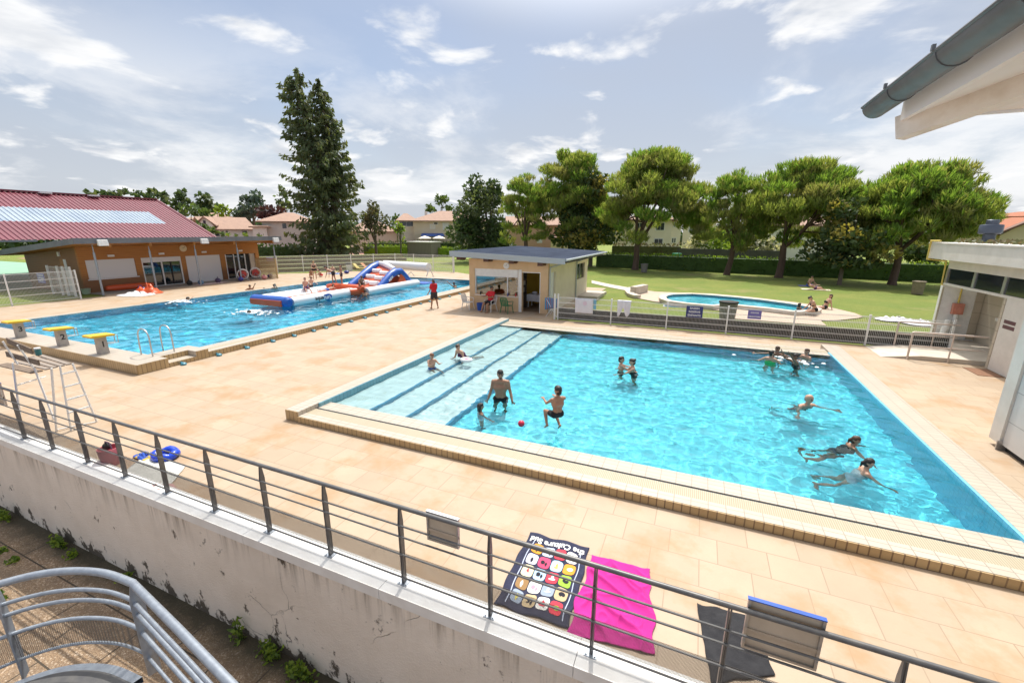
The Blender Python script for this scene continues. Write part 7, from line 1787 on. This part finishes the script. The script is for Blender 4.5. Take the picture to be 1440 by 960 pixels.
    if cap: piece('sunglasses', [(hc_ + hf * hd * .40 + hr * hd * .24 + hdv * hd * .08, hc_ + hf * hd * .44 + hr * hd * .06 + hdv * hd * .06, hd * .09, hd * .08), (hc_ + hf * hd * .40 - hr * hd * .24 + hdv * hd * .08, hc_ + hf * hd * .44 - hr * hd * .06 + hdv * hd * .06, hd * .09, hd * .08)], M_DARK, .008, 1)
    for w, m in wear:
        g_ = .010 * (h / 1.7) + vox * .35; caps = []
        if w == 'trunks': caps = [(p, q, r0 + g_, r1 + g_) for p, q, r0, r1 in cl['hips'] + [(p, p.lerp(q, .8), r0, r1) for p, q, r0, r1 in cl['legs']]]
        if w == 'shorts': caps = [(p, q, r0 + g_ * 1.4, r1 + g_ * 1.8) for p, q, r0, r1 in cl['hips'] + [(p, q + (q - p) * .25, r0, r1) for p, q, r0, r1 in cl['legs']]]
        if w == 'briefs': caps = [(p, q, r0 + g_, r1 + g_) for p, q, r0, r1 in cl['hips']] + [(p, p.lerp(q, .12), r0 + g_ * .5, r0 + g_ * .3) for p, q, r0, r1 in cl['legs']]
        if w == 'swimsuit': caps = [(p, q, r0 + g_, r1 + g_) for p, q, r0, r1 in cl['hips'] + cl['torso'][:6] + cl['chest']]
        if w == 'top': caps = [(p, q, r0 + g_, r1 + g_) for p, q, r0, r1 in cl['chest'][1:]] + [(cl['chest'][0][0] * .9 + cl['chest'][0][1] * .1 - up * .02 * k, cl['chest'][0][1] * .9 + cl['chest'][0][0] * .1 - up * .02 * k, cr * 1.0 + g_ * .2, cr * 1.0 + g_ * .2)]
        if w == 'shirt': caps = [(p, q, r0 + g_ * 1.2, r1 + g_ * 1.2) for p, q, r0, r1 in cl['torso']] + [(p, q + (q - p) * .5, r0 + g_ * 1.3, r1 + g_ * 1.6) for p, q, r0, r1 in cl['arms']]
        piece(w, caps, m)
    return t
def cloth_m(n, c): return mat('cloth_' + n, c, .85)
BLACKC, REDC, GREENC, WHITEC, PURPC, BLUEC, NAVYC = cloth_m('black', (.012, .012, .014)), cloth_m('red', (.56, .018, .03)), cloth_m('green', (.03, .42, .12)), cloth_m('white', (.7, .68, .70)), cloth_m('purple', (.10, .03, .09)), cloth_m('blue', (.03, .12, .42)), cloth_m('charcoal', (.045, .045, .05))
def face(p, q):
    """turn so that the figure at p looks along p to q"""
    return math.atan2(q[1] - p[1], q[0] - p[0]) - math.pi / 2
def W0(px, py, z=.14): return G(px, py, z)
# ---- shallow pool
p = W0(704, 559); person('bearded man in black trunks standing waist deep beside the steps of the shallow pool', (p.x, p.y, -.80), face((0, 0), (.25, -1)), 1.72, skin='tan', hair='dark', hairstyle='short', beard=True, wear=[('trunks', BLACKC)], arms=((8, 16, 22), (6, 14, 16)), neck=(-14, 8), fine=True, vox=.013)
p = W0(676, 579); person('small child with dark hair in a white swimsuit wading in front of the bearded man', (p.x, p.y, -.74), face((0, 0), (.8, .6)), 1.10, child=True, skin='tan', hair='dark', hairstyle='bob', wear=[('swimsuit', WHITEC)], arms=((20, 60, 10), (40, 40, 20)), vox=.012)
p = W0(607.5, 516); person('small boy with reddish hair sitting on the top step of the shallow pool', (p.x, p.y, -.03), face((0, 0), (.9, -.5)), 1.12, pz=.09, child=True, skin='fair', hair='red', wear=[('trunks', BLUEC)], arms=((50, 18, 60), (45, 18, 70)), legs=((82, 8, 12), (80, 8, 18)), neck=(0, 12), vox=.012)
p = W0(652, 503); person('girl in a dark purple swimsuit leaning on a white float on the entry steps', (p.x, p.y + .1, -.06), face((0, 0), (-.35, -1)), 1.42, pz=.14, lean=38, skin='fair', hair='brown', hairstyle='bun', female=True, wear=[('swimsuit', PURPC)], arms=((40, 20, 30), (40, 20, 30)), legs=((-62, 8, 20), (-66, 16, 14)), neck=(-10, -18), vox=.013)
p = W0(656, 508, .17); b = MB(); b.tube([p + Vector((.16 * math.cos(2 * math.pi * i / 16), .13 * math.sin(2 * math.pi * i / 16), .05)) for i in range(16)], .055, 10, closed=True); fl_ = thing('swim_ring', 'white and pink swim ring held by the girl on the steps', 'swim ring', p); part(b, 'ring', M_WVINYL, fl_, smooth=True); part(MB().ball(p + Vector((.02, -.02, .07)), .06, 10, sc=(1, 1, .6)), 'pink_patch', mat('hot_pink_vinyl', (.7, .06, .25), .4), fl_, smooth='all')
p = W0(783, 606); q = atD(783, 592, math.hypot(p.x, p.y) - .1)
person('boy in black and green trunks jumping with tucked knees over the shallow pool', (q.x, q.y, q.z - .16), face((0, 0), (-.72, .7)), 1.28, pz=.33, lean=-4, child=True, skin='tan', hair='dark', wear=[('trunks', BLACKC)], arms=((48, 12, 46), (52, 10, 40)), legs=((86, 10, 118), (74, 8, 112)), neck=(0, 10), fine=True, vox=.012)
p = W0(873, 521); person('dark haired boy held by the woman in the middle of the shallow pool', (p.x, p.y, -.66), face((0, 0), (.9, .35)), 1.25, child=True, skin='fair', hair='dark', wear=[('trunks', NAVYC)], arms=((62, 16, 20), (60, 12, 20)), vox=.013)
p = W0(890, 523); person('woman with tied dark hair holding the boy in the middle of the shallow pool', (p.x + .05, p.y, -1.03), face((0, 0), (-1, -.1)), 1.62, lean=8, female=True, skin='fair', hair='dark', hairstyle='bun', wear=[('swimsuit', BLACKC)], arms=((64, 14, 18), (60, 18, 22)), vox=.013)
FL = lambda x: -.72 - .43 * (x + 5.15) / 9.6
p = W0(1083, 509); person('girl in a bright green swimsuit seen from behind near the far pool edge', (p.x, p.y, -.96), face((0, 0), (.45, .9)), 1.52, female=True, skin='fair', hair='dark', hairstyle='short', wear=[('swimsuit', GREENC)], arms=((-10, 55, 30), (30, 40, 40)), vox=.014)
p = W0(1093, 503); person('dark haired boy behind the girl in green stretching an arm sideways', (p.x, p.y + .2, -.98), face((0, 0), (-.3, -1)), 1.5, skin='brown', hair='brown', wear=[('trunks', BLACKC)], arms=((40, 78, 0), (30, 78, 8)), neck=(20, 0), vox=.014)
p = W0(1120, 512); person('girl in a black swimsuit throwing both arms up near the pool corner', (p.x, p.y, -1.04), face((0, 0), (-.95, -.2)), 1.55, lean=6, female=True, skin='brown', hair='dark', hairstyle='bun', wear=[('swimsuit', BLACKC)], arms=((140, 18, 8), (112, 20, 46)), vox=.014)
p = W0(1134, 504); person('fair boy standing behind the girl with raised arms at the pool corner', (p.x, p.y + .1, -1.02), face((0, 0), (-.8, -.5)), 1.5, skin='fair', hair='brown', wear=[('trunks', BLUEC)], arms=((10, 20, 40), (20, 15, 40)), vox=.014)
p = W0(1121, 566); person('bald older man swimming breaststroke in the shallow pool', (p.x + .1, p.y + .1, -.80), face((0, 0), (.55, -.85)), 1.72, pz=.46, lean=22, skin='fair', hair='grey', bald=True, wear=[('trunks', NAVYC)], arms=((62, 55, 10), (70, 40, 16)), legs=((-30, 16, 40), (-34, 18, 30)), neck=(-8, -14), vox=.014)
p = W0(1194, 628); person('young swimmer with brown hair gliding beside the ponytailed swimmer', (p.x - .16, p.y + .02, -.51), face((0, 0), (1, .12)), 1.40, pz=.30, lean=34, skin='tan', hair='brown', hairstyle='tail', wear=[('swimsuit', BLACKC)], arms=((80, 20, 20), (70, 50, 10)), legs=((-40, 10, 22), (-52, 14, 30)), neck=(0, -22), vox=.013)
p = W0(1212, 662); person('girl with dark ponytail in a pale swimsuit swimming to the pool edge', (p.x - .14, p.y, -.50), face((0, 0), (1, .05)), 1.40, pz=.30, lean=28, female=True, skin='fair', hair='dark', hairstyle='tail', wear=[('swimsuit', WHITEC)], arms=((66, 44, 12), (74, 20, 6)), legs=((-36, 12, 26), (-50, 16, 32)), neck=(-10, -18), vox=.013)
# ---- deck and hut
p = G(611, 433.5); person('woman in a red shirt and dark shorts standing on the deck between the pools', (p.x, p.y, 0), face((0, 0), (-1, .5)), 1.68, female=True, skin='tan', hair='dark', hairstyle='tail', wear=[('shirt', REDC), ('shorts', NAVYC)], arms=((6, 12, 25), (14, 12, 40)), legs=((8, 4, 2), (-10, 4, 6)), neck=(0, 6), vox=.014)
person('man in a red shirt and sunglasses sitting on the white armchair', (SEAT2.x, SEAT2.y, 0), face((0, 0), (-.35, -1)), 1.78, pz=.54, lean=-8, skin='tan', hair='dark', cap=1, wear=[('shirt', REDC), ('shorts', BLACKC)], arms=((30, 16, 60), (34, 16, 55)), legs=((80, 12, 70), (82, 2, 62)), vox=.014)
p = K(520, 480); person('dark haired person behind the serving window of the hut', (p.x, KY + .75, 0), face((0, 0), (-.3, -1)), 1.5, pz=.62, female=True, skin='brown', hair='dark', hairstyle='bob', wear=[('shirt', cloth_m('burgundy', (.2, .03, .05)))], arms=((20, 15, 40), (20, 15, 40)), legs=((80, 5, 80), (80, 5, 80)), vox=.016)
# ---- long pool
def swimmer(px, py, label, rz, hair='dark', skin='tan', up_=0.0, wear=(('trunks', NAVYC),), style='short', arms=((150, 14, 5), (60, 50, 20)), lean=60, neck=(0, -45)):
    p = G(px, py, .17); return person(label, (p.x, p.y, -.40 + up_), rz, 1.6, pz=.22, lean=lean, skin=skin, hair=hair, hairstyle=style, wear=list(wear), arms=arms, legs=((-62, 10, 16), (-70, 14, 20)), neck=neck, vox=.018)
swimmer(252, 424.5, 'swimmer in white splashing front crawl near the timber pool house', face((0, 0), (.25, 1)), wear=[('shirt', WHITEC)], arms=((165, 30, 10), (40, 60, 10)), up_=.10)
swimmer(364, 438.5, 'dark haired swimmer splashing in front of the inflatable course', face((0, 0), (-.3, -1)), arms=((60, 60, 10), (60, 60, 10)))
swimmer(351.5, 407, 'dark head of a swimmer near the far edge, left of two', face((0, 0), (1, -.6)), lean=20, neck=(0, -10)); swimmer(362.5, 405.5, 'low floating swimmer right beside the dark head at the far edge', face((0, 0), (1, .2)), lean=70, neck=(0, -40)); swimmer(388.5, 405.5, 'swimmer with a pale shoulder behind the end of the inflatable', face((0, 0), (.4, -1)), lean=25, neck=(0, -10), skin='fair')
swimmer(641.5, 403.5, 'dark haired swimmer by the pool edge left of the hut', face((0, 0), (-1, .3)), lean=25, neck=(0, -10), skin='brown')
swimmer(503, 414.5, 'dark haired child in the water beside the white inflatable tube', face((0, 0), (-.4, 1)), lean=25, neck=(0, -10), skin='brown'); swimmer(513, 415, 'second child in the water holding the white inflatable tube', face((0, 0), (-.7, 1)), lean=25, neck=(0, -10), hair='brown')
# ---- on the inflatable
def onraft(px, py, z): g = G(px, py, z); g.z = z; return g
g = onraft(458, 407, .8); person('child in purple shorts sitting on the far tube of the inflatable course', (-23.45, 20.6, .62), face((0, 0), (1, -.4)), 1.30, pz=.10, child=True, skin='fair', hair='brown', wear=[('shorts', PURPC)], arms=((-20, 16, 10), (30, 12, 30)), legs=((80, 10, 30), (76, 10, 40)), vox=.018)
person('child climbing up from the water behind the seated child', (-24.1, 21.6, .25), face((0, 0), (1, -.4)), 1.35, pz=.45, lean=20, child=True, skin='fair', hair='red', wear=[('trunks', NAVYC)], arms=((80, 10, 10), (80, 10, 10)), legs=((10, 4, 10), (0, 4, 10)), vox=.018)
person('boy bending forward on the orange cross roll of the inflatable', (-22.9, 22.5, .80), face((0, 0), (-.9, -.5)), 1.45, lean=62, child=True, skin='tan', hair='dark', wear=[('trunks', BLACKC)], arms=((70, 10, 10), (60, 10, 10)), legs=((10, 6, 12), (-4, 6, 10)), neck=(0, -25), vox=.018)
person('boy standing upright on the orange cross roll of the inflatable', (-22.3, 22.6, .80), face((0, 0), (-.6, -1)), 1.30, child=True, skin='tan', hair='dark', wear=[('trunks', NAVYC)], arms=((10, 25, 25), (15, 20, 30)), vox=.018)
person('child lying low in the orange lane of the inflatable course', (-22.4, 21.4, .42), face((0, 0), (.2, 1)), 1.25, pz=.12, lean=75, child=True, skin='fair', hair='brown', wear=[('trunks', BLUEC)], arms=((150, 12, 10), (140, 12, 10)), legs=((-80, 8, 8), (-82, 8, 8)), neck=(0, -40), vox=.018)
person('child crouching on the near orange sleeve of the inflatable', (-20.75, 22.7, .62), face((0, 0), (.8, -.5)), 1.35, pz=.22, lean=30, child=True, skin='tan', hair='brown', wear=[('trunks', BLACKC)], arms=((60, 14, 40), (60, 14, 40)), legs=((110, 10, 140), (100, 10, 135)), vox=.018)
# ---- far deck
p = G(443, 392.5); person('woman in a dark bikini standing at the far edge of the long pool', (p.x, p.y, 0), face((0, 0), (.8, -.6)), 1.68, female=True, skin='fair', hair='blond', hairstyle='bun', wear=[('briefs', BLACKC), ('top', BLACKC)], arms=((10, 12, 30), (20, 14, 60)), vox=.018)
p = G(437, 389.5); person('child crouching left of the woman in the dark bikini', (p.x, p.y, 0), face((0, 0), (.9, -.3)), 1.3, pz=.2, lean=24, child=True, skin='tan', hair='brown', wear=[('trunks', cloth_m('orange', (.6, .2, .05)))], arms=((60, 12, 30), (50, 12, 40)), legs=((112, 12, 140), (108, 12, 140)), vox=.018)
p = G(453, 389.5); person('child crouching right of the woman in the dark bikini', (p.x, p.y, 0), face((0, 0), (-.8, -.5)), 1.3, pz=.2, lean=30, child=True, skin='tan', hair='dark', wear=[('trunks', REDC)], arms=((60, 12, 30), (50, 12, 40)), legs=((112, 12, 140), (108, 12, 140)), vox=.018)
p = G(468, 384.5); person('person sitting on a blue towel at the back of the deck', (p.x, p.y, 0), face((0, 0), (.9, -.5)), 1.65, pz=.11, lean=10, skin='fair', hair='grey', wear=[('trunks', NAVYC)], arms=((30, 12, 40), (40, 14, 30)), legs=((84, 8, 30), (80, 8, 40)), vox=.018)
b = cloth(lambda u, v: (p.x - .5 + 1.6 * u, p.y - .5 + 1.0 * v, .014 + .01 * math.sin(7 * u) ** 2), 8, 6); tag(solid(b.build('beach_towel', cloth_m('mid_blue', (.08, .22, .5)))), 'blue towel under the person sitting at the back of the deck', 'towel')
p2_ = p + Vector((1.4, .5, 0)); tag(MB().ball(p2_ + Vector((0, 0, .16)), .2, 10, sc=(1.6, 1, .8)).build('bag', M_NAVY, smooth='all'), 'dark bag on the deck beside the sitting person', 'bag')
# ---- paddling pool and lawn
p = G(1124, 438, .12); person('dark haired child sitting in the water of the paddling pool', (p.x, p.y + .2, -.16), face((0, 0), (.7, .4)), 1.2, pz=.14, child=True, skin='tan', hair='dark', hairstyle='bob', wear=[('swimsuit', NAVYC)], arms=((20, 12, 20), (20, 12, 20)), legs=((84, 8, 10), (84, 8, 10)), vox=.016)
p = G(1146, 437, .24); person('person in dark swimwear sitting forward on the rim of the paddling pool', (p.x, p.y, .22), face((0, 0), (-1, -.15)), 1.66, pz=.10, lean=24, female=True, skin='fair', hair='dark', hairstyle='bun', wear=[('briefs', BLACKC), ('top', BLACKC)], arms=((48, 12, 20), (44, 12, 20)), legs=((76, 8, 30), (70, 10, 40)), neck=(0, 20), vox=.016)
p = G(1159, 434, .02); person('woman in a black bikini leaning back on her arms beside the paddling pool', (p.x, p.y, .02), face((0, 0), (-1, -.2)), 1.66, pz=.11, lean=-22, female=True, skin='fair', hair='brown', hairstyle='bob', wear=[('briefs', BLACKC), ('top', BLACKC)], arms=((-34, 10, 0), (-34, 10, 0)), legs=((88, 8, 40), (84, 10, 50)), neck=(-20, 10), vox=.016)
p = G(1137, 402); person('person with dark hair sitting on a blue cloth on the lawn', (p.x, p.y, 0), face((0, 0), (.6, -.8)), 1.66, pz=.11, lean=18, skin='fair', hair='dark', wear=[('trunks', BLUEC)], arms=((44, 12, 30), (30, 14, 40)), legs=((96, 8, 90), (84, 10, 70)), vox=.018)
b = cloth(lambda u, v: (p.x - .7 + 1.4 * u, p.y - .6 + 1.0 * v, .0 + .01 * math.sin(7 * u) ** 2), 8, 6); tag(solid(b.build('picnic_cloth', M_NAVY)), 'blue cloth on the lawn under the dark haired sitter', 'cloth')
p = G(1146, 407); person('person lying on a pale towel on the lawn in front of the dark haired sitter', (p.x, p.y, 0), face((0, 0), (1, .1)), 1.62, pz=.12, lean=-62, female=True, skin='fair', hair='brown', hairstyle='bob', wear=[('briefs', PURPC), ('top', PURPC)], arms=((-10, 24, 10), (20, 20, 30)), legs=((100, 6, 60), (84, 8, 10)), neck=(0, 30), vox=.018)
b = cloth(lambda u, v: (p.x - .9 + 1.9 * u, p.y - .4 + .8 * v, .0 + .01 * math.sin(7 * u) ** 2), 8, 6); tag(solid(b.build('beach_towel', cloth_m('cream', (.66, .6, .45)))), 'cream towel on the lawn under the lying person', 'towel')

M_FOAM = mat('white_foam', (.80, .82, .83), .7)
def foam(px, py, rx, ry, n, seed, label):
    r_ = random.Random(seed); g = G(px, py, .17); b = MB()
    for _ in range(n):
        a = r_.uniform(0, 2 * math.pi); k = abs(r_.gauss(0, .5)); q = r_.uniform(.02, .075)
        b.ball(g + Vector((rx * k * math.cos(a), ry * k * math.sin(a), r_.uniform(-.01, .10) * max(0, 1 - k))), q, 6, sc=(1.3, 1.3, .5))
    tag(b.build('splash_foam', M_FOAM, smooth='all'), label, 'foam', kind='stuff')
foam(256, 424.5, 1.1, .8, 150, 1, 'white splash around the crawl swimmer near the timber pool house')
foam(360, 439.5, 1.5, .7, 190, 2, 'white splash around the swimmer in front of the inflatable course')
foam(1110, 508, 1.0, .5, 26, 3, 'small splashes among the group at the far corner of the shallow pool')
bpy.context.view_layer.update()
